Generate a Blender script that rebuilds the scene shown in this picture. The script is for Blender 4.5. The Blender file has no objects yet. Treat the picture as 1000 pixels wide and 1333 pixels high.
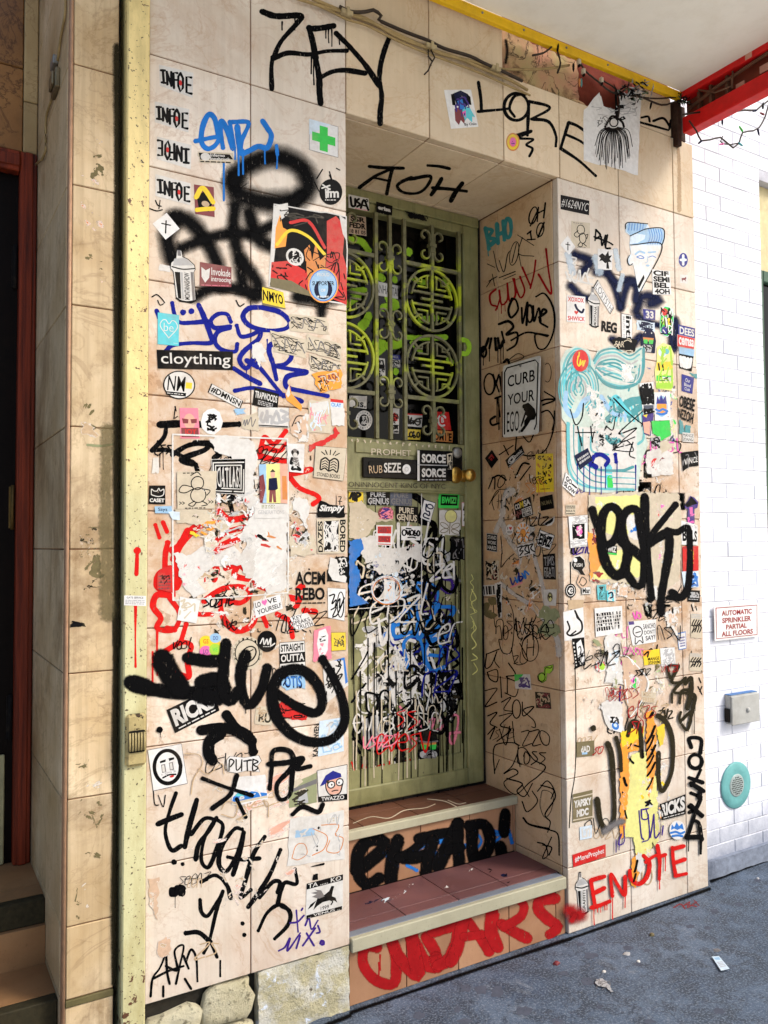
import bpy, bmesh, math, random
from mathutils import Vector, Matrix
import numpy as np
S = bpy.context.scene
COL = S.collection
# ---------------------------------------------------------------- camera, sky, sun, exposure
F_PX, YAW, PITCH, ROLL, DIST, EYE = 1054.1737, math.radians(30.9346), math.radians(2.2367), math.radians(-0.37183), 2.35377, 1.5
_fw = np.array([math.sin(YAW)*math.cos(PITCH), math.cos(YAW)*math.cos(PITCH), math.sin(PITCH)])
_r0 = np.array([math.cos(YAW), -math.sin(YAW), 0.0]); _u0 = np.cross(_r0, _fw)
_R = _r0*math.cos(ROLL)+_u0*math.sin(ROLL); _U = -_r0*math.sin(ROLL)+_u0*math.cos(ROLL)
_C = np.array([0.0, -DIST, EYE])
cam = bpy.data.cameras.new('camera'); camo = bpy.data.objects.new('camera', cam); COL.objects.link(camo)
mw = Matrix.Identity(4)
for i in range(3):
    mw[i][0] = _R[i]; mw[i][1] = _U[i]; mw[i][2] = -_fw[i]; mw[i][3] = _C[i]
camo.matrix_world = mw
cam.sensor_fit = 'VERTICAL'; cam.sensor_height = 36.0; cam.lens = 36.0*F_PX/1333.0
cam.clip_end = 500; cam.clip_start = 0.05
S.camera = camo
S.render.resolution_x, S.render.resolution_y = 768, 1024
W = bpy.data.worlds.new("World"); S.world = W; W.use_nodes = True
nt = W.node_tree; bg = nt.nodes['Background']; sky = nt.nodes.new('ShaderNodeTexSky')
sky.sky_type = 'NISHITA'; sky.sun_disc = False
SUN_EL, SUN_AZ = math.radians(42), math.radians(138)       # azimuth from +y towards +x
sky.sun_elevation = SUN_EL; sky.sun_rotation = SUN_AZ; sky.dust_density = 3.0; sky.air_density = 1.0
nt.links.new(sky.outputs[0], bg.inputs[0]); bg.inputs[1].default_value = 0.115
sun = bpy.data.lights.new('sun', 'SUN'); suno = bpy.data.objects.new('sun', sun); COL.objects.link(suno)
sun.energy = 1.5; sun.angle = math.radians(16); sun.color = (1.0, 0.95, 0.88)
sd = Vector((math.sin(SUN_AZ)*math.cos(SUN_EL), math.cos(SUN_AZ)*math.cos(SUN_EL), math.sin(SUN_EL)))
suno.rotation_euler = sd.to_track_quat('Z', 'Y').to_euler()
S.view_settings.view_transform = 'Standard'; S.view_settings.look = 'None'
S.view_settings.exposure = 0.88; S.view_settings.gamma = 1.0
S.cycles.transparent_max_bounces = 32; S.cycles.max_bounces = 8; S.cycles.diffuse_bounces = 5
S.cycles.use_denoising = True
# ---------------------------------------------------------------- photo pixel -> point on a plane of the place
def ray(px, py): return _fw+_R*((px-500)/F_PX)-_U*((py-666.5)/F_PX)
PLANES = {  # axis, value, sign of the side the viewer is on
    'F': (1, 0.0, -1), 'R': (0, 2.222, -1), 'S': (2, 2.95, -1), 'D': (1, 0.505, -1), 'DR': (1, 0.4835, -1), 'G': (1, 0.540, -1), 'J': (1, 0.485, -1),
    'B': (1, 0.07, -1), 'P': (1, -0.03, -1), 'T1': (2, 0.222, 1), 'T2': (2, 0.449, 1), 'K1': (1, 0.012, -1), 'K2': (1, 0.30, -1),
    'N1': (1, 0.0, -1), 'GR': (2, 0.0, 1), 'L': (1, 0.0, -1), 'LR': (0, 0.392, -1), 'CS': (0, 2.195, -1), 'DM': (1, 0.4725, -1), 'BS': (1, 0.055, -1), 'A': (1, 0.02, -1)}
def un(plane, px, py, off=0.0):
    ax, val, sg = PLANES[plane]
    v = ray(px, py); t = (val+sg*off-_C[ax])/v[ax]
    return _C+v*t
rnd = random.Random(7)
MATCOL = {}
# ---------------------------------------------------------------- materials
MATS = {}
def newmat(name):
    m = bpy.data.materials.new(name); m.use_nodes = True
    return m, m.node_tree, m.node_tree.nodes['Principled BSDF']
def N(nt, t, **kw):
    n = nt.nodes.new(t)
    for k, v in kw.items(): setattr(n, k, v)
    return n
def val(sock, v): sock.default_value = v
def pos(nt, scale=(1, 1, 1)):
    g = N(nt, 'ShaderNodeNewGeometry'); m = N(nt, 'ShaderNodeMapping'); val(m.inputs['Scale'], scale)
    nt.links.new(g.outputs['Position'], m.inputs['Vector']); return m.outputs[0]
def noise(nt, vec, scale, detail=4, rough=0.55, dist=0.0):
    n = N(nt, 'ShaderNodeTexNoise'); val(n.inputs['Scale'], scale); val(n.inputs['Detail'], detail); val(n.inputs['Roughness'], rough); val(n.inputs['Distortion'], dist)
    nt.links.new(vec, n.inputs['Vector']); return n.outputs['Fac']
def ramp(nt, fac, stops):
    r = N(nt, 'ShaderNodeValToRGB'); e = r.color_ramp.elements
    while len(e) < len(stops): e.new(0.5)
    for k, (p, c) in enumerate(stops):
        e[k].position = p; e[k].color = (c, c, c, 1) if not isinstance(c, (tuple, list)) else (*c, 1)
    nt.links.new(fac, r.inputs[0]); return r.outputs[0]
def mix(nt, fac, a, b, mode='MIX'):
    m = N(nt, 'ShaderNodeMix', data_type='RGBA', blend_type=mode)
    for s, v in ((m.inputs[0], fac), (m.inputs[6], a), (m.inputs[7], b)):
        if isinstance(v, (int, float)): val(s, v)
        elif isinstance(v, (tuple, list)): val(s, (*v, 1) if len(v) == 3 else v)
        else: nt.links.new(v, s)
    return m.outputs[2]
def mth(nt, op, a, b=None, c=None):
    m = N(nt, 'ShaderNodeMath', operation=op)
    for s, v in zip(m.inputs, (a, b, c)):
        if v is None: continue
        if isinstance(v, (int, float)): val(s, v)
        else: nt.links.new(v, s)
    return m.outputs[0]
def bump(nt, b, h, strength=0.3, dist=0.003):
    n = N(nt, 'ShaderNodeBump'); val(n.inputs['Strength'], strength); val(n.inputs['Distance'], dist)
    nt.links.new(h, n.inputs['Height']); nt.links.new(n.outputs[0], b.inputs['Normal'])
def marble(name, c1, c2, veins=0.5, stain=0.3, stainc=(0.30, 0.15, 0.05), streak=0.25, rough=0.45, low=0.0, glue=0.0):
    m, nt, b = newmat(name); L = nt.links
    p = pos(nt); g = N(nt, 'ShaderNodeNewGeometry')
    cl = noise(nt, p, 3.2, 6, 0.6, 0.4)
    col = mix(nt, ramp(nt, cl, [(0.32, 0.0), (0.68, 1.0)]), c1, c2)
    isl = ramp(nt, g.outputs['Random Per Island'], [(0.0, 0.86), (1.0, 1.08)])
    col = mix(nt, 1.0, col, isl, 'MULTIPLY')
    st = noise(nt, pos(nt, (1, 1, 0.035)), 46, 5, 0.7)
    col = mix(nt, mth(nt, 'MULTIPLY', ramp(nt, st, [(0.45, 0.0), (0.75, 1.0)]), streak), col, tuple(x*0.62 for x in c1))
    # thin veins: narrow band of a warped noise
    for sc, amt, wd in ((2.1, veins, 0.010), (5.5, veins*0.7, 0.016)):
        nz = noise(nt, p, sc, 7, 0.62, 0.9)
        band = mth(nt, 'ABSOLUTE', mth(nt, 'SUBTRACT', nz, 0.5))
        col = mix(nt, mth(nt, 'MULTIPLY', ramp(nt, band, [(0.0, 1.0), (wd, 0.0)]), amt), col, stainc)
    sp = noise(nt, p, 1.7, 9, 0.72, 0.3)
    col = mix(nt, mth(nt, 'MULTIPLY', ramp(nt, sp, [(0.5, 0.0), (0.72, 1.0)]), stain), col, stainc)
    pit = noise(nt, p, 160, 2, 0.5)
    col = mix(nt, mth(nt, 'MULTIPLY', ramp(nt, pit, [(0.66, 0.0), (0.74, 1.0)]), 0.35), col, tuple(x*0.45 for x in c1))
    if low:
        sz = N(nt, 'ShaderNodeSeparateXYZ'); L.new(g.outputs['Position'], sz.inputs[0])
        z = mth(nt, 'ADD', sz.outputs[2], mth(nt, 'MULTIPLY', noise(nt, p, 7, 5), 0.30))
        col = mix(nt, mth(nt, 'MULTIPLY', ramp(nt, mth(nt, 'MULTIPLY', z, 0.5), [(0.08, 1.0), (0.30, 0.0)]), low), col, (0.13, 0.10, 0.08))
    if glue:                                        # brown glue and handling stains at reaching height
        sz = N(nt, 'ShaderNodeSeparateXYZ'); L.new(g.outputs['Position'], sz.inputs[0])
        zb = ramp(nt, mth(nt, 'MULTIPLY', sz.outputs[2], 0.333), [(0.16, 0.0), (0.34, 1.0), (0.66, 1.0), (0.84, 0.0)])
        pb = ramp(nt, noise(nt, p, 4.5, 9, 0.72, 0.4), [(0.40, 0.0), (0.60, 1.0)])
        col = mix(nt, mth(nt, 'MULTIPLY', mth(nt, 'MULTIPLY', zb, pb), glue), col, (0.44, 0.255, 0.125))
        pe = ramp(nt, noise(nt, p, 16, 8, 0.7, 0.3), [(0.585, 0.0), (0.60, 1.0)])
        col = mix(nt, mth(nt, 'MULTIPLY', mth(nt, 'MULTIPLY', zb, pe), glue*0.7), col, (0.30, 0.17, 0.085))
    L.new(col, b.inputs['Base Color']); val(b.inputs['Specular IOR Level'], 0.3)
    L.new(ramp(nt, cl, [(0.2, rough-0.1), (0.8, rough+0.2)]), b.inputs['Roughness'])
    bump(nt, b, noise(nt, p, 60, 5, 0.65), 0.25, 0.002)
    return m
def flat(name, c, rough=0.6, var=0.25, dirt=(0.16, 0.12, 0.08), dirtamt=0.25, scale=25, metal=0.0, bmp=0.0, chip=None, spec=0.22):
    """painted or printed surface: its colour with wear, speckle and dirt"""
    m, nt, b = newmat(name); p = pos(nt)
    n1 = noise(nt, p, scale, 6, 0.65)
    col = mix(nt, 1.0, (*c, 1), ramp(nt, n1, [(0.25, 1-var), (0.75, 1.0)]), 'MULTIPLY')
    n2 = noise(nt, p, 6.0, 8, 0.75)
    col = mix(nt, mth(nt, 'MULTIPLY', ramp(nt, n2, [(0.48, 0.0), (0.70, 1.0)]), dirtamt), col, dirt)
    if chip:
        n3 = noise(nt, p, chip[1], 8, 0.7, 0.2)
        col = mix(nt, ramp(nt, n3, [(chip[2], 0.0), (chip[2]+0.02, 1.0)]), col, chip[0])
    nt.links.new(col, b.inputs['Base Color']); val(b.inputs['Roughness'], rough); val(b.inputs['Metallic'], metal); val(b.inputs['Specular IOR Level'], spec)
    if bmp: bump(nt, b, n1, bmp, 0.003)
    return m
def softpaint(name, c, lo=0.25, hi=0.6, k=0.5, scale=700, maxa=1.0):
    """sprayed paint: coverage thins out and breaks into specks towards the edge of the stroke"""
    m, nt, b = newmat(name); p = pos(nt); L = nt.links
    a = N(nt, 'ShaderNodeAttribute', attribute_name='cover')
    nz = noise(nt, p, scale, 2, 0.6); nb = noise(nt, p, 30, 5, 0.6)
    s = mth(nt, 'ADD', a.outputs['Fac'], mth(nt, 'MULTIPLY', mth(nt, 'SUBTRACT', nz, 0.5), k))
    s = mth(nt, 'ADD', s, mth(nt, 'MULTIPLY', mth(nt, 'SUBTRACT', nb, 0.5), k*0.5))
    pore = ramp(nt, noise(nt, pos(nt, (1, 1, 0.4)), 120, 5, 0.7, 0.3), [(0.60, 1.0), (0.68, 0.45)])      # pores and scuffs where the wall shows through
    al = mth(nt, 'MULTIPLY', mth(nt, 'MULTIPLY', ramp(nt, s, [(lo, 0.0), (hi, 1.0)]), maxa), pore)
    L.new(al, b.inputs['Alpha']); val(b.inputs['Roughness'], 0.75); val(b.inputs['Specular IOR Level'], 0.06)
    L.new(mix(nt, 1.0, (*c, 1), ramp(nt, nb, [(0.3, 0.8), (0.7, 1.1)]), 'MULTIPLY'), b.inputs['Base Color'])
    return m
PAL = dict(k=(0.0018, 0.0018, 0.0022), w=(0.66, 0.64, 0.60), W=(0.74, 0.73, 0.71), M=(0.52, 0.62, 0.55), r=(0.58, 0.012, 0.010), R=(0.33, 0.009, 0.011), b=(0.009, 0.014, 0.21), B=(0.02, 0.17, 0.55),
           c=(0.10, 0.55, 0.62), C=(0.12, 0.45, 0.48), t=(0.05, 0.28, 0.30), y=(0.80, 0.58, 0.02), Y=(0.75, 0.72, 0.25), g=(0.03, 0.55, 0.07), G=(0.35, 0.62, 0.04), o=(0.85, 0.32, 0.03), O=(0.62, 0.22, 0.05),
           p=(0.80, 0.22, 0.30), P=(0.75, 0.12, 0.42), v=(0.045, 0.018, 0.19), n=(0.007, 0.011, 0.04), e=(0.58, 0.50, 0.37), E=(0.50, 0.36, 0.22), s=(0.42, 0.42, 0.42), S=(0.16, 0.15, 0.15),
           m=(0.20, 0.035, 0.04), q=(0.024, 0.019, 0.009), Q=(0.16, 0.13, 0.06), l=(0.60, 0.72, 0.82), L=(0.30, 0.50, 0.70), a=(0.28, 0.30, 0.16), h=(0.62, 0.43, 0.30), x=(0.70, 0.38, 0.28), z=(0.09, 0.10, 0.13), f=(0.9, 0.9, 0.9))
def ink(k):
    if ('i', k) not in MATS:
        MATS['i', k] = flat('print_'+('upper_' if k.isupper() else '')+k.lower(), PAL[k], 0.5, 0.22, (0.30, 0.23, 0.16), 0.10 if k in 'kKzn' else 0.42, 60, spec=0.08 if k in 'kzn' else 0.25, chip=((0.50, 0.42, 0.32), 38, 0.665))
    MATCOL[MATS['i', k].name] = PAL[k]
    return MATS['i', k]
def spray(k, kind='s'):
    if (kind, k) not in MATS:
        lo, hi, kk, sc, ma = dict(s=(0.20, 0.36, 0.30, 500, 1.0), m=(0.10, 0.22, 0.16, 300, 1.0), h=(0.06, 0.74, 0.50, 420, 0.98), d=(0.25, 0.55, 0.9, 160, 0.95), t=(0.1, 0.5, 0.7, 90, 0.6))[kind]
        MATS[kind, k] = softpaint('paint_'+kind+'_'+('upper_' if k.isupper() else '')+k.lower(), PAL[k], lo, hi, kk, sc, ma)
    MATCOL[MATS[kind, k].name] = PAL[k]
    return MATS[kind, k]
def ragged(c, sc, ang, el, cov, seed):
    """torn paper or dragged paint: a layer that survives in ragged islands, thinning out to its edge"""
    key = ('rag', c, sc, ang, el, cov, seed)
    if key not in MATS:
        m, nt, b = newmat('torn_layer'); L = nt.links; g = N(nt, 'ShaderNodeNewGeometry')
        m1 = N(nt, 'ShaderNodeMapping'); val(m1.inputs['Rotation'], (0, ang, ang)); val(m1.inputs['Location'], (seed*1.37, seed*0.71, seed*2.13)); L.new(g.outputs['Position'], m1.inputs[0])
        m2 = N(nt, 'ShaderNodeMapping'); val(m2.inputs['Scale'], (1/el, 1, 1)); L.new(m1.outputs[0], m2.inputs[0])
        a = N(nt, 'ShaderNodeAttribute', attribute_name='cover'); nz = noise(nt, m2.outputs[0], sc, 6, 0.62, 0.6)
        s = mth(nt, 'SUBTRACT', mth(nt, 'ADD', nz, mth(nt, 'MULTIPLY', a.outputs['Fac'], 0.3)), 0.3)
        th = 0.5-0.17*(2*cov-1)
        L.new(ramp(nt, s, [(th, 0.0), (th+0.012, 1.0)]), b.inputs['Alpha'])
        col = mix(nt, 1.0, (*c, 1), ramp(nt, noise(nt, m2.outputs[0], sc*4, 5, 0.7), [(0.25, 0.72), (0.7, 1.05)]), 'MULTIPLY')
        if max(c) > 0.2: col = mix(nt, ramp(nt, s, [(th+0.012, 0.75), (th+0.04, 0.0)]), col, (0.74, 0.72, 0.68))
        L.new(col, b.inputs['Base Color']); val(b.inputs['Roughness'], 0.7); val(b.inputs['Specular IOR Level'], 0.12); MATS[key] = m
    return MATS[key]
# ---------------------------------------------------------------- objects
def tag(o, label=None, cat=None, group=None, kind=None):
    if label: o['label'] = label
    if cat: o['category'] = cat
    if group: o['group'] = group
    if kind: o['kind'] = kind
    return o
def empty(name, loc, label, cat, group=None):
    o = bpy.data.objects.new(name, None); o.location = loc; o.empty_display_size = 0.1; COL.objects.link(o)
    return tag(o, label, cat, group)
def wloc(o):
    v = Vector((0, 0, 0))
    while o: v += o.location; o = o.parent
    return v
def link(name, verts, faces, mats, midx=None, parent=None, loc=None, cover=None, smooth=False):
    """one mesh object from world-space vertices"""
    me = bpy.data.meshes.new(name)
    base = wloc(parent) if parent else Vector((0, 0, 0))
    l = Vector(loc) if loc is not None else Vector((0, 0, 0))
    org = base if (parent and loc is None) else l
    me.from_pydata([tuple(Vector(v)-org) for v in verts], [], faces)
    for m in (mats if isinstance(mats, (list, tuple)) else [mats]): me.materials.append(m)
    if midx is not None: me.polygons.foreach_set('material_index', midx)
    if cover is not None:
        at = me.attributes.new('cover', 'FLOAT', 'POINT'); at.data.foreach_set('value', cover)
    if smooth: me.polygons.foreach_set('use_smooth', [True]*len(me.polygons))
    me.update()
    o = bpy.data.objects.new(name, me); COL.objects.link(o)
    if parent: o.parent = parent; o.location = (org-base)
    else: o.location = org
    return o
class MB:
    """collects boxes, bars, tubes and lathes for ONE mesh"""
    def __init__(s): s.bm = bmesh.new()
    def box(s, x0, x1, y0, y1, z0, z1, mi=0, bev=0.0):
        vs = [s.bm.verts.new(p) for p in ((x0, y0, z0), (x1, y0, z0), (x1, y1, z0), (x0, y1, z0), (x0, y0, z1), (x1, y0, z1), (x1, y1, z1), (x0, y1, z1))]
        fs = [s.bm.faces.new([vs[i] for i in f]) for f in ((0, 3, 2, 1), (4, 5, 6, 7), (0, 1, 5, 4), (1, 2, 6, 5), (2, 3, 7, 6), (3, 0, 4, 7))]
        for f in fs: f.material_index = mi
        if bev:
            es = list({e for f in fs for e in f.edges})
            r = bmesh.ops.bevel(s.bm, geom=es, offset=bev, segments=1, affect='EDGES')
            for f in r['faces']: f.material_index = mi
        return s
    def poly(s, pts, depth, mi=0):
        """closed outline (3D points, planar) extruded along vector depth"""
        d = Vector(depth); a = [s.bm.verts.new(p) for p in pts]; b = [s.bm.verts.new(Vector(p)+d) for p in pts]; n = len(a)
        fs = [s.bm.faces.new(a), s.bm.faces.new(b[::-1])]+[s.bm.faces.new((a[i], b[i], b[(i+1) % n], a[(i+1) % n])) for i in range(n)]
        for f in fs: f.material_index = mi
        return s
    def tube(s, pts, r, sides=6, mi=0, caps=True):
        pts = [Vector(p) for p in pts]; rings = []
        rr = r if isinstance(r, (list, tuple)) else [r]*len(pts)
        for i, p in enumerate(pts):
            t = (pts[min(i+1, len(pts)-1)]-pts[max(i-1, 0)]).normalized()
            a = t.cross(Vector((0, 0, 1)));
            if a.length < 0.05: a = t.cross(Vector((0, 1, 0)))
            a.normalize(); b = t.cross(a)
            rings.append([s.bm.verts.new(p+(a*math.cos(k*2*math.pi/sides)+b*math.sin(k*2*math.pi/sides))*rr[i]) for k in range(sides)])
        for i in range(len(rings)-1):
            for k in range(sides):
                f = s.bm.faces.new((rings[i][k], rings[i][(k+1) % sides], rings[i+1][(k+1) % sides], rings[i+1][k])); f.material_index = mi; f.smooth = True
        if caps:
            for rg in (rings[0], rings[-1]):
                f = s.bm.faces.new(rg); f.material_index = mi
        return s
    def lathe(s, c, axis, prof, seg=24, mi=0):
        """profile [(dist along axis, radius)]"""
        ax = Vector(axis).normalized(); a = ax.orthogonal().normalized(); b = ax.cross(a); c = Vector(c); rings = []
        for d, r in prof:
            rings.append([s.bm.verts.new(c+ax*d+(a*math.cos(k*2*math.pi/seg)+b*math.sin(k*2*math.pi/seg))*max(r, 1e-5)) for k in range(seg)])
        for i in range(len(rings)-1):
            for k in range(seg):
                f = s.bm.faces.new((rings[i][k], rings[i][(k+1) % seg], rings[i+1][(k+1) % seg], rings[i+1][k])); f.material_index = mi; f.smooth = True
        return s
    def bar(s, pts, w, d, yc, mi=0):
        """flat bar in the x-z plane along points (x,z), width w, thickness d around y = yc"""
        pts = [Vector((p[0], 0, p[1])) for p in pts]; rings = []
        n = len(pts); closed = n > 2 and (pts[0]-pts[-1]).length < 1e-6
        for i, p in enumerate(pts):
            q = pts[i+1] if i < n-1 else (pts[1] if closed else p); o = pts[i-1] if i > 0 else (pts[-2] if closed else p)
            t = (q-o).normalized(); nn = Vector((-t.z, 0, t.x))*w/2
            rings.append([s.bm.verts.new((p+e*nn)+Vector((0, yc+f*d/2, 0))) for e, f in ((1, -1), (-1, -1), (-1, 1), (1, 1))])
        for i in range(n-1):
            for k in range(4):
                f = s.bm.faces.new((rings[i][k], rings[i][(k+1) % 4], rings[i+1][(k+1) % 4], rings[i+1][k])); f.material_index = mi
        if not closed:
            s.bm.faces.new(rings[0][::-1]).material_index = mi; s.bm.faces.new(rings[-1]).material_index = mi
        return s
    def build(s, name, mats, parent=None, loc=None, bev=0.0, sub=0):
        me = bpy.data.meshes.new(name)
        bmesh.ops.recalc_face_normals(s.bm, faces=s.bm.faces)
        org = wloc(parent) if parent else (Vector(loc) if loc is not None else Vector((0, 0, 0)))
        bmesh.ops.translate(s.bm, verts=s.bm.verts, vec=-org)
        s.bm.to_mesh(me); s.bm.free()
        for m in (mats if isinstance(mats, (list, tuple)) else [mats]): me.materials.append(m)
        o = bpy.data.objects.new(name, me); COL.objects.link(o)
        if parent: o.parent = parent
        else: o.location = org
        if bev:
            b = o.modifiers.new('bevel', 'BEVEL'); b.width = bev; b.segments = 2; b.limit_method = 'ANGLE'
        return o
# ---------------------------------------------------------------- flat artwork: strokes, text, stickers
class Zm:
    """a window of the photograph: local units -> photo pixels"""
    def __init__(s, x, y, k): s.x, s.y, s.k = x, y, k
    def __call__(s, p): return (s.x+p[0]*s.k, s.y+p[1]*s.k)
LEVELS = {}
def level(plane, pts, thick):
    """lay a sheet on whatever lies under it on the same plane: returns the height of its foot"""
    x0 = min(p[0] for p in pts); x1 = max(p[0] for p in pts); y0 = min(p[1] for p in pts); y1 = max(p[1] for p in pts)
    L = LEVELS.setdefault(plane, []); lv = 0.0004
    for (a, b, c, d, t) in L:
        if a < x1 and b > x0 and c < y1 and d > y0 and t+0.00007 > lv: lv = t+0.00007
    L.append((x0, x1, y0, y1, lv+thick)); return lv
def smooth(pts, step):
    P = [np.array(p, float) for p in pts]
    if len(P) < 3: ctrl = P
    out = []
    n = len(P)
    for i in range(n-1):
        p0 = P[i-1] if i else 2*P[0]-P[1]; p1, p2 = P[i], P[i+1]; p3 = P[i+2] if i+2 < n else 2*P[-1]-P[-2]
        L = np.hypot(*(p2-p1)[:2]); k = max(1, int(L/step))
        for j in range(k):
            t = j/k
            out.append(0.5*((2*p1)+(-p0+p2)*t+(2*p0-5*p1+4*p2-p3)*t*t+(-p0+3*p1-3*p2+p3)*t**3))
    out.append(P[-1]); return out
class Art:
    """2D artwork in photo pixels, laid on a plane and grown into one mesh"""
    def __init__(s, plane, z): s.pl, s.z, s.v, s.f, s.mi, s.mats, s.cov, s.k = plane, z, [], [], [], [], [], 0.0
    def m(s, mat):
        if mat not in s.mats: s.mats.append(mat)
        return s.mats.index(mat)
    def add(s, pts, faces, mat, off, cov=None):
        b = len(s.v); i = s.m(mat)
        for j, p in enumerate(pts):
            s.v.append((p[0], p[1], off if len(p) < 3 else off+p[2])); s.cov.append(1.0 if cov is None else cov[j])
        for f in faces: s.f.append(tuple(b+q for q in f)); s.mi.append(i)
    def stroke(s, pts, w, mat, off=0.0, soft=False, jit=0.07, taper=(1, 1), sm=True, raw=False):
        Z = (lambda p: p) if raw else s.z; kk = 1.0 if raw else s.z.k
        q = [(*Z(p), (p[2] if len(p) > 2 else w)*kk) for p in pts]
        if len(q) < 2: return s
        st = max(1.1, w*kk*0.22)
        if sm: q = smooth(q, st)
        else: q = [np.array(a, float) for a in q]
        n = len(q); V = []; Fc = []; cv = []
        cols = 3 if soft else 2
        j = 1.0; ph = rnd.uniform(0, 6)
        for i, p in enumerate(q):
            a = q[max(i-1, 0)][:2]; b = q[min(i+1, n-1)][:2]; t = b-a; L = np.hypot(*t); t = t/L if L > 1e-9 else np.array([1.0, 0])
            nn = np.array([-t[1], t[0]]); ph += rnd.uniform(0.02, 0.12); j = 0.6*j+0.4*(1+rnd.uniform(-jit, jit)*2)
            hw = p[2]/2*j*(1+2.2*jit*math.sin(ph))*(taper[0]+(taper[1]-taper[0])*i/max(1, n-1)); h = i*1.5e-6
            for e in ((1, 0, -1) if soft else (1, -1)):
                c = p[:2]+nn*hw*e; V.append((c[0], c[1], h)); cv.append(1.0 if e == 0 or not soft else 0.0)
        for i in range(n-1):
            for c in range(cols-1):
                a = i*cols+c; Fc.append((a, a+cols, a+cols+1, a+1))
        # round ends
        for end in (0, n-1):
            p = q[end]; o = q[1] if end == 0 else q[n-2]; t = p[:2]-o[:2]; L = np.hypot(*t)
            if L < 1e-9: continue
            t /= L; hw = p[2]/2*(taper[0] if end == 0 else taper[1]); h = end*1.5e-6; c0 = len(V); nn = np.array([-t[1], t[0]])
            V.append((p[0], p[1], h)); cv.append(1.0)
            for k in range(7):
                an = math.pi*k/6-math.pi/2; c = p[:2]+t*hw*math.cos(an)+nn*hw*math.sin(an); V.append((c[0], c[1], h)); cv.append(0.0 if soft else 1.0)
            for k in range(6): Fc.append((c0, c0+1+k, c0+2+k))
        s.add(V, Fc, mat, off+s.k, cv); s.k += 4e-6 if not soft else 8e-6
        return s
    def blob(s, c, r, mat, off=0.0, ry=None, soft=False, n=18, jit=0.1, raw=False):
        Z = (lambda p: p) if raw else s.z; kk = 1.0 if raw else s.z.k
        x, y = Z(c); V = [(x, y)]; ry = ry or r; cv = [1.0]
        for i in range(n):
            a = 2*math.pi*i/n; j = 1+rnd.uniform(-jit, jit); V.append((x+math.cos(a)*r*kk*j, y+math.sin(a)*ry*kk*j)); cv.append(0.0 if soft else 1.0)
        s.add(V, [(0, 1+i, 1+(i+1) % n) for i in range(n)], mat, off+s.k, cv); s.k += 6e-6
        return s
    def fill(s, pts, mat, off=0.0, raw=False):
        P = [p if raw else s.z(p) for p in pts]
        from mathutils.geometry import tessellate_polygon
        tr = tessellate_polygon([[Vector((p[0], p[1], 0)) for p in P]])
        s.add(P, [tuple(t) for t in tr], mat, off+s.k); s.k += 4e-6
        return s
    def drips(s, pts, w, mat, off=0.0, soft=False):
        for (x, y, L) in pts:
            s.stroke([(x, y, w*1.2), (x+rnd.uniform(-1, 1), y+L*0.5, w*0.8), (x+rnd.uniform(-1.5, 1.5), y+L, w*0.9)], w, mat, off, soft)
        return s
    def shards(s, quad, count, mats, seed, size=(6, 26), off=0.0, along=None, elong=2.2):
        """torn scraps of paper"""
        r = random.Random(seed); Q = hom(quad)
        if count >= 8 and s.pl in ('F', 'D', 'R', 'DR', 'T1', 'T2', 'L'):
            xs = [s.z(p) for p in quad]; area = abs(sum(xs[i][0]*xs[(i+1) % 4][1]-xs[(i+1) % 4][0]*xs[i][1] for i in range(4)))/2; Lm = (size[0]+size[1])/2*s.z.k
            tot = min(0.92, count*Lm*Lm*2.6/elong/max(area, 1)); un_ = []
            for m in mats:
                if m not in un_: un_.append(m)
            sc = round(2**(round(2*math.log2(150/Lm))/2), 1); ang = round((along if along is not None else r.uniform(0, 3))*4)/4
            for i, m in enumerate(un_):
                cov = round(min(0.9, max(0.15, tot*(mats.count(m)/len(mats))**0.5))*10)/10; G = 9; V, cv, Fc = [], [], []
                for a in range(G+1):
                    for b in range(G+1): V.append(s.z(Q(-.08+1.16*a/G, -.08+1.16*b/G))); cv.append(min(1.0, 3.2*min(a, b, G-a, G-b)/G))
                for a in range(G):
                    for b in range(G): q = a*(G+1)+b; Fc.append((q, q+1, q+G+2, q+G+1))
                s.add(V, Fc, ragged(MATCOL[m.name], sc, ang, round(max(1.2, elong)), cov, (seed+i*3) % 11), off+s.k, cv); s.k += 2e-5
            return s
        for k in range(count):
            u, v = r.random(), r.random(); x, y = s.z(Q(u, v)); L = r.uniform(*size)*s.z.k; a = r.uniform(0, math.pi) if along is None else along+r.gauss(0, 0.4)
            n = r.randint(6, 10); P = []
            for i in range(n):
                t = 2*math.pi*i/n; rr = r.uniform(0.45, 1.15); px, py = math.cos(t)*L*rr, math.sin(t)*L*rr/elong
                P.append((x+px*math.cos(a)-py*math.sin(a), y+px*math.sin(a)+py*math.cos(a)))
            s.fill(P, r.choice(mats), off, raw=True); s.k += 1.5e-5
        return s
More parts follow.
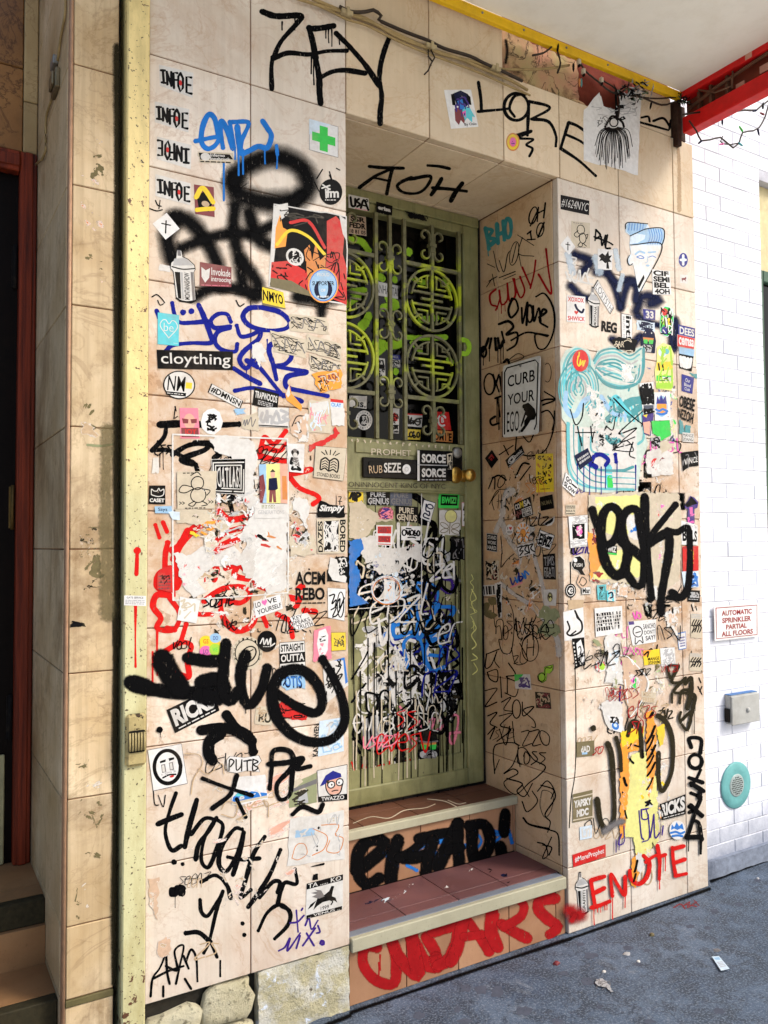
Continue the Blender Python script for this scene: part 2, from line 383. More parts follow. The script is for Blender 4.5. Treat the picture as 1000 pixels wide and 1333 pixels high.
    def scrib(s, quad, n, w, mats, seed, size=0.16, soft=False):
        """quick hand tags: chains of loops and zigzags"""
        r = random.Random(seed); Q = hom(quad)
        for k in range(n):
            x, y = s.z(Q(r.uniform(.02, .8), r.uniform(.02, .98))); h = size*r.uniform(.5, 1.2); sl = r.uniform(-.25, .35); m = r.choice(mats); ww = w*r.uniform(.6, 1.25)
            for l in range(r.randint(2, 5)):
                t = r.choice('oneszlv'); u = x+l*h*.62
                P = {'o': ell(0, 0, .28, .5, 200, 560, 7), 'n': [(-.25, .5), (-.22, -.4), (.1, -.45), (.25, .5)], 'e': [(-.25, 0), (.25, -.1), (.1, -.5), (-.25, -.1), (-.1, .5), (.35, .3)], 's': [(.25, -.45), (-.2, -.35), (.2, .1), (-.25, .5)], 'z': [(-.25, -.4), (.3, -.45), (-.3, .5), (.3, .4)], 'l': [(.0, -.9), (-.1, .3), (.2, .5)], 'v': [(-.3, -.5), (0, .5), (.35, -.6)]}[t]
                s.stroke([(u+(a-b*sl)*h+r.gauss(0, .05*h), y+b*h+l*h*sl*-.3+r.gauss(0, .05*h)) for a, b in P if u+a*h < max(q[0] for q in quad)], ww, m, 0, soft, raw=True)
        return s
    def build(s, name, parent=None, base=0.0, label=None, cat=None, group=None):
        if not s.v: return None
        o0 = base+level(s.pl, s.v, max(p[2] for p in s.v))
        V = [un(s.pl, p[0], p[1], o0+p[2]) for p in s.v]
        loc = None
        if parent is None: loc = Vector(np.mean(V, axis=0))
        o = link(name, V, s.f, s.mats, s.mi, parent, loc, s.cov)
        return tag(o, label, cat, group)
def hom(q):
    """unit square -> quad (projective)"""
    (x0, y0), (x1, y1), (x2, y2), (x3, y3) = q
    dx1, dx2, sx = x1-x2, x3-x2, x0-x1+x2-x3; dy1, dy2, sy = y1-y2, y3-y2, y0-y1+y2-y3
    den = dx1*dy2-dx2*dy1 or 1e-9; g = (sx*dy2-dx2*sy)/den; h = (dx1*sy-sx*dy1)/den
    a, b, c, d, e, f = x1-x0+g*x1, x3-x0+h*x3, x0, y1-y0+g*y1, y3-y0+h*y3, y0
    return lambda u, v: ((a*u+b*v+c)/(g*u+h*v+1), (d*u+e*v+f)/(g*u+h*v+1))
TXT = {}
def text(t, bold=0.0):
    if (t, bold) not in TXT:
        cu = bpy.data.curves.new('lettering', 'FONT'); cu.body = t; cu.offset = bold; cu.resolution_u = 3; cu.space_line = 0.85; cu.align_x = 'CENTER'
        ob = bpy.data.objects.new('lettering', cu); me = bpy.data.meshes.new_from_object(ob)
        v = [(p.co.x, p.co.y) for p in me.vertices]; f = [tuple(p.vertices) for p in me.polygons]
        bpy.data.objects.remove(ob); bpy.data.curves.remove(cu); bpy.data.meshes.remove(me)
        x0 = min(p[0] for p in v); x1 = max(p[0] for p in v); y0 = min(p[1] for p in v); y1 = max(p[1] for p in v)
        TXT[t, bold] = ([((x-x0)/(x1-x0), 1-(y-y0)/(y1-y0)) for x, y in v], f)
    return TXT[t, bold]
DO = 0.00005
def decorate(A, Q, asp, ops):
    """ops in the unit square of the quad"""
    k = 1
    for op in ops:
        o = op[0]; off = DO*k; k += 0.3
        if o == 't':
            _, t, u0, v0, u1, v1, c = op[:7]; bold = op[7] if len(op) > 7 else 0.0; sh = op[8] if len(op) > 8 else 0.0
            v, f = text(t, bold)
            A.add([Q(u0+(u1-u0)*x+sh*(0.5-y), v0+(v1-v0)*y) for x, y in v], f, ink(c), off)
        elif o == 'v':                                            # lettering turned to read upwards (or downwards when u0 > u1)
            _, t, u0, v0, u1, v1, c = op[:7]; v, f = text(t, op[7] if len(op) > 7 else 0.0)
            A.add([Q(u0+(u1-u0)*y, v1-(v1-v0)*x) for x, y in v], f, ink(c), off)
        elif o == 'r':
            _, u0, v0, u1, v1, c = op; A.add([Q(u0, v0), Q(u1, v0), Q(u1, v1), Q(u0, v1)], [(0, 1, 2, 3)], ink(c), off)
        elif o == 'p':
            A.fill([Q(*p) for p in op[1]], ink(op[2]), off, raw=True)
        elif o == 'e':
            _, cu, cv, ru, rv, c = op[:6]; n = 22
            if len(op) > 6:
                th = op[6]; V = []
                for i in range(n+1):
                    a = 2*math.pi*i/n
                    V += [Q(cu+math.cos(a)*ru, cv+math.sin(a)*rv), Q(cu+math.cos(a)*ru*(1-th), cv+math.sin(a)*rv*(1-th))]
                A.add(V, [(2*i, 2*i+2, 2*i+3, 2*i+1) for i in range(n)], ink(c), off)
            else: A.fill([Q(cu+math.cos(2*math.pi*i/n)*ru, cv+math.sin(2*math.pi*i/n)*rv) for i in range(n)], ink(c), off, raw=True)
        elif o == 'l':
            _, pts, w, c = op[:4]
            A.stroke([Q(*p) for p in pts], w, ink(c), off, raw=True, jit=0.03, sm=(len(op) < 5))
        elif o == 'n':                                            # small scribbled marks too fine to read
            _, seed, cnt, c, w = op[:5]; bx = op[5] if len(op) > 5 else (0.08, 0.08, 0.92, 0.92); r = random.Random(seed)
            for i in range(cnt):
                u, v = r.uniform(bx[0], bx[2]), r.uniform(bx[1], bx[3]); P = [(u, v)]
                for j in range(r.randint(1, 4)): P.append((min(bx[2], max(bx[0], P[-1][0]+r.gauss(0, (bx[2]-bx[0])*0.16))), min(bx[3], max(bx[1], P[-1][1]+r.gauss(0, (bx[3]-bx[1])*0.16)))))
                A.stroke([Q(*p) for p in P], w, ink(c), off, raw=True)
        elif o == 's':                                            # lines of small print
            _, u0, v0, u1, v1, rows, c = op[:7]; r = random.Random(rows*7+int(u0*90)+int(v1*50))
            for i in range(rows):
                v = v0+(v1-v0)*(i+0.5)/rows; hh = (v1-v0)/rows*0.30; u = u0
                while u < u1-0.02:
                    w = r.uniform(0.04, 0.16)*(u1-u0)*1.3; e = min(u1, u+w); A.add([Q(u, v-hh), Q(e, v-hh), Q(e, v+hh), Q(u, v+hh)], [(0, 1, 2, 3)], ink(c), off); u = e+0.03
def ell(cx, cy, rx, ry, a0=0, a1=360, n=12, tl=0):
    c, s = math.cos(tl), math.sin(tl); out = []
    for i in range(n+1):
        a = math.radians(a0+(a1-a0)*i/n); x, y = rx*math.cos(a), ry*math.sin(a); out.append((cx+x*c-y*s, cy+x*s+y*c))
    return out
def stk(plane, z, label, shape, base, ops=(), name='sticker', cat='sticker', group=None, border=None, ragged=0, bo=0.0, parent=None):
    """a sticker: shape is four corners TL TR BR BL, or ('e', cx, cy, rx, ry[, tilt]), or ('o', quad, outline in unit square)"""
    A = Art(plane, z)
    if shape[0] == 'e':
        _, cx, cy, rx, ry = shape[:5]; tl = shape[5] if len(shape) > 5 else 0.0; sk = shape[6] if len(shape) > 6 else 0.0
        ca, sa = math.cos(tl), math.sin(tl)
        quad = [(cx+(-rx*e)*ca-(-ry*f)*sa, cy+(-rx*e)*sa+(-ry*f)*ca+sk*(-rx*e)) for e, f in ((1, 1), (-1, 1), (-1, -1), (1, -1))]
        outline = [(0.5+0.5*math.cos(2*math.pi*i/28), 0.5+0.5*math.sin(2*math.pi*i/28)) for i in range(28)]
    elif shape[0] == 'o': quad, outline = shape[1], shape[2]
    else: quad, outline = shape, [(0, 0), (1, 0), (1, 1), (0, 1)]
    quad = [z(p) for p in quad]; Q = hom(quad)
    if ragged:
        r = random.Random(hash(label) % 999 if False else sum(map(ord, label))); O = []
        n = len(outline)
        for i in range(n):
            a, b = outline[i], outline[(i+1) % n]; O.append(a)
            for j in range(1, 5):
                t = j/5+r.uniform(-.06, .06); O.append((a[0]+(b[0]-a[0])*t+r.gauss(0, ragged), a[1]+(b[1]-a[1])*t+r.gauss(0, ragged)))
        outline = O
    P = [Q(*p) for p in outline]
    if border:
        cx = sum(p[0] for p in outline)/len(outline); cy = sum(p[1] for p in outline)/len(outline); c, th = border
        A.fill(P, ink(c), 0, raw=True)
        A.fill([Q(cx+(p[0]-cx)*(1-th), cy+(p[1]-cy)*(1-th)) for p in outline], ink(base), DO*0.5, raw=True)
    elif base: A.fill(P, ink(base), 0, raw=True)
    decorate(A, Q, 1, ops)
    return A.build(name, parent, base=bo, label=label, cat=cat, group=group or ('stickers and paper stuck round the doorway' if parent is None else None))
# ================================================================ the setting
def mk_ground():
    m, nt, b = newmat('sidewalk'); p = pos(nt)
    n1 = noise(nt, p, 2.6, 7, 0.65); n2 = noise(nt, p, 130, 3, 0.7); n3 = noise(nt, p, 420, 2, 0.6); n4 = noise(nt, p, 11, 8, 0.75, 0.5)
    col = mix(nt, ramp(nt, n1, [(0.32, 0.0), (0.68, 1.0)]), (0.028, 0.050, 0.090), (0.100, 0.140, 0.200))
    col = mix(nt, mth(nt, 'MULTIPLY', ramp(nt, n4, [(0.47, 0.0), (0.58, 1.0)]), 0.9), col, (0.022, 0.032, 0.050))
    n5 = noise(nt, p, 4.3, 9, 0.78, 0.3); col = mix(nt, mth(nt, 'MULTIPLY', ramp(nt, n5, [(0.46, 0.0), (0.62, 1.0)]), 0.75), col, (0.020, 0.030, 0.046)); col = mix(nt, mth(nt, 'MULTIPLY', ramp(nt, n5, [(0.34, 1.0), (0.42, 0.0)]), 0.5), col, (0.21, 0.235, 0.265))
    col = mix(nt, mth(nt, 'MULTIPLY', ramp(nt, n2, [(0.50, 0.0), (0.62, 1.0)]), 0.6), col, (0.22, 0.265, 0.325))
    col = mix(nt, mth(nt, 'MULTIPLY', ramp(nt, n3, [(0.60, 0.0), (0.66, 1.0)]), 0.6), col, (0.025, 0.035, 0.055))
    col = mix(nt, mth(nt, 'MULTIPLY', ramp(nt, n3, [(0.28, 1.0), (0.33, 0.0)]), 0.6), col, (0.60, 0.62, 0.62))
    nt.links.new(col, b.inputs['Base Color']); val(b.inputs['Roughness'], 0.7)
    bump(nt, b, n2, 0.5, 0.004)
    me = MB(); me.box(-30, 30, -40, 12, -0.5, 0.0)
    return tag(me.build('sidewalk', m), kind='structure')
GROUND = mk_ground()
m, nt, b = newmat('bounce_concrete'); p = pos(nt)
nt.links.new(mix(nt, ramp(nt, noise(nt, p, 3, 8, 0.7), [(0.3, 0.0), (0.7, 1.0)]), (0.60, 0.57, 0.51), (0.72, 0.69, 0.62)), b.inputs['Base Color']); val(b.inputs['Roughness'], 0.8); bump(nt, b, noise(nt, p, 90, 4), 0.3, 0.003)
tag(MB().box(-30, 30, -14, -0.86, -0.3, 0.004).build('bounce_slab', m), kind='structure')  # pale slab added out of view to bounce light onto the awning
# ---------------------------------------------------------------- materials of the walls
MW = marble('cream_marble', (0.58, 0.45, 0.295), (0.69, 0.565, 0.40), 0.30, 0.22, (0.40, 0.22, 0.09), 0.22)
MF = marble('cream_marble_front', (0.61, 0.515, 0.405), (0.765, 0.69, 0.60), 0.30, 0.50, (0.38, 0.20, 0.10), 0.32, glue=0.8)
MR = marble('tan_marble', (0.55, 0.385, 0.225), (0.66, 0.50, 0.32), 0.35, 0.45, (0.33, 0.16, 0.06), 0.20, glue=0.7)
MP = marble('weathered_marble', (0.48, 0.335, 0.17), (0.68, 0.54, 0.35), 0.3, 1.0, (0.15, 0.075, 0.022), 0.6, 0.5)
MB_ = marble('brown_marble', (0.18, 0.075, 0.018), (0.34, 0.165, 0.05), 0.9, 0.5, (0.07, 0.025, 0.006), 0.15)
MJ = flat('joint', (0.27, 0.13, 0.065), 0.9, 0.5)
MORT = flat('mortar', (0.045, 0.04, 0.03), 0.95, 0.5)
ROW = [2.95-0.3378*k for k in range(-2, 9)]            # course lines of the marble slabs
GP = 0.0015
def slabs(mb, cells, axis='F', at=0.0, th=0.03, bev=0.0022):
    for (a0, a1, b0, b1) in cells:
        a0 += GP; a1 -= GP; b0 += GP; b1 -= GP
        if a1-a0 < 0.01 or b1-b0 < 0.01: continue
        if axis == 'F': mb.box(a0, a1, at, at+th, b0, b1, 0, bev)
        elif axis == 'R': mb.box(at, at+th, a0, a1, b0, b1, 0, bev)      # a = y, b = z
        elif axis == 'S': mb.box(a0, a1, b0, b1, at, at+th, 0, bev)      # a = x, b = y
    return mb
def grid(xs, zs): return [(xs[i], xs[i+1], zs[j], zs[j+1]) for i in range(len(xs)-1) for j in range(len(zs)-1)]
zs_l = [0.203]+sorted([z for z in ROW if 0.22 < z < 3.6])+[3.62]
WALL = empty('marble_wall', (1.9, 0, 0), 'cream marble wall round the recessed green door, covered in painted tags', 'wall')
mb = slabs(MB(), grid([0.612, 0.931, 1.272], zs_l[:1]+[z for z in zs_l if z > 0.3])); mb.box(0.612, 1.2695, 0.0045, 0.12, 0.206, 3.6, 1); mb.box(0.612, 1.272, 0.121, 0.70, 0.0, 3.6, 0)
mb.build('wall_panel', [MF, MJ], WALL)
zr = sorted([0.0]+[z for z in ROW if 0.2 < z < 2.96])
mb = slabs(MB(), grid([2.222, 2.567, 2.908, 3.045], zr)); mb.box(2.2265, 3.0405, 0.0045, 0.125, 0.0, 2.948, 1)
mb.build('pilaster', [MF, MJ], WALL)
# lintel over the doorway, with the slabs missing in the top course on the right
cells = grid([1.272, 1.612, 1.953, 2.238, 2.567, 2.908, 3.045], [2.95, 3.2878])
cells += grid([1.272, 1.612, 1.953], [3.2878, 3.62])+[(2.70, 2.905, 3.2878, 3.46)]
mb = slabs(MB(), cells); mb.box(1.272, 1.95, 0.0045, 0.12, 2.953, 3.6, 1); mb.box(1.9505, 2.905, 0.0045, 0.12, 2.953, 3.284, 1); mb.box(2.9055, 3.041, 0.0045, 0.12, 2.953, 3.284, 1)
mb.build('lintel', [MW, MJ], WALL)
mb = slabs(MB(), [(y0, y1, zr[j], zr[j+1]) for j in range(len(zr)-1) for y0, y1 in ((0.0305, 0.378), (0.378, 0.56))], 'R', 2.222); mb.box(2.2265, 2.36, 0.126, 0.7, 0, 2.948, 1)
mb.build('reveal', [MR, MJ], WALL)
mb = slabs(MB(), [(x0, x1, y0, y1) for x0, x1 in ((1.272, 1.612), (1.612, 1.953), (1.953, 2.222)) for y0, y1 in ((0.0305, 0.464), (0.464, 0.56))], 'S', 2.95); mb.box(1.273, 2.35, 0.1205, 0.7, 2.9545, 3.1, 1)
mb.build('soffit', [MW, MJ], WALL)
# broken plaster behind the missing slabs
def bumpy(mb, x0, x1, z0, z1, y, amp, n, seed, mi=0):
    r = random.Random(seed); nx, nz = n
    g = [[mb.bm.verts.new((x0+(x1-x0)*i/nx, y-amp*r.random(), z0+(z1-z0)*j/nz)) for j in range(nz+1)] for i in range(nx+1)]
    for i in range(nx):
        for j in range(nz):
            f = mb.bm.faces.new((g[i][j], g[i+1][j], g[i+1][j+1], g[i][j+1])); f.material_index = mi; f.smooth = True
m, nt, b = newmat('old_plaster'); p = pos(nt)
c = mix(nt, ramp(nt, noise(nt, p, 5, 6, 0.6), [(0.38, 0.0), (0.6, 1.0)]), (0.50, 0.24, 0.15), (0.42, 0.33, 0.15))
c = mix(nt, ramp(nt, noise(nt, p, 9, 8, 0.7, 0.6), [(0.56, 0.0), (0.68, 1.0)]), c, (0.13, 0.07, 0.03))
bd = mth(nt, 'ABSOLUTE', mth(nt, 'SUBTRACT', noise(nt, p, 6, 6, 0.6, 1.0), 0.5)); c = mix(nt, ramp(nt, bd, [(0.0, 1.0), (0.02, 0.0)]), c, (0.05, 0.025, 0.01))
nt.links.new(c, b.inputs['Base Color']); val(b.inputs['Roughness'], 0.95); bump(nt, b, noise(nt, p, 30, 6), 0.8, 0.01); MPL = m
MBR = flat('raw_brick', (0.24, 0.045, 0.025), 0.95, 0.5, (0.03, 0.015, 0.01), 0.6, 18, bmp=0.6)
mb = MB(); bumpy(mb, 1.9505, 2.38, 3.286, 3.484, 0.040, 0.012, (16, 8), 3); bumpy(mb, 2.3805, 2.6995, 3.286, 3.484, 0.050, 0.02, (12, 8), 4, 1); mb.box(1.951, 2.95, 0.052, 0.13, 3.287, 3.62, 1)
for (x, y, z, w, h) in ((2.40, 0.0, 3.29, 0.10, 0.022), (2.30, 0.0, 3.289, 0.09, 0.012), (2.02, 0.0, 3.289, 0.06, 0.01), (2.52, 0.0, 3.289, 0.16, 0.03)):
    mb.poly([(x, 0.004, z), (x+w, 0.004, z), (x+w*0.85, 0.004, z+h*0.6), (x+w*0.4, 0.004, z+h), (x+w*0.15, 0.004, z+h*0.5)], (0, 0.035, 0), 0)
mb.build('plaster', [MPL, MBR], WALL)
# rough stones under the left panel
m, nt, b = newmat('field_stone'); p = pos(nt)
c = mix(nt, ramp(nt, noise(nt, p, 6, 7, 0.65), [(0.35, 0.0), (0.65, 1.0)]), (0.58, 0.51, 0.31), (0.76, 0.70, 0.50))
c = mix(nt, mth(nt, 'MULTIPLY', ramp(nt, noise(nt, p, 30, 6, 0.7), [(0.56, 0.0), (0.64, 1.0)]), 0.8), c, (0.12, 0.10, 0.05)); nt.links.new(c, b.inputs['Base Color']); val(b.inputs['Roughness'], 0.9); bump(nt, b, noise(nt, p, 30, 9, 0.78), 1.0, 0.02); MST = m
m, nt, b = newmat('patched_cement'); p = pos(nt)
c = mix(nt, ramp(nt, noise(nt, p, 11, 7, 0.7), [(0.42, 0.0), (0.55, 1.0)]), (0.62, 0.60, 0.52), (0.50, 0.45, 0.28))
c = mix(nt, ramp(nt, noise(nt, p, 14, 7, 0.7, 0.5), [(0.58, 0.0), (0.62, 1.0)]), c, (0.70, 0.76, 0.86)); c = mix(nt, ramp(nt, noise(nt, p, 24, 7, 0.75), [(0.62, 0.0), (0.66, 1.0)]), c, (0.13, 0.10, 0.06))
nt.links.new(c, b.inputs['Base Color']); val(b.inputs['Roughness'], 0.9); bump(nt, b, noise(nt, p, 18, 8, 0.75), 1.0, 0.02); MCP = m
def stone(mb, cx, cz, rx, rz, seed, y0=0.022, dep=0.024, mi=0):
    r = random.Random(seed); n = 14; R0 = [(rx*(1+r.uniform(-.13, .13)), rz*(1+r.uniform(-.13, .13))) for _ in range(n)]; prev = None
    for k, (s, d) in enumerate(((1.0, 0.0), (0.985, 0.7), (0.93, 0.95), (0.6, 1.05), (0.02, 1.0))):
        ring = []
        for i in range(n):
            a = 2*math.pi*i/n; e = 0.5; ca, sa = math.cos(a), math.sin(a)
            ring.append(mb.bm.verts.new((cx+R0[i][0]*s*math.copysign(abs(ca)**e, ca), y0-dep*d, max(0.0, cz+R0[i][1]*s*math.copysign(abs(sa)**e, sa)))))
        if prev:
            for i in range(n):
                f = mb.bm.faces.new((prev[i], prev[(i+1) % n], ring[(i+1) % n], ring[i])); f.smooth = True; f.material_index = mi
        prev = ring
mb = MB(); mb.box(0.60, 1.268, 0.036, 0.12, 0.0, 0.202, 1)
stone(mb, 0.70, 0.100, 0.085, 0.064, 1); stone(mb, 0.862, 0.135, 0.078, 0.062, 2); stone(mb, 0.86, 0.03, 0.09, 0.04, 3); stone(mb, 0.68, 0.02, 0.09, 0.03, 4)
bumpy(mb, 0.955, 1.268, 0.0, 0.2025, 0.006, 0.012, (14, 10), 5, 2); mb.box(0.956, 1.267, 0.007, 0.034, 0.001, 0.2, 2)
mb.build('stone_base', [MST, MORT, MCP], WALL)
# ---------------------------------------------------------------- steps into the green door
MT1 = marble('terracotta_tile', (0.115, 0.045, 0.042), (0.18, 0.075, 0.072), 0.1, 0.5, (0.10, 0.06, 0.07), 0.1, 0.5)
MT2 = marble('dark_terracotta_tile', (0.11, 0.042, 0.022), (0.16, 0.068, 0.038), 0.1, 0.5, (0.04, 0.02, 0.015), 0.1, 0.6)
MRI = marble('orange_granite', (0.30, 0.15, 0.075), (0.41, 0.225, 0.125), 0.1, 0.5, (0.22, 0.10, 0.06), 0.1, 0.6)
MNO = marble('pale_nosing', (0.31, 0.29, 0.20), (0.42, 0.395, 0.28), 0.1, 0.2, (0.25, 0.22, 0.16), 0.1, 0.6)
MNG = marble('grey_nosing', (0.14, 0.16, 0.20), (0.22, 0.24, 0.28), 0.1, 0.3, (0.13, 0.13, 0.14), 0.1, 0.6)
STEP = empty('entrance_steps', (1.75, 0.1, 0), 'two tiled steps up to the green door, red letters sprayed on the lower riser', 'steps')
rx = [1.274, 1.495, 1.712, 1.941, 2.17, 2.2195]
mb = slabs(MB(), grid(rx, [0.0, 0.178]), 'F', 0.012, 0.02, 0.001); mb.box(1.274, 2.2195, 0.02, 0.29, 0, 0.176, 1); mb.build('riser', [MRI, MORT], STEP)
mb = slabs(MB(), grid([1.274, 1.516, 1.743, 1.968, 2.2195], [0.047, 0.102, 0.299]), 'S', 0.2, 0.022, 0.001); mb.box(1.274, 2.2195, 0.045, 0.3, 0.177, 0.2195, 1); mb.build('tread', [MT1, MORT], STEP)
mb = MB(); mb.box(1.274, 2.208, -0.010, 0.012, 0.1785, 0.2225, 0, 0.003); mb.box(1.274, 2.208, 0.0125, 0.046, 0.179, 0.2222, 1, 0.002); mb.build('nosing', [MNO, MNG], STEP)
mb = slabs(MB(), grid([1.274, 1.51, 1.746, 1.982, 2.205, 2.2195], [0.2225, 0.417]), 'F', 0.30, 0.02, 0.001); mb.box(1.274, 2.2195, 0.31, 0.6, 0.18, 0.4155, 1); mb.build('riser', [MRI, MORT], STEP)
mb = slabs(MB(), grid([1.274, 1.50, 1.745, 1.99, 2.2195], [0.312, 0.43, 0.60]), 'S', 0.42, 0.0285, 0.001); mb.box(1.274, 2.2195, 0.312, 0.6, 0.4156, 0.446, 1); mb.build('tread', [MT2, MORT], STEP)
mb = MB(); mb.box(1.274, 2.2195, 0.284, 0.3115, 0.4165, 0.4495, 0, 0.003); mb.build('nosing', [MNO], STEP)
# ---------------------------------------------------------------- the green door
m, nt, b = newmat('green_paint'); p = pos(nt)
c = mix(nt, ramp(nt, noise(nt, p, 7, 6, 0.6), [(0.35, 0.0), (0.65, 1.0)]), (0.165, 0.16, 0.06), (0.27, 0.26, 0.115))
c = mix(nt, mth(nt, 'MULTIPLY', ramp(nt, noise(nt, pos(nt, (1, 1, 0.15)), 26, 7, 0.7), [(0.5, 0.0), (0.66, 1.0)]), 0.65), c, (0.11, 0.105, 0.04))
c = mix(nt, ramp(nt, noise(nt, p, 45, 6, 0.7), [(0.67, 0.0), (0.69, 1.0)]), c, (0.05, 0.04, 0.02)); nt.links.new(c, b.inputs['Base Color']); val(b.inputs['Roughness'], 0.42); bump(nt, b, noise(nt, p, 35, 5), 0.35, 0.003); MG = m
m, nt, b = newmat('grille_paint'); p = pos(nt); g = N(nt, 'ShaderNodeNewGeometry'); sz = N(nt, 'ShaderNodeSeparateXYZ'); nt.links.new(g.outputs['Position'], sz.inputs[0])
c = mix(nt, ramp(nt, noise(nt, p, 40, 6, 0.65), [(0.3, 0.0), (0.7, 1.0)]), (0.10, 0.097, 0.045), (0.20, 0.19, 0.10))
zb = ramp(nt, mth(nt, 'MULTIPLY', sz.outputs[2], 0.333), [(0.69, 0.0), (0.76, 0.9), (0.89, 0.9), (0.925, 0.0)])       # drifting yellow green spray
c = mix(nt, mth(nt, 'MULTIPLY', zb, ramp(nt, noise(nt, p, 7.5, 5, 0.6, 0.5), [(0.49, 0.0), (0.58, 1.0)])), c, (0.46, 0.55, 0.015)); nt.links.new(c, b.inputs['Base Color']); val(b.inputs['Roughness'], 0.5); val(b.inputs['Specular IOR Level'], 0.25); MGG = m
MYG = flat('yellow_green_spray', (0.48, 0.56, 0.015), 0.6, 0.3)
MBK = flat('black_glass', (0.002, 0.002, 0.0018), 0.12, 0.3, (0.006, 0.006, 0.004), 0.4, spec=0.12)
MDK = flat('dark_void', (0.004, 0.003, 0.003), 0.9, 0.3)
BRASS = flat('brass', (0.62, 0.40, 0.10), 0.28, 0.3, (0.10, 0.07, 0.02), 0.4, 60, 1.0)
STEEL = flat('old_steel', (0.35, 0.34, 0.31), 0.45, 0.4, (0.10, 0.06, 0.03), 0.4, 50, 0.7)
BLKM = flat('black_metal', (0.006, 0.005, 0.004), 0.4, 0.3, (0.05, 0.03, 0.012), 0.35, spec=0.15)
DOOR = empty('entrance_door', (1.735, 0.5, 0.45), 'old green metal door with scrollwork grille over dark glass, covered in stickers', 'door')
mb = MB(); mb.box(1.31, 2.12, 0.505, 0.55, 0.46, 1.72, 0); mb.box(1.31, 2.107, 0.5005, 0.506, 0.53, 0.60, 0)
for x in (1.36, 1.464, 1.568, 1.672, 1.776, 1.88, 1.984, 2.088): mb.box(x-0.0016, x+0.0016, 0.5035, 0.506, 0.60, 1.69, 1)
mb.build('lower_panel', [MG, BLKM], DOOR)
mb = MB(); mb.box(2.1205, 2.204, 0.489, 0.56, 0.462, 2.905, 0, 0.004); mb.box(1.27, 1.33, 0.489, 0.56, 0.462, 2.905, 0, 0.004); mb.build('stile', [MG], DOOR)
mb = MB(); mb.box(1.3305, 2.120, 0.4905, 0.56, 1.712, 1.930, 0, 0.004); mb.box(1.3305, 2.12, 0.4915, 0.56, 2.866, 2.905, 0, 0.003); mb.box(1.3305, 2.12, 0.4895, 0.56, 0.4625, 0.53, 0, 0.004)
mb.box(1.35, 2.10, 0.486, 0.4903, 1.722, 1.738, 0, 0.002); mb.box(1.57, 1.86, 0.4845, 0.4903, 1.868, 1.915, 0, 0.002); mb.build('rail', [MG], DOOR)
mb = MB(); mb.box(1.3305, 2.12, 0.540, 0.552, 1.9305, 2.8655, 0); mb.build('glass', [MBK], DOOR)
mb = MB(); mb.box(2.2045, 2.2215, 0.50, 0.60, 0.4505, 2.948, 1); mb.box(1.273, 2.204, 0.484, 0.60, 2.9055, 2.949, 0, 0.003); mb.box(1.30, 2.2, 0.60, 0.66, 0.45, 2.95, 1); mb.box(1.274, 2.2215, 0.5005, 0.57, 0.4497, 0.4622, 1); mb.build('door_frame', [MG, MDK], DOOR)
# mail slot, lock and knob
mb = MB(); mb.box(1.60, 1.872, 0.478, 0.490, 1.767, 1.850, 0, 0.003); mb.box(1.625, 1.85, 0.474, 0.4783, 1.790, 1.832, 0, 0.002); mb.build('mail_slot', [BLKM], DOOR)
kn = MB(); kn.lathe((2.066, 0.489, 1.795), (0, -1, 0), [(0, 0.036), (0.004, 0.036), (0.009, 0.030), (0.010, 0.014), (0.012, 0.0)], 20); pl = kn.build('knob_plate', [BRASS], DOOR)
kn = MB(); kn.lathe((2.108, 0.489, 1.792), (0, -1, 0), [(0, 0.026), (0.005, 0.026), (0.008, 0.012), (0.026, 0.011), (0.032, 0.022), (0.044, 0.029), (0.056, 0.027), (0.063, 0.017), (0.065, 0.0)], 24); kn.build('knob', [BRASS], DOOR)
kn = MB(); kn.lathe((2.074, 0.489, 1.892), (0, -1, 0), [(0, 0.024), (0.005, 0.024), (0.010, 0.019), (0.012, 0.012), (0.013, 0.0)], 20); kn.build('lock_cylinder', [STEEL], DOOR)
kn = MB(); kn.box(2.052, 2.100, 0.4865, 0.4903, 1.815, 1.915, 0, 0.006); kn.build('lock_plate', [BLKM], DOOR)
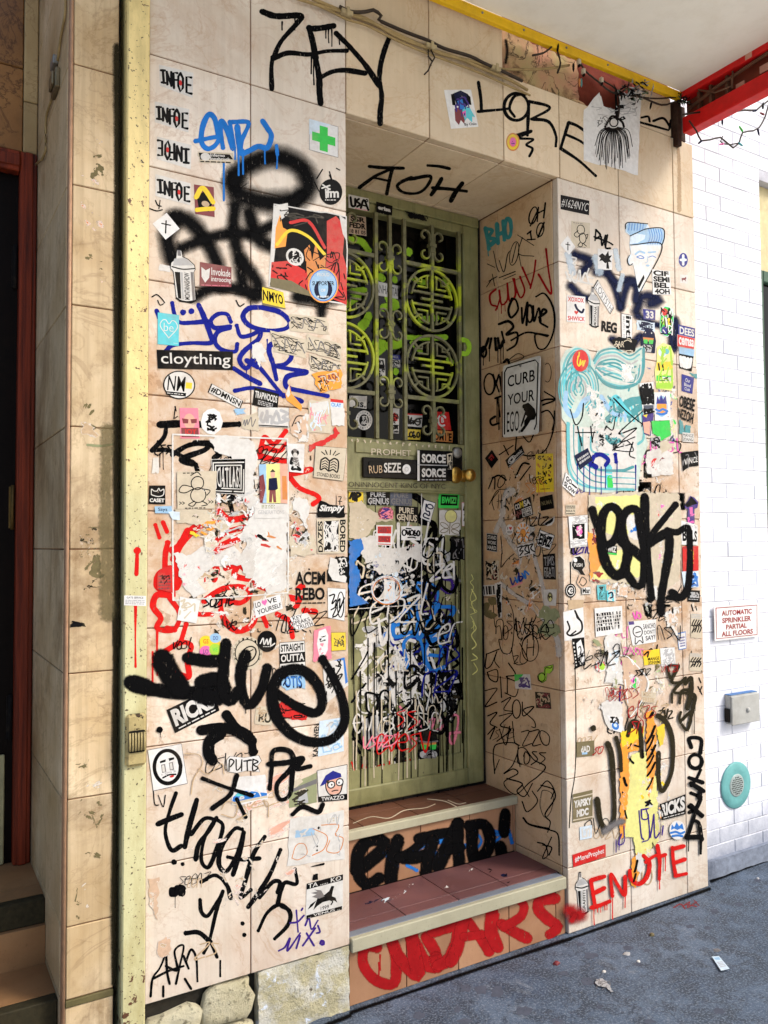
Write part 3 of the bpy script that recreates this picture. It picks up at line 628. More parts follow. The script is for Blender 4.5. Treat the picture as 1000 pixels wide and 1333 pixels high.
# the grille: bars, shou medallions and scrolls
GRI = MB(); gy = 0.483
for x in (1.379, 1.669, 1.807, 2.091): GRI.box(x-0.0075, x+0.0075, gy-0.006, gy+0.010, 1.9305, 2.8655, 0)
for x in (1.522, 1.948):
    GRI.box(x-0.007, x+0.007, gy-0.008, gy+0.008, 1.9305, 2.103, 0); GRI.box(x-0.007, x+0.007, gy-0.008, gy+0.008, 2.691, 2.8655, 0)
GRI.box(1.728, 1.742, gy-0.008, gy+0.008, 1.9305, 2.8655, 0)
for a, c in ((1.389, 1.659), (1.817, 2.081)):
    for z in (2.683, 2.113): GRI.box(a, c, gy-0.005, gy+0.007, z-0.008, z+0.008, 0)
GRI.build('grille_bar', [MGG], DOOR)
def shou(cx, cz, mats):
    mb = MB(); n = 40; r = 0.132
    arc = lambda rr, a0, a1, k=n: [(cx+rr*math.cos(a0+(a1-a0)*i/k), cz+rr*math.sin(a0+(a1-a0)*i/k)) for i in range(k+1)]
    mb.bar(arc(r, 0, 2*math.pi), 0.010, 0.012, gy)
    for q in range(4):
        a = math.pi/2*q; mb.bar(arc(r*0.79, a+0.14, a+math.pi/2-0.14, 12), 0.007, 0.0115, gy-0.0003)
    for a in (45, 135, 225, 315):
        a = math.radians(a); mb.bar([(cx+math.cos(a)*r*0.81, cz+math.sin(a)*r*0.81), (cx+math.cos(a)*r*0.97, cz+math.sin(a)*r*0.97)], 0.009, 0.011, gy+0.0004)
    mb.bar([(cx, cz-r*0.97), (cx, cz+r*0.97)], 0.012, 0.014, gy-0.0012)
    for s in (1, -1):
        mb.bar([(cx-r*0.76, cz+s*r*0.20), (cx+r*0.76, cz+s*r*0.20)], 0.009, 0.0108, gy-0.0006)
        for e in (1, -1):
            mb.bar([(cx+e*r*0.18, cz+s*r*0.76), (cx+e*r*0.18, cz+s*r*0.38), (cx+e*r*0.56, cz+s*r*0.38)], 0.008, 0.0104, gy+0.0006)
            mb.bar([(cx+e*r*0.40, cz+s*r*0.68), (cx+e*r*0.40, cz+s*r*0.53), (cx+e*r*0.66, cz+s*r*0.53), (cx+e*r*0.74, cz+s*r*0.22)], 0.007, 0.010, gy+0.0009)
    mb.bar([(cx-r*0.42, cz), (cx+r*0.42, cz)], 0.009, 0.0106, gy-0.0009)
    return mb.build('medallion', mats, DOOR)
for cx in (1.522, 1.945):
    shou(cx, 2.541, [MGG]); shou(cx, 2.254, [MGG])
def scroll(x, z):
    mb = MB(); R = 0.026
    mb.box(x-0.017, x+0.017, gy-0.013, gy+0.012, z-0.007, z+0.007); mb.box(x-0.012, x+0.012, gy-0.0115, gy+0.0105, z-0.030, z-0.0075); mb.box(x-0.012, x+0.012, gy-0.0115, gy+0.0105, z+0.0075, z+0.016)
    for e in (1, -1):
        for s in (1, -1):
            P = []
            for i in range(22):
                t = i/21; a = math.radians(-90+310*t) if t > 0.0 else math.radians(-90); rr = R*(1-0.45*t)
                P.append((x+e*(0.010+R+rr*math.cos(a+math.pi/2*0+math.pi)*1.0), z+s*(0.012+R*1.1+rr*math.sin(a))))
            P = [(x+e*0.008, z+s*0.006)]+[(x+e*(0.012+R*0.95+rr_*math.cos(a_)), z+s*(0.014+R+rr_*math.sin(a_))) for a_, rr_ in [(math.radians(205-290*k/18), R*(1-0.5*k/18)) for k in range(19)]]
            mb.bar(P, 0.0068, 0.012, gy-0.0015+0.0003*e+0.0002*s)
    return mb.build('scroll', [MGG], DOOR)
for x, z in ((1.735, 2.686), (1.735, 2.407), (1.735, 2.125), (1.948, 2.777), (1.948, 2.022), (1.522, 2.777), (1.522, 2.022)): scroll(x, z)
# ---------------------------------------------------------------- white painted brick wall on the right
m, nt, b = newmat('white_brick_paint'); p = pos(nt)
g = N(nt, 'ShaderNodeNewGeometry'); c = mix(nt, ramp(nt, g.outputs['Random Per Island'], [(0, 0.0), (1, 1.0)]), (0.71, 0.725, 0.785), (0.78, 0.79, 0.845))
sz = N(nt, 'ShaderNodeSeparateXYZ'); nt.links.new(g.outputs['Position'], sz.inputs[0])
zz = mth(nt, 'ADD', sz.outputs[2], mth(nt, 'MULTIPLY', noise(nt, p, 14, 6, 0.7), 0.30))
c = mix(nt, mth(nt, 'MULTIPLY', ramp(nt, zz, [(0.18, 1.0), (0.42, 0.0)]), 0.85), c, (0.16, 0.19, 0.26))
c = mix(nt, mth(nt, 'MULTIPLY', ramp(nt, noise(nt, p, 5, 8, 0.75), [(0.57, 0.0), (0.75, 1.0)]), 0.35), c, (0.45, 0.45, 0.48))
nt.links.new(c, b.inputs['Base Color']); val(b.inputs['Roughness'], 0.55); bump(nt, b, noise(nt, p, 70, 5), 0.35, 0.003); MWB = m
MWJ = flat('painted_mortar', (0.62, 0.63, 0.68), 0.9, 0.3, (0.18, 0.14, 0.17), 0.5, 14)
BW = empty('brick_wall', (3.4, 0.07, 0), 'white painted brick wall to the right of the marble', 'wall')
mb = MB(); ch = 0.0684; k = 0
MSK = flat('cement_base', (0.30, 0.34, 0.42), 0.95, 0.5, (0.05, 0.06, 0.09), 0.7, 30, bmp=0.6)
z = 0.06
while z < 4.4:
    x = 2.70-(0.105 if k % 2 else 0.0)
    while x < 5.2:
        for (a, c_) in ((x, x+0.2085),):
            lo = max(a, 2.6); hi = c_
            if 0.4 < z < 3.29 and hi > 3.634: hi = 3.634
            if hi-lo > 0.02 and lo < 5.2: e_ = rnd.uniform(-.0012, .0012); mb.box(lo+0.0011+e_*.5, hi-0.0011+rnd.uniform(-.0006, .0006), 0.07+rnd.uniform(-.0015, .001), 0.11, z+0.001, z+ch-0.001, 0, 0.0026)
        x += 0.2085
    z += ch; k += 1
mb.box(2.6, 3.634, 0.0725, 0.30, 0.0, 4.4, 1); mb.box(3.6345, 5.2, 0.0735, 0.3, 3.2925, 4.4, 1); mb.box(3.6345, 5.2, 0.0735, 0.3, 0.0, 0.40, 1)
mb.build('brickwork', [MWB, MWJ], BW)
mb = MB(); bumpy(mb, 3.046, 5.2, 0.0, 0.075, 0.045, 0.012, (40, 3), 9); mb.box(3.046, 5.2, 0.048, 0.0734, 0.001, 0.073, 0); mb.build('cement_base', [MSK], BW)
WIN = empty('window', (4.2, 0.1, 1.8), 'window at the right edge with pale yellow board above green frame', 'window')
mb = MB(); mb.box(3.6365, 5.1, 0.115, 0.14, 2.86, 3.29, 0); mb.build('board', [flat('yellow_board', (0.72, 0.62, 0.34), 0.6)], WIN)
mb = MB(); mb.box(3.6365, 3.70, 0.105, 0.16, 0.405, 2.858, 0, 0.004); mb.box(3.7005, 5.1, 0.105, 0.16, 2.80, 2.858, 0, 0.004); mb.box(3.7005, 5.1, 0.105, 0.16, 0.405, 0.47, 0, 0.004); mb.build('window_frame', [flat('window_green', (0.06, 0.13, 0.08), 0.4)], WIN)
mb = MB(); mb.box(3.7005, 5.1, 0.13, 0.14, 0.4705, 2.7995, 0); mb.build('pane', [MBK], WIN)
# ---------------------------------------------------------------- left pier, its side and the next doorway
PIER = empty('marble_pier', (0.46, 0.2, 0), 'stained marble pier left of the yellow steel channel', 'pillar')
zp = [0.277]+[2.95-0.3378*k+0.0 for k in range(8, -3, -1) if 2.95-0.3378*k > 0.4]
zp = [0.277, 0.47, 0.81, 1.15, 1.49, 1.83, 2.17, 2.51, 2.855, 3.20, 3.62]
mb = slabs(MB(), grid([0.402, 0.528], zp)); mb.box(0.405, 0.5265, 0.0045, 0.12, 0.0, 3.6, 1); mb.box(0.402, 0.527, 0.001, 0.03, 0.0, 0.255, 0, 0.002); mb.box(0.402, 0.527, -0.003, 0.03, 0.2575, 0.276, 3, 0.002)
mb.build('front', [MP, MJ, MRI, flat('mossy_band', (0.15, 0.125, 0.05), 0.8, 0.5)], PIER)
mb = slabs(MB(), [(0.0305, 0.62, zp[i], zp[i+1]) for i in range(len(zp)-1)], 'R', 0.392); mb.box(0.3965, 0.527, 0.121, 0.7, 0, 3.6, 1); mb.box(0.392, 0.43, 0.0305, 0.62, 0.0, 0.2755, 0); mb.build('side', [MP, MJ], PIER)
mb = MB(); mb.tube([(0.3975, 0.004, 0.0), (0.3975, 0.004, 3.62)], 0.0052, 8); mb.box(0.3935, 0.4015, 0.006, 0.0298, 0, 3.62, 0); mb.build('corner_bead', [flat('pink_edge', (0.50, 0.29, 0.17), 0.5, 0.4)], PIER)
mb = MB(); mb.box(0.529, 0.61, 0.13, 0.16, 0, 3.7, 0); mb.box(0.5285, 0.5295, 0.0, 0.13, 0, 3.7, 0); mb.build('dark_gap', [MDK], PIER)
# the painted steel channel
m, nt, b = newmat('channel_paint'); p = pos(nt); g = N(nt, 'ShaderNodeNewGeometry'); sz = N(nt, 'ShaderNodeSeparateXYZ'); nt.links.new(g.outputs['Position'], sz.inputs[0])
zz = mth(nt, 'ADD', mth(nt, 'MULTIPLY', sz.outputs[2], 0.25), mth(nt, 'MULTIPLY', noise(nt, p, 20, 5), 0.03))
c = mix(nt, ramp(nt, zz, [(0.425, 0.0), (0.465, 1.0)]), (0.56, 0.53, 0.29), (0.76, 0.60, 0.25))
c = mix(nt, mth(nt, 'MULTIPLY', ramp(nt, noise(nt, pos(nt, (1, 1, 0.3)), 14, 7, 0.7), [(0.47, 0.0), (0.7, 1.0)]), 0.6), c, (0.36, 0.28, 0.10))
nz = mth(nt, 'ADD', noise(nt, p, 26, 7, 0.68), ramp(nt, mth(nt, 'MULTIPLY', sz.outputs[2], 0.5), [(0.02, 0.11), (0.30, 0.0)]))
c = mix(nt, ramp(nt, nz, [(0.635, 0.0), (0.65, 1.0)]), c, (0.10, 0.035, 0.012)); c = mix(nt, ramp(nt, noise(nt, p, 110, 4), [(0.64, 0.0), (0.67, 1.0)]), c, (0.06, 0.035, 0.012))
nt.links.new(c, b.inputs['Base Color']); val(b.inputs['Roughness'], 0.5); bump(nt, b, nz, 0.5, 0.004); MCH = m
CH = empty('steel_channel', (0.576, 0, 0), 'tall yellow and pale green painted steel channel with rusty foot', 'post')
mb = MB(); mb.box(0.543, 0.608, -0.03, 0.06, 0.0, 3.75, 0, 0.004); mb.box(0.6085, 0.6118, -0.004, 0.06, 0.0, 3.75, 1); mb.build('post', [MCH, MORT], CH)
mb = MB(); mb.box(0.547, 0.605, -0.045, -0.0305, 0.885, 1.03, 0, 0.008); mb.box(0.553, 0.600, -0.050, -0.0452, 0.925, 0.985, 1, 0.004)
for i in range(6): mb.tube([(0.556+i*0.008, -0.051, 0.93), (0.556+i*0.008, -0.052, 0.955), (0.556+i*0.008, -0.051, 0.98)], 0.003, 6, 0)
mb.build('latch_box', [flat('latch_paint', (0.50, 0.40, 0.18), 0.5, 0.4, (0.06, 0.03, 0.01), 0.9, 30, bmp=0.5, chip=((0.04, 0.025, 0.012), 34, 0.58)), BLKM], CH)
# wooden door in the dark doorway on the left
WOOD = newmat('red_wood'); m, nt, b = WOOD; p = pos(nt, (1, 1, 0.04))
nz = noise(nt, p, 60, 6, 0.6, 0.3); nt.links.new(mix(nt, ramp(nt, nz, [(0.3, 0.0), (0.7, 1.0)]), (0.040, 0.006, 0.003), (0.26, 0.038, 0.012)), b.inputs['Base Color']); val(b.inputs['Roughness'], 0.5); val(b.inputs['Specular IOR Level'], 0.2); bump(nt, b, nz, 0.3, 0.002); WOOD = m
WD = empty('wooden_door', (0.2, 0.62, 0.45), 'dark wooden door in red brown frame at the left edge', 'door')
mb = MB(); mb.box(0.336, 0.389, 0.59, 0.66, 0.451, 2.84, 0, 0.004); mb.box(0.350, 0.376, 0.583, 0.5898, 0.451, 2.838, 0, 0.003); mb.box(-0.6, 0.3355, 0.59, 0.66, 2.77, 2.84, 0, 0.004); mb.box(-0.6, 0.335, 0.583, 0.5898, 2.785, 2.825, 0, 0.003); mb.build('door_frame', [WOOD], WD)
mb = MB(); mb.box(-0.6, 0.3355, 0.63, 0.67, 0.451, 2.769, 0); mb.build('door_leaf', [flat('dark_stain', (0.004, 0.002, 0.0015), 0.5, 0.4, (0.01, 0.004, 0.002), 0.4, spec=0.08)], WD)
mb = MB(); mb.box(-0.3, 0.312, 0.618, 0.6298, 0.452, 0.81, 0, 0.003); mb.build('kick_plate', [flat('kick_plate_metal', (0.40, 0.37, 0.20), 0.4, 0.4)], WD)
for zc in (1.63, 2.45, 0.93):
    mb = MB(); mb.tube([(0.327, 0.622, zc-0.075), (0.327, 0.622, zc+0.075)], 0.006, 8); mb.box(0.316, 0.326, 0.626, 0.6299, zc-0.07, zc+0.07); mb.build('hinge', [flat('tarnished_brass', (0.16, 0.10, 0.03), 0.45, 0.5, (0.02, 0.012, 0.005), 0.7, 80, 0.6) if zc == 1.63 else MDK], WD)
TP = empty('transom_panel', (0.1, 0.62, 2.84), 'veined brown marble panel above the wooden door', 'wall panel')
mb = MB(); mb.box(-0.6, 0.343, 0.600, 0.66, 2.8415, 3.13, 0, 0.003); mb.box(-0.6, 0.343, 0.600, 0.66, 3.133, 3.7, 0, 0.003); mb.build('slab', [MB_], TP)
mb = MB(); mb.box(0.345, 0.3895, 0.595, 0.66, 3.02, 3.7, 0, 0.003); mb.box(0.345, 0.3895, 0.597, 0.66, 2.8415, 3.018, 0, 0.003); mb.build('edge_strip', [marble('strip_marble', (0.36, 0.25, 0.11), (0.46, 0.33, 0.16), 0.4, 0.4, (0.16, 0.08, 0.03))], TP)
LS = empty('side_steps', (0.1, 0.3, 0), 'worn granite steps with dark edges in the left doorway', 'steps')
MLS = marble('worn_granite', (0.25, 0.125, 0.05), (0.36, 0.20, 0.09), 0.1, 0.6, (0.12, 0.08, 0.04), 0.1, 0.6)
MLD = flat('black_grip', (0.040, 0.032, 0.014), 0.8, 0.6, (0.02, 0.02, 0.01), 0.7, 60, bmp=0.5)
mb = MB(); mb.box(-0.9, 0.391, 0.272, 0.70, 0.20, 0.374, 0); mb.box(-0.9, 0.391, 0.09, 0.2715, 0.0, 0.264, 0); mb.box(-0.9, 0.391, 0.40, 0.72, 0.3745, 0.4495, 0); mb.box(-0.9, 0.391, 0.323, 0.3985, 0.3745, 0.4493, 0); mb.build('step', [MLS], LS)
mb = MB(); mb.box(-0.9, 0.391, 0.285, 0.3225, 0.375, 0.4485, 0, 0.003); mb.box(-0.9, 0.391, 0.05, 0.0895, 0.16, 0.263, 0, 0.003); mb.build('nosing', [MLD], LS)
mb = MB(); mb.box(-0.9, 0.391, -0.02, 0.0495, 0.0, 0.159, 0); mb.build('lowest_step', [MLS], LS)
# ---------------------------------------------------------------- the awning
AW = empty('awning', (2.0, -0.5, 3.48), 'white awning ceiling with yellow edge strip and red end beam', 'awning')
MSO = flat('awning_white', (0.90, 0.87, 0.77), 0.6, 0.05, (0.50, 0.42, 0.26), 0.18, 8)
MYE = flat('yellow_trim', (0.85, 0.52, 0.01), 0.45, 0.15, (0.30, 0.15, 0.02), 0.3)
MRB = flat('red_beam', (0.72, 0.012, 0.012), 0.45, 0.25, (0.20, 0.02, 0.01), 0.3)
MRD = flat('rusty_red', (0.22, 0.045, 0.022), 0.7, 0.4, (0.05, 0.02, 0.01), 0.6)
AWD = -0.75
mb = MB(); mb.box(0.3, 2.936, AWD, -0.0335, 3.484, 3.52, 0); mb.build('ceiling_panel', [MSO], AW)
mb = MB(); mb.box(0.3, 2.936, -0.033, -0.012, 3.447, 3.484, 0, 0.002); mb.build('edge_strip', [MYE], AW)
for x in (1.62, 1.83, 2.03, 2.25, 2.48, 2.70):
    mb = MB(); mb.lathe((x, -0.0335, 3.466), (0, -1, 0), [(0, 0.0045), (0.002, 0.0045), (0.004, 0.003), (0.0042, 0)], 8); mb.build('rivet', [STEEL], AW)
mb = MB(); mb.box(2.942, 3.00, AWD, -0.028, 3.302, 3.372, 0, 0.003); mb.box(2.9385, 3.00, AWD, -0.02, 3.460, 3.53, 0, 0.003); mb.box(2.985, 3.00, AWD, -0.02, 3.3725, 3.4595, 1)
mb.build('end_beam', [MRB, MRD], AW)
MPK = flat('pink_patch', (0.70, 0.36, 0.27), 0.6)
for q in ((2.937, 2.9384, -0.375, -0.345, 3.462, 3.487), (2.979, 2.9845, -0.42, -0.38, 3.40, 3.43), (2.979, 2.9845, -0.31, -0.27, 3.385, 3.41)): MB().box(*q).build('paint_patch', [MPK], AW)
mb = MB()
for y in (-0.10, -0.16, -0.24): mb.box(2.960, 2.984, y-0.006, y+0.006, 3.3725, 3.4595, 0)
mb.tube([(2.955, -0.05, 3.40), (2.955, -0.20, 3.43), (2.958, -0.45, 3.455), (2.955, -0.74, 3.44)], 0.008, 7); mb.tube([(2.935, -0.12, 3.45), (2.94, -0.20, 3.40), (2.945, -0.28, 3.392)], 0.004, 6); mb.tube([(2.94, -0.28, 3.38), (2.94, -0.285, 3.45)], 0.004, 6)
mb.build('bracket', [flat('rusty_pipe', (0.16, 0.07, 0.04), 0.7, 0.4)], AW)
mb = MB(); mb.box(2.912, 2.942, -0.026, 0.0, 3.245, 3.446, 0, 0.003); mb.box(2.9065, 2.998, 0.0005, 0.03, 3.289, 3.4455, 0); mb.build('bracket_foot', [flat('rust_black', (0.045, 0.018, 0.010), 0.8, 0.5)], AW)
# ================================================================ painted tags: part of the wall, door or step they are on
z1, z2, z3, z4, z5 = Zm(180, 0, .3), Zm(180, 250, .3), Zm(180, 500, .3), Zm(150, 750, .33), Zm(150, 1020, .33)
z6, z7, z8, z9 = Zm(440, 180, .3), Zm(440, 460, .3), Zm(440, 740, .3), Zm(440, 1000, .333)
z10, z11, z12, z13, z14 = Zm(700, 230, .23), Zm(700, 440, .23), Zm(700, 640, .23), Zm(700, 840, .25), Zm(700, 1000, .3)
z15, z16, z17, z18, z19 = Zm(560, 0, .44), Zm(860, 700, .345), Zm(0, 0, .345), Zm(0, 430, .345), Zm(0, 873, .345)
z20, z21, z22, z23, z24, z25 = Zm(340, 0, .34), Zm(440, 240, .2), Zm(440, 420, .2), Zm(600, 230, .2477), Zm(600, 540, .2477), Zm(440, 620, .2)
px = Zm(0, 0, 1.0)
def g(plane, z, strokes, col, kind='m', parent=None, w=10, label=None, drips=None, dots=None, dw=6, name='painted_tag', jit=0.07, fills=(), wm=1.0):
    A = Art(plane, z); mt = ink(col) if kind == 'i' else spray(col, kind); soft = kind in 'shdt'
    ww = 1.0 if kind in 'mi' else {'s': 1.5, 'h': 2.0, 'd': 1.3, 't': 1.6}[kind]
    for f in fills: A.fill(f, mt)
    for st in strokes:
        wd = w; P = st
        if isinstance(st, tuple) and not isinstance(st[0], tuple): wd, P = st[0], st[1]
        A.stroke(P, wd*ww*wm, mt, 0, soft, jit)
    for d in (drips or ()): A.drips([d], dw, mt, 0, soft)
    for d in (dots or ()): A.blob(d[:2], d[2]*(1.3 if soft else 1), mt, 0, d[3]*(1.3 if soft else 1) if len(d) > 3 else None, soft)
    return A.build(name, parent or WALL, 0.0, label)
def resid(pl, quad, spec, parent=WALL, nm='glue_residue'):
    A = Art(pl, px)
    for n, cols, size, al, el, sd in spec: A.shards(quad, n, [spray(k, 'm') for k in cols], sd, size, 0, al, el)
    o = A.build(nm, parent)
    if o: o['kind'] = 'stuff'
# ---- left panel, black cloudy spray
g('F', z1, [(80, [(415, 770), (425, 830), (500, 868), (600, 880), (690, 865), (738, 810), (722, 745), (670, 700), (590, 680), (510, 700), (450, 735), (415, 780)])], 'k', 'h', wm=.8, label='soft black sprayed ring')
g('F', z2, [(62, [(165, 120), (125, 190), (150, 300)]), (60, [(150, 105), (210, 120), (280, 190), (335, 290), (370, 410)]), (56, [(190, 245), (290, 205), (400, 180), (500, 180), (590, 140)]), (62, [(420, 60), (415, 180), (440, 300), (455, 420)]),
             (54, [(480, 90), (520, 200), (600, 245)]), (50, [(455, 300), (520, 400), (500, 455)]), (46, [(240, 455), (330, 415), (430, 420), (520, 450)]), (50, [(640, 90), (700, 20)]), (52, [(690, 455), (800, 465), (905, 440)]), (38, [(800, 470), (795, 530)])], 'k', 'h', wm=.85, label='cloudy black sprayed letters')
# ---- ZEV
g('F', z1, [[(537, 50), (600, 70), (705, 68), (690, 100), (620, 180), (585, 255)], (22, [(583, 250), (578, 300), (580, 385)]), (20, [(585, 255), (650, 230), (740, 236), (820, 222), (905, 220)]), (30, [(742, 122), (757, 180), (770, 250)]), (24, [(770, 250), (785, 335), (787, 400), (792, 450)]), (26, [(745, 125), (790, 122), (848, 112)]), (22, [(785, 340), (840, 312), (900, 305), (985, 318)])], 'k', 'm', w=24,
  drips=[(625, 95, 35), (680, 80, 50), (826, 125, 60), (840, 130, 70), (815, 125, 40), (752, 240, 80), (762, 250, 118)], dw=7, label='dripping black marker word, first two letters')
g('F', z20, [(22, [(288, 128), (340, 180), (400, 250), (450, 325)]), (18, [(490, 145), (470, 200), (456, 260), (452, 330)]), (20, [(455, 320), (462, 370), (456, 430), (456, 474)])], 'k', 'm', drips=[(300, 135, 35)], dw=6)
# ---- blue dripping tag
g('F', z1, [[(345, 580), (332, 515), (305, 498), (280, 550), (275, 615), (300, 645), (335, 630), (345, 595), (250, 612)], [(368, 640), (358, 575), (362, 525), (390, 575), (412, 645), (405, 580), (398, 530)], [(398, 530), (470, 528), (478, 545), (450, 610), (445, 665), (480, 655), (520, 635), (560, 640), (578, 590), (560, 555), (540, 525)], (26, [(430, 550), (440, 640)]), (16, [(600, 632), (604, 670)])], 'B', 'm', w=22,
  drips=[(372, 690, 180), (435, 640, 120), (455, 650, 105), (550, 640, 70), (603, 660, 70), (420, 640, 50)], dw=9, label='bright blue dripping tag')
# ---- dark blue tag
g('F', z2, [[(80, 515), (98, 555), (125, 575)], [(148, 482), (158, 530), (180, 565), (240, 566), (300, 560)], [(262, 490), (285, 540), (318, 635), (310, 655), (230, 655), (150, 665), (120, 690)], [(402, 562), (385, 530), (345, 530), (315, 560), (335, 590), (400, 585), (348, 605), (332, 645), (360, 682), (420, 692), (430, 660)],
             [(428, 580), (445, 625), (490, 620), (530, 602), (520, 640), (460, 690), (440, 730), (470, 765), (500, 720)], [(535, 500), (480, 505), (455, 540), (485, 580), (560, 600), (640, 592), (655, 560), (612, 520), (535, 500)], [(600, 812), (585, 745), (568, 690), (580, 660), (630, 668), (665, 710), (640, 745), (598, 755), (660, 768), (732, 782), (650, 800), (645, 845), (720, 865), (822, 885)],
             [(500, 670), (515, 740), (560, 800), (600, 850), (630, 885)], [(420, 862), (500, 850), (600, 872), (710, 908)], [(415, 765), (470, 800), (530, 832)], [(520, 760), (470, 730)]], 'b', 'm', w=20, dots=[(195, 522, 13), (231, 517, 13)], drips=[(560, 640, 40), (470, 770, 30)], label='dark blue marker tag with rounded letters')
# ---- black tag above the pale rectangle
g('F', z3, [(28, [(92, 176), (200, 172), (330, 178), (435, 174)]), [(122, 185), (112, 230), (68, 280), (60, 288)], [(68, 285), (140, 290), (230, 335)], (26, [(150, 305), (220, 265), (300, 258), (290, 285), (190, 325), (240, 345)]), (24, [(245, 255), (320, 262), (350, 300), (330, 320)]), (26, [(350, 245), (390, 300), (440, 330)]), [(250, 350), (262, 400), (252, 440)], (30, [(400, 490), (430, 500), (470, 490), (495, 500)]), (22, [(395, 500), (410, 560)])], 'k', 'm', w=22, drips=[(108, 290, 80), (95, 300, 60), (250, 350, 90), (262, 360, 110), (400, 310, 50)], dw=5)
# ---- red tags
g('F', z3, [(20, [(75, 612), (92, 665)]), (20, [(108, 600), (125, 640)]), (28, [(128, 690), (118, 740), (116, 820)]), (30, [(140, 800), (90, 830), (85, 880), (130, 900)]), [(150, 760), (210, 670), (290, 610), (370, 605), (300, 600), (240, 625), (180, 690)], [(350, 548), (400, 588), (500, 570)], [(345, 675), (390, 640), (470, 620)], (26, [(520, 310), (580, 325), (650, 335)]), (24, [(528, 300), (548, 230), (590, 260), (640, 205)]), (22, [(540, 270), (610, 290), (640, 260)]),
             [(655, 400), (700, 450), (770, 480), (785, 500), (760, 520)], [(660, 390), (750, 370)], (34, [(160, 740), (175, 830), (165, 880)]), (36, [(215, 640), (180, 700), (150, 720)]), (30, [(300, 740), (390, 690), (480, 650), (560, 650)]), [(270, 800), (300, 770), (340, 800), (330, 850)], [(380, 800), (440, 790), (520, 860), (560, 880)], [(560, 665), (610, 705)], [(440, 770), (420, 830), (500, 850)], (26, [(510, 870), (610, 905)])], 'r', 'm', w=24, drips=[(290, 800, 60), (160, 860, 60)], dw=8, label='bright red brush strokes')
g('F', z4, [[(215, 75), (165, 75), (150, 120), (180, 165), (165, 205), (230, 212), (255, 150), (215, 85)], [(205, 205), (235, 212)], [(280, 190), (262, 250)], [(290, 130), (330, 150), (380, 150)], [(350, 100), (420, 52), (500, 42), (533, 70), (495, 105), (420, 100), (430, 170), (480, 215), (540, 190), (565, 110)], [(575, 140), (600, 195)], [(640, 150), (700, 180)], [(690, 60), (715, 120), (740, 40), (700, 75)], [(745, 135), (790, 140)], (24, [(190, 300), (260, 262), (300, 275), (285, 330), (290, 395), (240, 385)]), (20, [(690, 180), (700, 240)])], 'r', 'm', w=22, drips=[(166, 210, 180), (148, 300, 140)], dw=8)
g('P', z18, [(16, [(518, 830), (517, 880), (515, 920)])], 'r', 'm', CH, drips=[(512, 1040, 230)], dw=9, dots=[(518, 832, 14)], label='thin red drips')
# ---- thoath y
g('F', z5, [(15, [(240, 38), (215, 110), (198, 190), (222, 262), (262, 245)]), (18, [(168, 160), (215, 140), (262, 122)]), (18, [(322, 65), (290, 180), (275, 250)]), (16, [(300, 200), (350, 140), (390, 145), (375, 180), (330, 240), (318, 300)]), (15, [(400, 135), (355, 210), (340, 300), (368, 330), (400, 260), (425, 170), (400, 140)]), (16, [(500, 180), (470, 180), (420, 250), (410, 320), (440, 345), (480, 280), (508, 190), (490, 280), (465, 360)]),
             (16, [(590, 210), (545, 280), (515, 380), (495, 450), (535, 420)]), (15, [(445, 290), (500, 300), (570, 295)]), (16, [(652, 262), (610, 360), (560, 440), (525, 487)]), (14, [(570, 450), (620, 390), (650, 390), (640, 430)]), (14, [(710, 338), (716, 395), (672, 390), (655, 420), (640, 475)]), (16, [(340, 388), (395, 362), (440, 400), (456, 452)]), (14, [(425, 425), (400, 500), (372, 620), (350, 668)]), (13, [(335, 458), (340, 505), (365, 522), (400, 470), (425, 428)]), (20, [(280, 590), (330, 588), (375, 625)]), (12, [(375, 625), (390, 655), (402, 685)]), (14, [(565, 580), (600, 510), (650, 478), (690, 510), (680, 560), (630, 612)]), (10, [(655, 430), (650, 480), (690, 500)])], 'k', 'm', wm=1.08, label='long black handwritten word down the wall',
  dots=[(503, 552, 9), (510, 597, 9), (233, 310, 11), (266, 318, 8), (230, 428, 20, 22), (255, 415, 24, 16), (262, 430, 16, 16)], drips=[(237, 445, 45)], dw=3)
g('F', z5, [[(140, 840), (148, 770), (175, 730), (192, 690), (200, 650), (205, 740), (215, 790)], [(200, 720), (245, 735), (235, 660), (270, 640), (255, 720), (240, 790)], [(280, 700), (300, 655), (320, 690), (325, 780)], [(150, 770), (210, 740), (270, 720)], [(190, 800), (190, 840)], [(275, 770), (300, 810)], [(415, 700), (415, 760)], [(270, 680), (290, 730)]], 'k', 'm', w=9)
g('F', z5, [[(690, 550), (720, 545), (745, 520)], [(715, 500), (722, 585)], [(735, 500), (740, 492)], [(750, 560), (765, 530), (775, 575), (800, 540)], [(645, 660), (670, 645), (690, 610), (680, 660), (730, 590)], [(715, 650), (730, 600)], [(740, 640), (790, 570)], [(755, 590), (785, 640)], [(800, 560), (808, 585), (795, 590)]], 'v', 'm', w=7, dots=[(817, 628, 12)])
for seed, z, pts in ((1, z1, [[(50, 905), (80, 915), (105, 910)], [(75, 870), (85, 890), (100, 895)], [(95, 870), (90, 905)]]), (2, z2, [[(60, 455), (80, 445), (100, 460), (115, 480)], [(85, 470), (95, 490), (110, 485)], [(425, 470), (440, 495), (460, 485)], [(160, 930), (165, 950)]]), (3, z1, [[(775, 775), (800, 735)], [(765, 790), (785, 830)], [(830, 745), (840, 780), (830, 760)], [(860, 730), (875, 738)]]), (4, z3, [[(160, 110), (155, 150)], [(170, 140), (160, 148)]])): g('F', z, pts, 'k', 'm', w=5)
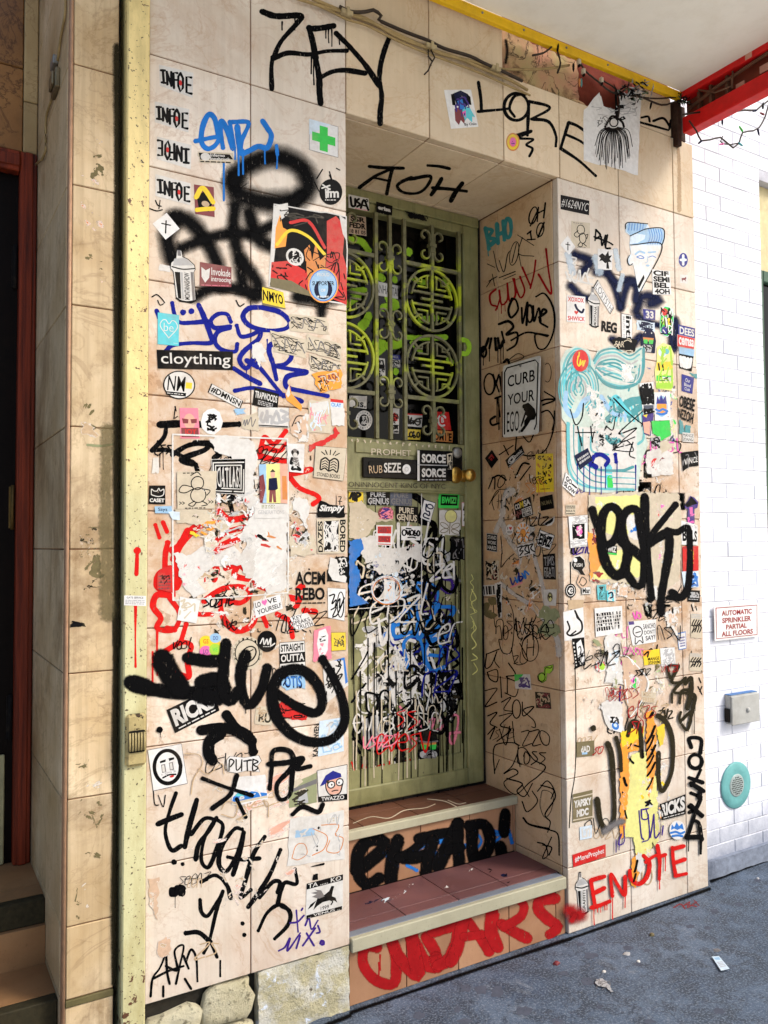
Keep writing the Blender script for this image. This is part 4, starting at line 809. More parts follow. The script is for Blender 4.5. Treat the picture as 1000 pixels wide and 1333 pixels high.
# ---- lintel: LORE
g('F', z15, [(9, [(143, 243), (150, 290), (152, 328)]), (9, [(142, 330), (200, 325), (228, 322)]), (9, ell(255, 316, 36, 40, -20, 350, 14)), (8, [(285, 278), (250, 285), (235, 320), (250, 345)]), (9, [(292, 300), (290, 350), (288, 400)]), (9, [(292, 300), (345, 312), (350, 325), (300, 352)]), (9, [(300, 352), (350, 360), (372, 400), (372, 432)]), (8, [(255, 400), (300, 388), (262, 408), (305, 412), (285, 428), (303, 440), (294, 462)]), (9, [(410, 362), (395, 410), (386, 440)]), (9, [(410, 362), (440, 375), (482, 408)]), (9, [(402, 398), (440, 415), (475, 438)]), (9, [(388, 440), (440, 475), (490, 520)])], 'k', 'm', label='black marker word with a zigzag under it')
g('F', z15, [(6, [(625, 348), (645, 345), (650, 360)]), (7, [(660, 358), (690, 350), (710, 375)]), (6, [(615, 360), (680, 378), (705, 385)]), (6, [(712, 355), (708, 382)])], 'k', 'm', name='painted_tag')
# ---- soffit tag
g('S', z6, [(13, [(135, 122), (200, 128), (285, 130)]), (14, [(92, 215), (125, 190), (170, 160), (240, 130)]), (18, [(235, 135), (222, 190), (212, 240)]), (12, [(160, 172), (220, 185)]), (13, [(390, 118), (440, 122), (485, 132)]), (14, [(320, 170), (275, 190), (258, 210), (285, 235), (345, 238), (385, 210), (400, 165), (310, 178)]), (16, [(450, 175), (430, 210), (405, 245)]), (14, [(410, 215), (480, 220), (558, 230)]), (18, [(540, 195), (510, 235), (490, 272)])], 'k', 'm', label='black brush letters on the underside over the door')
# ---- reveal
g('R', z6, [(18, [(640, 390), (650, 440), (655, 480)]), (18, [(640, 392), (670, 400), (655, 430), (685, 440), (660, 465)]), (18, [(690, 372), (695, 455)]), (16, [(690, 420), (725, 405)]), (18, [(718, 360), (722, 440)]), (16, ell(738, 390, 14, 42, 0, 360, 10))], 't', 'm', drips=[(652, 480, 30)], dw=6, label='turquoise letters')
g('R', z6, [(6, ell(847, 335, 16, 38, 0, 360, 12, 0.25)), [(900, 280), (893, 345)], [(870, 300), (865, 360)], [(868, 325), (897, 310)], [(835, 380), (870, 305)], [(835, 405), (840, 440)], [(822, 440), (855, 438)], (6, ell(878, 397, 15, 30, 0, 360, 12, 0.2)), [(868, 430), (895, 365)], [(822, 415), (838, 402)]], 'k', 'm', w=7)
g('R', z6, [[(648, 545), (680, 560)], [(675, 490), (690, 560), (700, 580)], [(700, 530), (720, 580), (735, 510), (745, 490)], ell(765, 500, 18, 52, 0, 360, 12, .2), [(775, 455), (755, 540)], [(780, 420), (850, 465)], [(800, 430), (785, 500), (850, 512)], [(785, 505), (795, 555)], [(655, 620), (690, 600)], [(670, 590), (680, 640)], [(645, 645), (668, 610)], [(700, 605), (770, 578)], [(720, 612), (770, 590)]], 'k', 'm', w=4)
g('R', z6, [(9, [(685, 655), (660, 680), (665, 720), (690, 730), (685, 745)]), (9, [(700, 660), (710, 720), (735, 700), (735, 630)]), (9, [(735, 630), (745, 705), (770, 680), (765, 610)]), (9, [(760, 610), (790, 690), (810, 660), (790, 600)]), (9, [(800, 560), (835, 640)]), (9, [(835, 650), (850, 590), (858, 530)]), (9, [(870, 590), (925, 675), (912, 560), (903, 480)]), (8, [(690, 740), (705, 690)])], 'R', 'm', drips=[(710, 720, 40), (725, 710, 40)], dw=4, label='dark red tag on the side wall')
g('R', z23, [(13, [(270, 640), (250, 700), (265, 740), (300, 700), (290, 650), (270, 640)]), (13, [(200, 775), (250, 760), (275, 790), (240, 830), (295, 820), (290, 880), (245, 912)]), (12, [(320, 690), (325, 770), (350, 660), (345, 780)]), (12, ell(362, 720, 16, 45)), (12, [(380, 680), (385, 760), (410, 690), (420, 760)]), (12, [(410, 740), (450, 710), (430, 700), (415, 760), (455, 790)]), (10, [(395, 630), (440, 615), (485, 690), (490, 800), (450, 895), (405, 900), (392, 830), (460, 835)]), (11, [(265, 860), (340, 820), (400, 825), (455, 838)])], 'k', 'm', label='looping black tag with a wide tail')
g('R', z23, [(14, [(115, 920), (135, 880), (145, 850)]), (14, [(150, 900), (160, 850)]), (16, [(180, 850), (185, 910)]), (16, [(195, 850), (205, 900), (225, 860)]), (12, [(215, 815), (228, 870)]), (12, ell(120, 920, 14, 28))], 'k', 'm', drips=[(118, 930, 60), (150, 890, 80), (195, 890, 85), (210, 890, 90), (222, 870, 90)], dw=6)
g('R', z23, [(10, ell(150, 1090, 28, 55)), (9, [(170, 1040), (200, 1130)]), (9, [(200, 1040), (170, 1130)]), (9, [(205, 1050), (215, 1130)]), (10, [(180, 1165), (225, 1150)]), (10, [(195, 1165), (205, 1260)]), (12, [(180, 1260), (155, 1280), (165, 1305), (200, 1295)]), (9, [(420, 1180), (450, 1170), (495, 1170)]), (9, [(440, 1130), (495, 1170), (430, 1200)]), (8, [(420, 1240), (460, 1230), (490, 1280), (480, 1330)]), (4, ell(455, 1030, 20, 50, -120, 120)), (12, [(225, 975), (245, 960), (255, 985)]), (4, [(255, 960), (300, 930), (330, 950), (260, 980)])], 'k', 'm', drips=[(200, 1200, 130), (190, 1170, 120)], dw=6)
g('R', z7, [(6, [(940, 250), (935, 330), (900, 420), (840, 445), (800, 440)]), (6, [(700, 440), (760, 400)]), (6, [(720, 400), (740, 440)]), (6, [(775, 355), (770, 420)]), (6, [(800, 355), (830, 385), (850, 350)]), (7, [(770, 540), (800, 480), (830, 480)]), (6, [(790, 550), (835, 490)]), (7, [(670, 540), (700, 530), (730, 550)])], 'k', 'm')
# white soft figure and outlines lower on the reveal
g('R', z24, [(30, [(245, 400), (225, 460), (215, 540), (185, 610)]), (34, [(240, 420), (270, 400)]), (24, [(215, 560), (250, 650), (310, 740), (300, 800)]), (22, [(370, 600), (375, 700), (420, 860), (450, 1000), (480, 1100)]), (22, [(215, 890), (290, 950), (380, 1010), (450, 1090)]), (30, [(480, 1120), (510, 1190), (515, 1260)]), (26, [(350, 590), (375, 600)])], 'w', 't', label='faded white sprayed figure')
g('R', z24, [[(200, 400), (165, 450), (175, 500)], [(200, 420), (195, 490)], [(215, 420), (215, 490)], [(190, 455), (220, 450)], [(240, 430), (235, 490)], [(240, 440), (255, 470), (265, 430), (270, 480)], [(150, 470), (190, 400), (240, 390)]], 'k', 'm', w=4)
g('R', z24, [[(170, 990), (215, 955), (265, 1010), (280, 1110), (265, 1240), (230, 1255), (210, 1230), (200, 1180), (215, 1180), (205, 1110), (180, 1110), (170, 990)], ell(235, 1145, 14, 38), ell(300, 1113, 17, 28), [(350, 1000), (390, 1000), (395, 1060), (370, 1120), (400, 1150), (375, 1150)], [(265, 1225), (290, 1310), (350, 1290), (310, 1200)], ell(365, 1225, 44, 70), [(350, 1180), (345, 1270)], [(385, 1185), (380, 1265)], [(350, 1225), (385, 1220)], [(290, 940), (330, 960)], [(215, 800), (245, 760), (280, 730)], [(210, 800), (215, 730)], [(210, 640), (218, 730)]], 'k', 'm', w=5, label='thin black bubble letters')
g('R', z8, [[(645, 370), (640, 430), (665, 420), (690, 360), (680, 400), (700, 430)], [(648, 450), (690, 440), (690, 490), (660, 480), (648, 450)], [(640, 530), (690, 520), (665, 560), (640, 600), (690, 580)], [(705, 470), (710, 560)], [(735, 470), (735, 540)], [(650, 640), (690, 625), (660, 670), (690, 690)], [(710, 580), (750, 560), (720, 610), (755, 620)], [(700, 640), (755, 630), (705, 680), (750, 700), (690, 750)], [(650, 720), (680, 690), (660, 740)], [(650, 370), (700, 350)], [(740, 410), (770, 460), (730, 470), (780, 500), (770, 555), (725, 540)], ell(775, 610, 18, 40), [(800, 580), (805, 640), (850, 600), (805, 615), (850, 660), (855, 690), (825, 680)]], 'k', 'm', w=5)
g('R', z8, [[(680, 890), (675, 790), (700, 760), (780, 765), (760, 850), (720, 890), (760, 870), (780, 890), (720, 930), (770, 980), (830, 930), (870, 900), (900, 860), (850, 830), (810, 780), (780, 790), (790, 860)], [(880, 940), (935, 960), (925, 1000)], [(680, 880), (700, 830)], [(800, 940), (830, 990)]], 'k', 'm', w=5)
g('R', z9, [[(660, 40), (720, 60), (700, 90), (730, 110), (760, 60)], [(720, 130), (740, 170), (780, 130), (760, 90)], [(780, 90), (820, 50), (850, 110), (810, 180), (830, 210), (820, 250)], (9, [(725, 195), (750, 220), (825, 238)]), [(825, 240), (860, 260), (865, 340)], [(780, 290), (810, 300), (820, 340), (800, 350), (835, 270)], [(800, 300), (835, 310), (825, 340)]], 'k', 'm', w=5)
g('R', z8, [(5, [(830, 90), (860, 70), (880, 75)]), (5, [(835, 110), (870, 85)]), (5, [(840, 130), (875, 100)]), (5, [(840, 80), (850, 130)])], 'w', 'm')
# painted-out and peeled patches on the reveal
for q, c in (([(775, 700), (930, 690), (935, 770), (775, 745)], 'E'), ([(890, 245), (950, 235), (955, 300), (895, 300)], 'a'), ([(890, 175), (945, 165), (950, 235), (895, 240)], 'a'), ([(630, 130), (670, 120), (675, 210), (640, 200)], 'Q')):
    A = Art('R', z8); A.shards(q, 5, [spray(c, 'm')], int(q[0][0]), (20, 40), elong=1.3); A.build('peeled_patch', WALL)
# ---- pilaster: dark blue and black cloud with letters
g('F', z10, [(52, [(210, 440), (300, 480), (250, 540)]), (56, [(190, 620), (250, 680), (300, 690)]), (46, [(330, 540), (400, 560), (440, 640), (470, 740)]), (46, [(400, 540), (450, 600), (520, 580), (560, 620)]), (42, [(470, 740), (510, 610), (560, 600), (555, 700)]), (60, [(560, 760), (590, 680), (650, 680), (690, 700), (640, 720)]), (46, [(570, 790), (640, 830), (740, 860), (760, 960)]), (40, [(780, 810), (790, 900), (770, 980)]), (40, [(420, 920), (520, 960), (580, 900)])], 'n', 'h', wm=.8, label='blue black sprayed cloud')
g('F', z10, [(30, [(440, 420), (460, 520)]), (40, [(330, 460), (350, 540)]), (36, [(170, 440), (200, 540)]), (26, [(460, 640), (480, 560)])], 'l', 't')
g('F', z10, [(11, [(160, 540), (185, 590), (200, 540)]), (9, [(185, 565), (215, 600), (235, 530)]), (9, [(240, 530), (245, 595), (270, 545), (290, 600)]), (9, [(165, 575), (230, 590), (310, 610)]), (8, [(195, 455), (220, 465), (200, 490), (215, 500)]), (8, [(290, 520), (280, 560), (315, 575)])], 'w', 'm')
g('F', z10, [(10, [(330, 300), (325, 360)]), (11, [(330, 300), (355, 330), (335, 350)]), (10, [(360, 340), (365, 390), (385, 330), (380, 385)]), (10, [(395, 330), (385, 400), (412, 405)]), (10, [(320, 340), (400, 370), (425, 385)])], 'k', 'm')
# paint colours behind: yellow zone
# thin vertical line and crack
g('F', z12, [(6, [(185, 400), (188, 600), (195, 800), (215, 1000)])], 'k', 'm')
g('F', z13, [(5, [(195, 110), (200, 400), (196, 650), (175, 800), (165, 950)]), (5, [(800, 30), (800, 120)])], 'q', 'm')
for z, P in ((z12, [[(870, 640), (880, 675)], [(895, 650), (900, 670)]]), (z13, [[(840, 170), (850, 195)], [(835, 215), (855, 255)], [(855, 215), (845, 240)], [(845, 130), (855, 135)], [(640, 350), (660, 325), (665, 380)]])): g('F', z, P, 'k', 'm', w=7)
# ---- steps
g('K2', z9, [(16, [(250, 360), (330, 300), (420, 280)]), (14, [(180, 330), (230, 380)]), (12, [(360, 290), (400, 370), (420, 290)]), (12, [(560, 220), (620, 260), (660, 230), (680, 290)]), (10, [(480, 260), (470, 340), (500, 300)]), (10, [(600, 300), (640, 260), (600, 240)]), (10, [(60, 340), (90, 390)]), (9, [(270, 380), (310, 400)]), (9, [(520, 230), (560, 280), (540, 320)])], 'B', 'd', STEP, wm=1.7)
g('K2', z9, [(30, [(70, 400), (130, 360), (180, 310), (165, 280), (110, 290), (75, 350), (85, 425), (120, 455), (160, 430)]), (30, [(235, 280), (215, 360), (205, 440)]), (26, [(345, 275), (280, 330), (240, 350)]), (28, [(250, 350), (300, 350), (345, 340)]), (26, [(315, 275), (380, 260), (440, 250)]), (34, [(370, 290), (350, 360), (345, 405)]), (30, [(470, 215), (430, 300), (390, 385)]), (32, [(470, 220), (470, 300), (475, 375)]), (24, [(430, 320), (480, 310)]), (34, [(525, 235), (525, 320), (535, 365)]), (30, [(515, 225), (570, 220), (595, 270), (580, 330), (535, 360)]), (24, [(655, 175), (650, 230), (650, 255)]), (28, [(635, 305), (640, 340)])], 'k', 's', STEP, wm=1.5, label='black spray painted word on the upper riser', drips=[(100, 440, 40)], dw=20)
g('K1', z9, [(32, [(150, 700), (105, 700), (100, 770), (150, 830), (220, 840), (225, 740), (205, 660), (240, 740), (310, 810), (300, 740), (285, 640)]), (32, [(285, 650), (330, 740), (370, 780), (385, 740)]), (28, [(345, 660), (380, 720), (390, 780)]), (28, [(370, 640), (450, 620), (468, 650), (450, 720), (420, 760), (390, 770)]), (30, [(495, 580), (540, 640), (590, 715)]), (28, [(490, 590), (470, 690), (440, 760)]), (26, [(495, 660), (560, 650)]), (30, [(605, 565), (600, 640), (625, 700)]), (28, [(600, 540), (670, 505), (725, 530), (715, 580), (650, 620)]), (28, [(640, 610), (690, 640), (740, 665)]), (28, [(850, 510), (800, 515), (780, 545), (820, 590), (860, 620), (830, 650)])], 'R', 's', STEP, wm=1.4, label='wide red letters on the lower riser', drips=[(165, 730, 60), (160, 760, 50)], dw=8)
A = Art('T1', z9)
for q, n, c, sd in (([(60, 510), (200, 450), (240, 540), (70, 600)], 16, ['n', 'z', 'n'], 3), ([(370, 430), (440, 420), (480, 520), (380, 510)], 10, ['n', 'w', 'k'], 4), ([(490, 380), (560, 380), (640, 460), (500, 410)], 10, ['n', 'w', 'n'], 5), ([(60, 540), (330, 420), (340, 450), (70, 620)], 12, ['l', 'w', 'z'], 6), ([(540, 380), (700, 420), (720, 440), (600, 460)], 5, ['n', 'k'], 8)):
    A.shards(q, n, [spray(k, 'm') for k in c], sd, (6, 24), along=-0.4, elong=3)
A.build('paint_flecks', STEP)
A = Art('T2', z9); A.stroke([(60, 215), (130, 190), (200, 195), (260, 165), (340, 155), (380, 140)], 3, spray('e', 'm')); A.stroke([(350, 120), (420, 130), (480, 160)], 3, spray('e', 'm')); A.stroke([(430, 125), (470, 140), (500, 135)], 3, spray('e', 'm'))
A.build('paint_flecks', STEP)
# ---- door: yellow green spray on the glass behind the grille and across the stile
g('G', z21, [(40, [(70, 360), (150, 370), (200, 430)]), (40, [(250, 600), (290, 615)]), (50, [(330, 740), (380, 790), (300, 800)]), (40, [(150, 920), (190, 880), (200, 850)]), (40, [(540, 880), (640, 870)]), (36, [(700, 620), (730, 680)]), (30, [(500, 620), (560, 640)]), (40, [(80, 700), (170, 690)]), (44, [(130, 730), (60, 780)])], 'G', 's', DOOR, dots=[(462, 440, 26, 30), (275, 600, 26, 26), (370, 620, 20, 26)], name='yellow_green_spray')
g('G', z22, [(50, [(250, 190), (300, 150), (250, 130)]), (50, [(330, 150), (420, 130)]), (34, [(430, 95), (560, 100), (700, 95)]), (24, [(480, 130), (540, 190)]), (30, [(720, 240), (740, 260)]), (50, [(150, 30), (180, 0)])], 'G', 's', DOOR, dots=[(378, 318, 20, 26)], name='yellow_green_spray')
g('DR', z22, [(26, [(800, 110), (840, 120), (855, 160), (840, 200), (800, 200)])], 'G', 's', DOOR, name='yellow_green_spray')
A = Art('DR', z21)
A.shards([(440, 170), (600, 200), (600, 250), (440, 220)], 18, [spray('k', 'm')], 5, (10, 34), elong=1.8); A.shards([(600, 250), (760, 290), (760, 330), (600, 280)], 8, [spray('k', 'm')], 6, (6, 16))
A.build('black_blots', DOOR)
def wr(pl, z, t, quad, c, par, bold=0.0):
    A = Art(pl, z); v, f = text(t, bold); Q = hom([z(p) for p in quad]); A.add([Q(x, y) for x, y in v], f, ink(c), 0); return A.build('painted_tag', par)
wr('DR', z22, 'PROPHET', [(218, 818), (476, 832), (476, 868), (218, 860)], 'e', DOOR)
wr('DM', z22, 'RUB', [(200, 932), (290, 928), (290, 978), (205, 982)], 'E', DOOR)
wr('DM', z22, 'SEZE', [(300, 912), (410, 912), (410, 976), (300, 976)], 'w', DOOR, 0.02)
wr('DR', z25, 'ONINNOCENT KING OF NYC', [(70, 35), (700, 50), (700, 82), (70, 68)], 'q', DOOR)
A = Art('DR', z22)
for k in range(16):
    x = 90+k*42; y = 765+k*3.2; r = random.Random(k); A.stroke([(x+r.uniform(-6, 6), y+r.uniform(-12, 12)) for _ in range(5)], 6, spray('e', 'm'))
A.build('painted_tag', DOOR)
g('DR', z25, [(4, [(870, 640), (880, 670), (862, 690), (882, 720), (870, 760), (862, 800), (880, 830)]), (4, [(860, 850), (905, 880), (862, 900)]), (4, [(865, 910), (890, 960), (870, 990)]), (4, [(880, 940), (885, 1000)])], 'Y', 'm', DOOR)
g('DR', z8, [(4, [(585, 230), (600, 260), (580, 290), (600, 330), (582, 350)]), (4, [(585, 370), (605, 390), (580, 400)]), (4, [(590, 410), (605, 440), (585, 460)]), (4, [(580, 90), (600, 130), (580, 150), (595, 190)])], 'Y', 'm', DOOR)
# lower door panel
D = 'D'
g(D, z8, [(30, [(70, 100), (90, 60), (60, 20)]), (40, [(110, 60), (140, 150), (60, 140)]), (36, [(70, 160), (160, 130), (260, 60)]), (30, [(290, 60), (300, 150), (340, 180)]), (22, [(310, 200), (325, 300)])], 'B', 'd', DOOR, label='blue paint low on the door', fills=([(55, 40), (150, 10), (300, 20), (350, 70), (340, 155), (60, 175)],))
g(D, z25, [(18, [(110, 430), (130, 590), (150, 600)]), (22, [(210, 440), (215, 560), (240, 600)]), (26, [(330, 440), (300, 560), (270, 590)]), (20, [(330, 460), (350, 590)]), (30, [(440, 500), (450, 610), (430, 700)]), (36, [(480, 560), (490, 660)]), (40, [(470, 110), (560, 180), (540, 290), (620, 310), (630, 400), (600, 440)]), (24, [(560, 440), (640, 430), (680, 390)]), (30, [(560, 520), (600, 620), (640, 600)]), (20, [(660, 540), (700, 640)])], 'k', 'm', DOOR, drips=[(625, 440, 200), (500, 740, 80), (560, 560, 140), (700, 640, 200), (800, 700, 240)], dw=7)
g(D, z25, [(26, [(560, 560), (600, 480), (680, 480), (720, 540), (640, 560), (700, 600), (740, 660), (790, 680)]), (20, [(620, 480), (680, 560), (620, 600)]), (22, [(740, 480), (700, 560)])], 's', 'd', DOOR)
g(D, z25, [(26, [(640, 660), (740, 680), (730, 760), (640, 720), (650, 820), (740, 880), (720, 950), (660, 880), (560, 920), (540, 950)]), (26, [(560, 720), (640, 800), (560, 850)]), (22, [(500, 800), (560, 880), (660, 850)])], 'v', 'd', DOOR, drips=[(560, 780, 130), (650, 900, 60)], dw=8, label='dark violet paint strokes')
A = Art(D, z8)
A.shards([(60, 10), (340, 10), (330, 190), (60, 170)], 46, [spray('w', 'm'), spray('e', 'm'), spray('l', 'm'), spray('B', 'm')], 12, (8, 34), along=-0.9, elong=3)
A.shards([(60, 190), (320, 180), (320, 420), (60, 420)], 80, [spray('w', 'm'), spray('e', 'm'), spray('w', 'm'), spray('k', 'm'), spray('s', 'm')], 13, (10, 46), along=-0.7, elong=3.2)
A.shards([(60, 420), (330, 400), (300, 600), (60, 600)], 60, [spray('w', 'm'), spray('e', 'm'), spray('w', 'm'), spray('k', 'm')], 14, (12, 52), along=-0.8, elong=3.4)
A.build('paint_smears', DOOR, label='white and cream brush smears')
g(D, z8, [(20, [(120, 320), (190, 300), (150, 340), (100, 420)]), (18, [(170, 410), (230, 350), (260, 350)]), (18, [(200, 420), (270, 370)]), (20, [(220, 470), (300, 410), (230, 480), (310, 450)]), (22, [(110, 540), (180, 480), (150, 560)]), (20, [(180, 560), (260, 500), (230, 560), (330, 480)]), (16, [(90, 460), (140, 400)])], 'w', 'm', DOOR)
g(D, z8, [(8, [(60, 480), (110, 400), (130, 360)]), (8, [(220, 450), (250, 480), (300, 470), (330, 490), (240, 560)]), (10, [(60, 580), (120, 500)]), (10, [(300, 210), (280, 330), (330, 400)])], 'k', 'm', DOOR)
g(D, z8, [(11, [(415, 255), (360, 280), (335, 340), (350, 400), (390, 400), (390, 330), (350, 330)]), (11, [(440, 290), (500, 290), (520, 330), (490, 370), (520, 410), (500, 430)]), (13, [(270, 350), (340, 370), (400, 440), (470, 450)]), (14, [(330, 420), (360, 540), (390, 450)]), (10, [(400, 480), (420, 440), (460, 460)])], 'k', 'm', DOOR, drips=[(415, 300, 120), (460, 300, 150), (500, 320, 40)], dw=6, label='black outline letters on the door')
A = Art(D, z8); A.fill([(400, 520), (440, 480), (500, 460), (530, 490), (520, 560), (500, 660), (480, 655), (470, 600), (450, 650), (430, 600), (400, 650), (385, 640)], spray('w', 'm'))
A.fill([(485, 500), (540, 495), (545, 570), (520, 570), (510, 530), (485, 530)], spray('k', 'm'))
for P in ([(385, 640), (400, 520), (440, 480), (500, 460), (530, 490), (525, 570), (500, 660), (480, 655), (472, 590), (450, 560), (440, 590), (450, 650), (430, 645), (425, 580), (405, 640), (385, 640)],): A.stroke(P, 8, spray('k', 'm'))
A.build('painted_tag', DOOR, label='white letters with black outline')
g(D, z8, [(10, ell(165, 715, 72, 80, 0, 360, 18)), (12, [(65, 740), (95, 800)]), (10, [(90, 640), (65, 720), (100, 760)])], 'k', 'm', DOOR, drips=[(165, 640, 120), (182, 660, 300), (172, 650, 90), (215, 300, 340), (185, 800, 160)], dw=6)
A = Art(D, z8); A.fill([(105, 660), (160, 635), (220, 660), (235, 720), (200, 780), (150, 790), (110, 750)], spray('s', 'd')); A.build('paint_smears', DOOR)
g(D, z8, [(14, [(270, 600), (300, 640), (280, 690)]), (14, [(310, 700), (370, 660), (340, 740)]), (12, [(360, 690), (420, 650), (400, 720), (470, 670), (440, 700)]), (14, [(440, 660), (520, 640), (500, 760), (480, 720), (530, 710)]), (12, [(300, 720), (320, 760)])], 'p', 'd', DOOR, label='pink paint scrawl')
g(D, z8, [(7, [(60, 840), (90, 930), (110, 850), (150, 920)]), (7, [(130, 880), (200, 850), (170, 920)]), (7, ell(290, 880, 45, 60, -60, 200)), (6, [(200, 860), (200, 940)])], 'r', 'd', DOOR)
A = Art(D, z8); r = random.Random(4)
for k in range(16):
    x = 70+k*15+r.uniform(-5, 5); A.drips([(x, 740+r.uniform(0, 100), r.uniform(90, 210))], 5, spray(r.choice('weerka'), 'm'))
for x in (131, 205, 365, 415, 480, 540): A.drips([(x, 330+r.uniform(-60, 60), r.uniform(380, 520))], 5, spray('k', 'm'))
A.build('paint_drips', DOOR)
A = Art(D, z8); A.shards([(240, 690), (310, 690), (310, 890), (240, 880)], 26, [spray('k', 'm'), spray('q', 'm')], 15, (14, 36), along=1.4, elong=1.6); A.shards([(280, 610), (350, 610), (340, 660), (290, 660)], 8, [spray('q', 'm')], 16, (10, 26), elong=1.4)
A.shards([(455, 810), (515, 810), (500, 870), (450, 865)], 8, [spray('k', 'm')], 18, (16, 34), elong=1.5); A.shards([(60, 310), (130, 320), (120, 370), (60, 360)], 12, [spray('k', 'm'), spray('w', 'm')], 19, (14, 40), along=0.2, elong=4)
A.build('black_blots', DOOR)
A = Art(D, z8); A.shards([(380, 250), (440, 250), (435, 370), (390, 360)], 12, [spray('e', 'm'), spray('w', 'm')], 21, (14, 40), along=1.5, elong=3); A.shards([(310, 530), (360, 540), (350, 620), (320, 610)], 8, [spray('w', 'm'), spray('e', 'm')], 22, (12, 36), along=1.5, elong=3); A.build('paint_smears', DOOR)
# left pier stains
for q, sp in (([(88, 20), (152, 40), (152, 520), (86, 520)], [(26, 'Q', (6, 26), 1.4, 2.4, 3), (16, 'O', (6, 22), 1.2, 2, 6)]), ([(86, 620), (152, 620), (150, 900), (84, 900)], [(26, 'Q', (4, 16), .6, 1.6, 5), (14, 'q', (3, 10), .4, 1.6, 8)]), ([(82, 900), (150, 900), (148, 1290), (78, 1300)], [(16, 'E', (5, 20), .4, 2, 2), (9, 'Q', (3, 12), 1, 2, 9)])): resid('L', q, sp, PIER, 'grime_and_shade')
A = Art('L', z18); A.shards([(320, 280), (350, 275), (350, 310), (320, 310)], 6, [spray('Q', 'm')], 31, (6, 16)); A.shards([(300, 340), (380, 320), (380, 410), (300, 400)], 14, [spray('Q', 'm'), spray('E', 'm')], 32, (8, 20), elong=1.5)
A.stroke([(330, 432), (380, 436), (425, 430)], 12, spray('a', 's'), 0, True)
A.shards([(242, 1085), (330, 1095), (330, 1120), (242, 1130)], 26, [spray('q', 'm'), spray('k', 'm')], 33, (5, 18), along=-.1, elong=2.2); A.shards([(255, 730), (400, 740), (400, 900), (280, 880)], 40, [spray('Q', 'm'), spray('E', 'm'), spray('q', 'm')], 34, (2, 9), elong=1.5); A.build('grime_and_shade', PIER)['kind'] = 'stuff'
for w, P, c in ((6, [(152, 60), (152, 300), (151, 560), (152, 840)], 'q'), (5, [(150, 800), (149, 1000), (148, 1280)], 'q'), (16, [(140, 560), (138, 640), (140, 800)], 'Q')): g('L', px, [(w, P)], c, 'h' if c in 'qk' else 't', PIER, name='soot_shade_streak')  # soot with the gap's shade painted in along the pier edge
# rust streak under the awning bracket, soot on the pilaster foot
g('F', Zm(860, 40, .195), [(22, [(115, 775), (122, 850), (125, 1000), (125, 1200)])], 'E', 't', name='rust_streak')
g('F', z15, [(8, [(224, 120), (228, 150), (224, 185)])], 'k', 'h', name='soot')
# glue residue, scraps of old stickers and quick pen tags between the stickers
resid('F', [(194, 480), (452, 500), (453, 930), (192, 960)], [(60, 'E', (5, 16), .3, 1.6, 3), (50, 'e', (4, 14), .8, 1.6, 5), (26, 'w', (3, 12), 1.2, 1.8, 8), (18, 'q', (3, 8), 0, 1.4, 9)])
resid('F', [(736, 420), (905, 440), (915, 900), (742, 930)], [(50, 'E', (5, 16), .3, 1.6, 4), (44, 'e', (4, 14), .8, 1.6, 6), (40, 'w', (3, 12), 1.2, 1.8, 7), (14, 'q', (3, 8), 0, 1.4, 2)])
resid('R', [(626, 530), (728, 520), (734, 900), (630, 930)], [(40, 'E', (5, 16), .3, 1.6, 1), (24, 'O', (4, 14), .8, 1.6, 6), (14, 'e', (3, 10), 1.2, 1.8, 7), (14, 'q', (3, 8), 0, 1.4, 2)])
resid('F', [(192, 930), (455, 900), (455, 1225), (190, 1290)], [(30, 'x', (5, 18), .3, 1.8, 3), (12, 'E', (3, 12), 1.4, 2.4, 4)])
resid('D', [(456, 650), (600, 645), (604, 1000), (457, 1030)], [(80, 'k', (4, 18), 1.3, 2.6, 3), (34, 'w', (3, 14), .8, 2.8, 6), (24, 'B', (4, 14), 1.4, 2.6, 5), (22, 'e', (3, 12), -.6, 3, 9), (14, 'q', (3, 10), 1.4, 3, 4)], DOOR)
resid('F', [(826, 420), (898, 430), (902, 650), (836, 640)], [(20, 'z', (4, 16), 1.2, 2, 2), (14, 'g', (4, 14), .4, 2, 5), (12, 'b', (3, 12), 1, 2, 7), (12, 'Y', (3, 12), 1.4, 2.4, 8), (14, 'w', (3, 12), .5, 2, 9)])
resid('F', [(742, 640), (908, 640), (912, 800), (746, 805)], [(60, 'Y', (5, 16), 1.2, 2, 2), (34, 'w', (4, 14), .6, 2.4, 5), (22, 'P', (2, 10), 1.2, 3, 7), (22, 'l', (3, 12), 1, 2, 8), (22, 'k', (2, 9), .7, 3, 4)])
resid('F', [(770, 800), (905, 800), (905, 960), (775, 960)], [(30, 'w', (4, 18), 1.3, 2.2, 2), (22, 'e', (4, 14), .6, 2, 5), (14, 'Q', (2, 10), .4, 2, 6), (12, 'G', (2, 8), .9, 2, 7)])
resid('F', [(840, 880), (880, 880), (880, 1090), (846, 1090)], [(12, 'y', (3, 12), 1.3, 3, 2), (8, 'w', (3, 12), 1.2, 2, 5)])
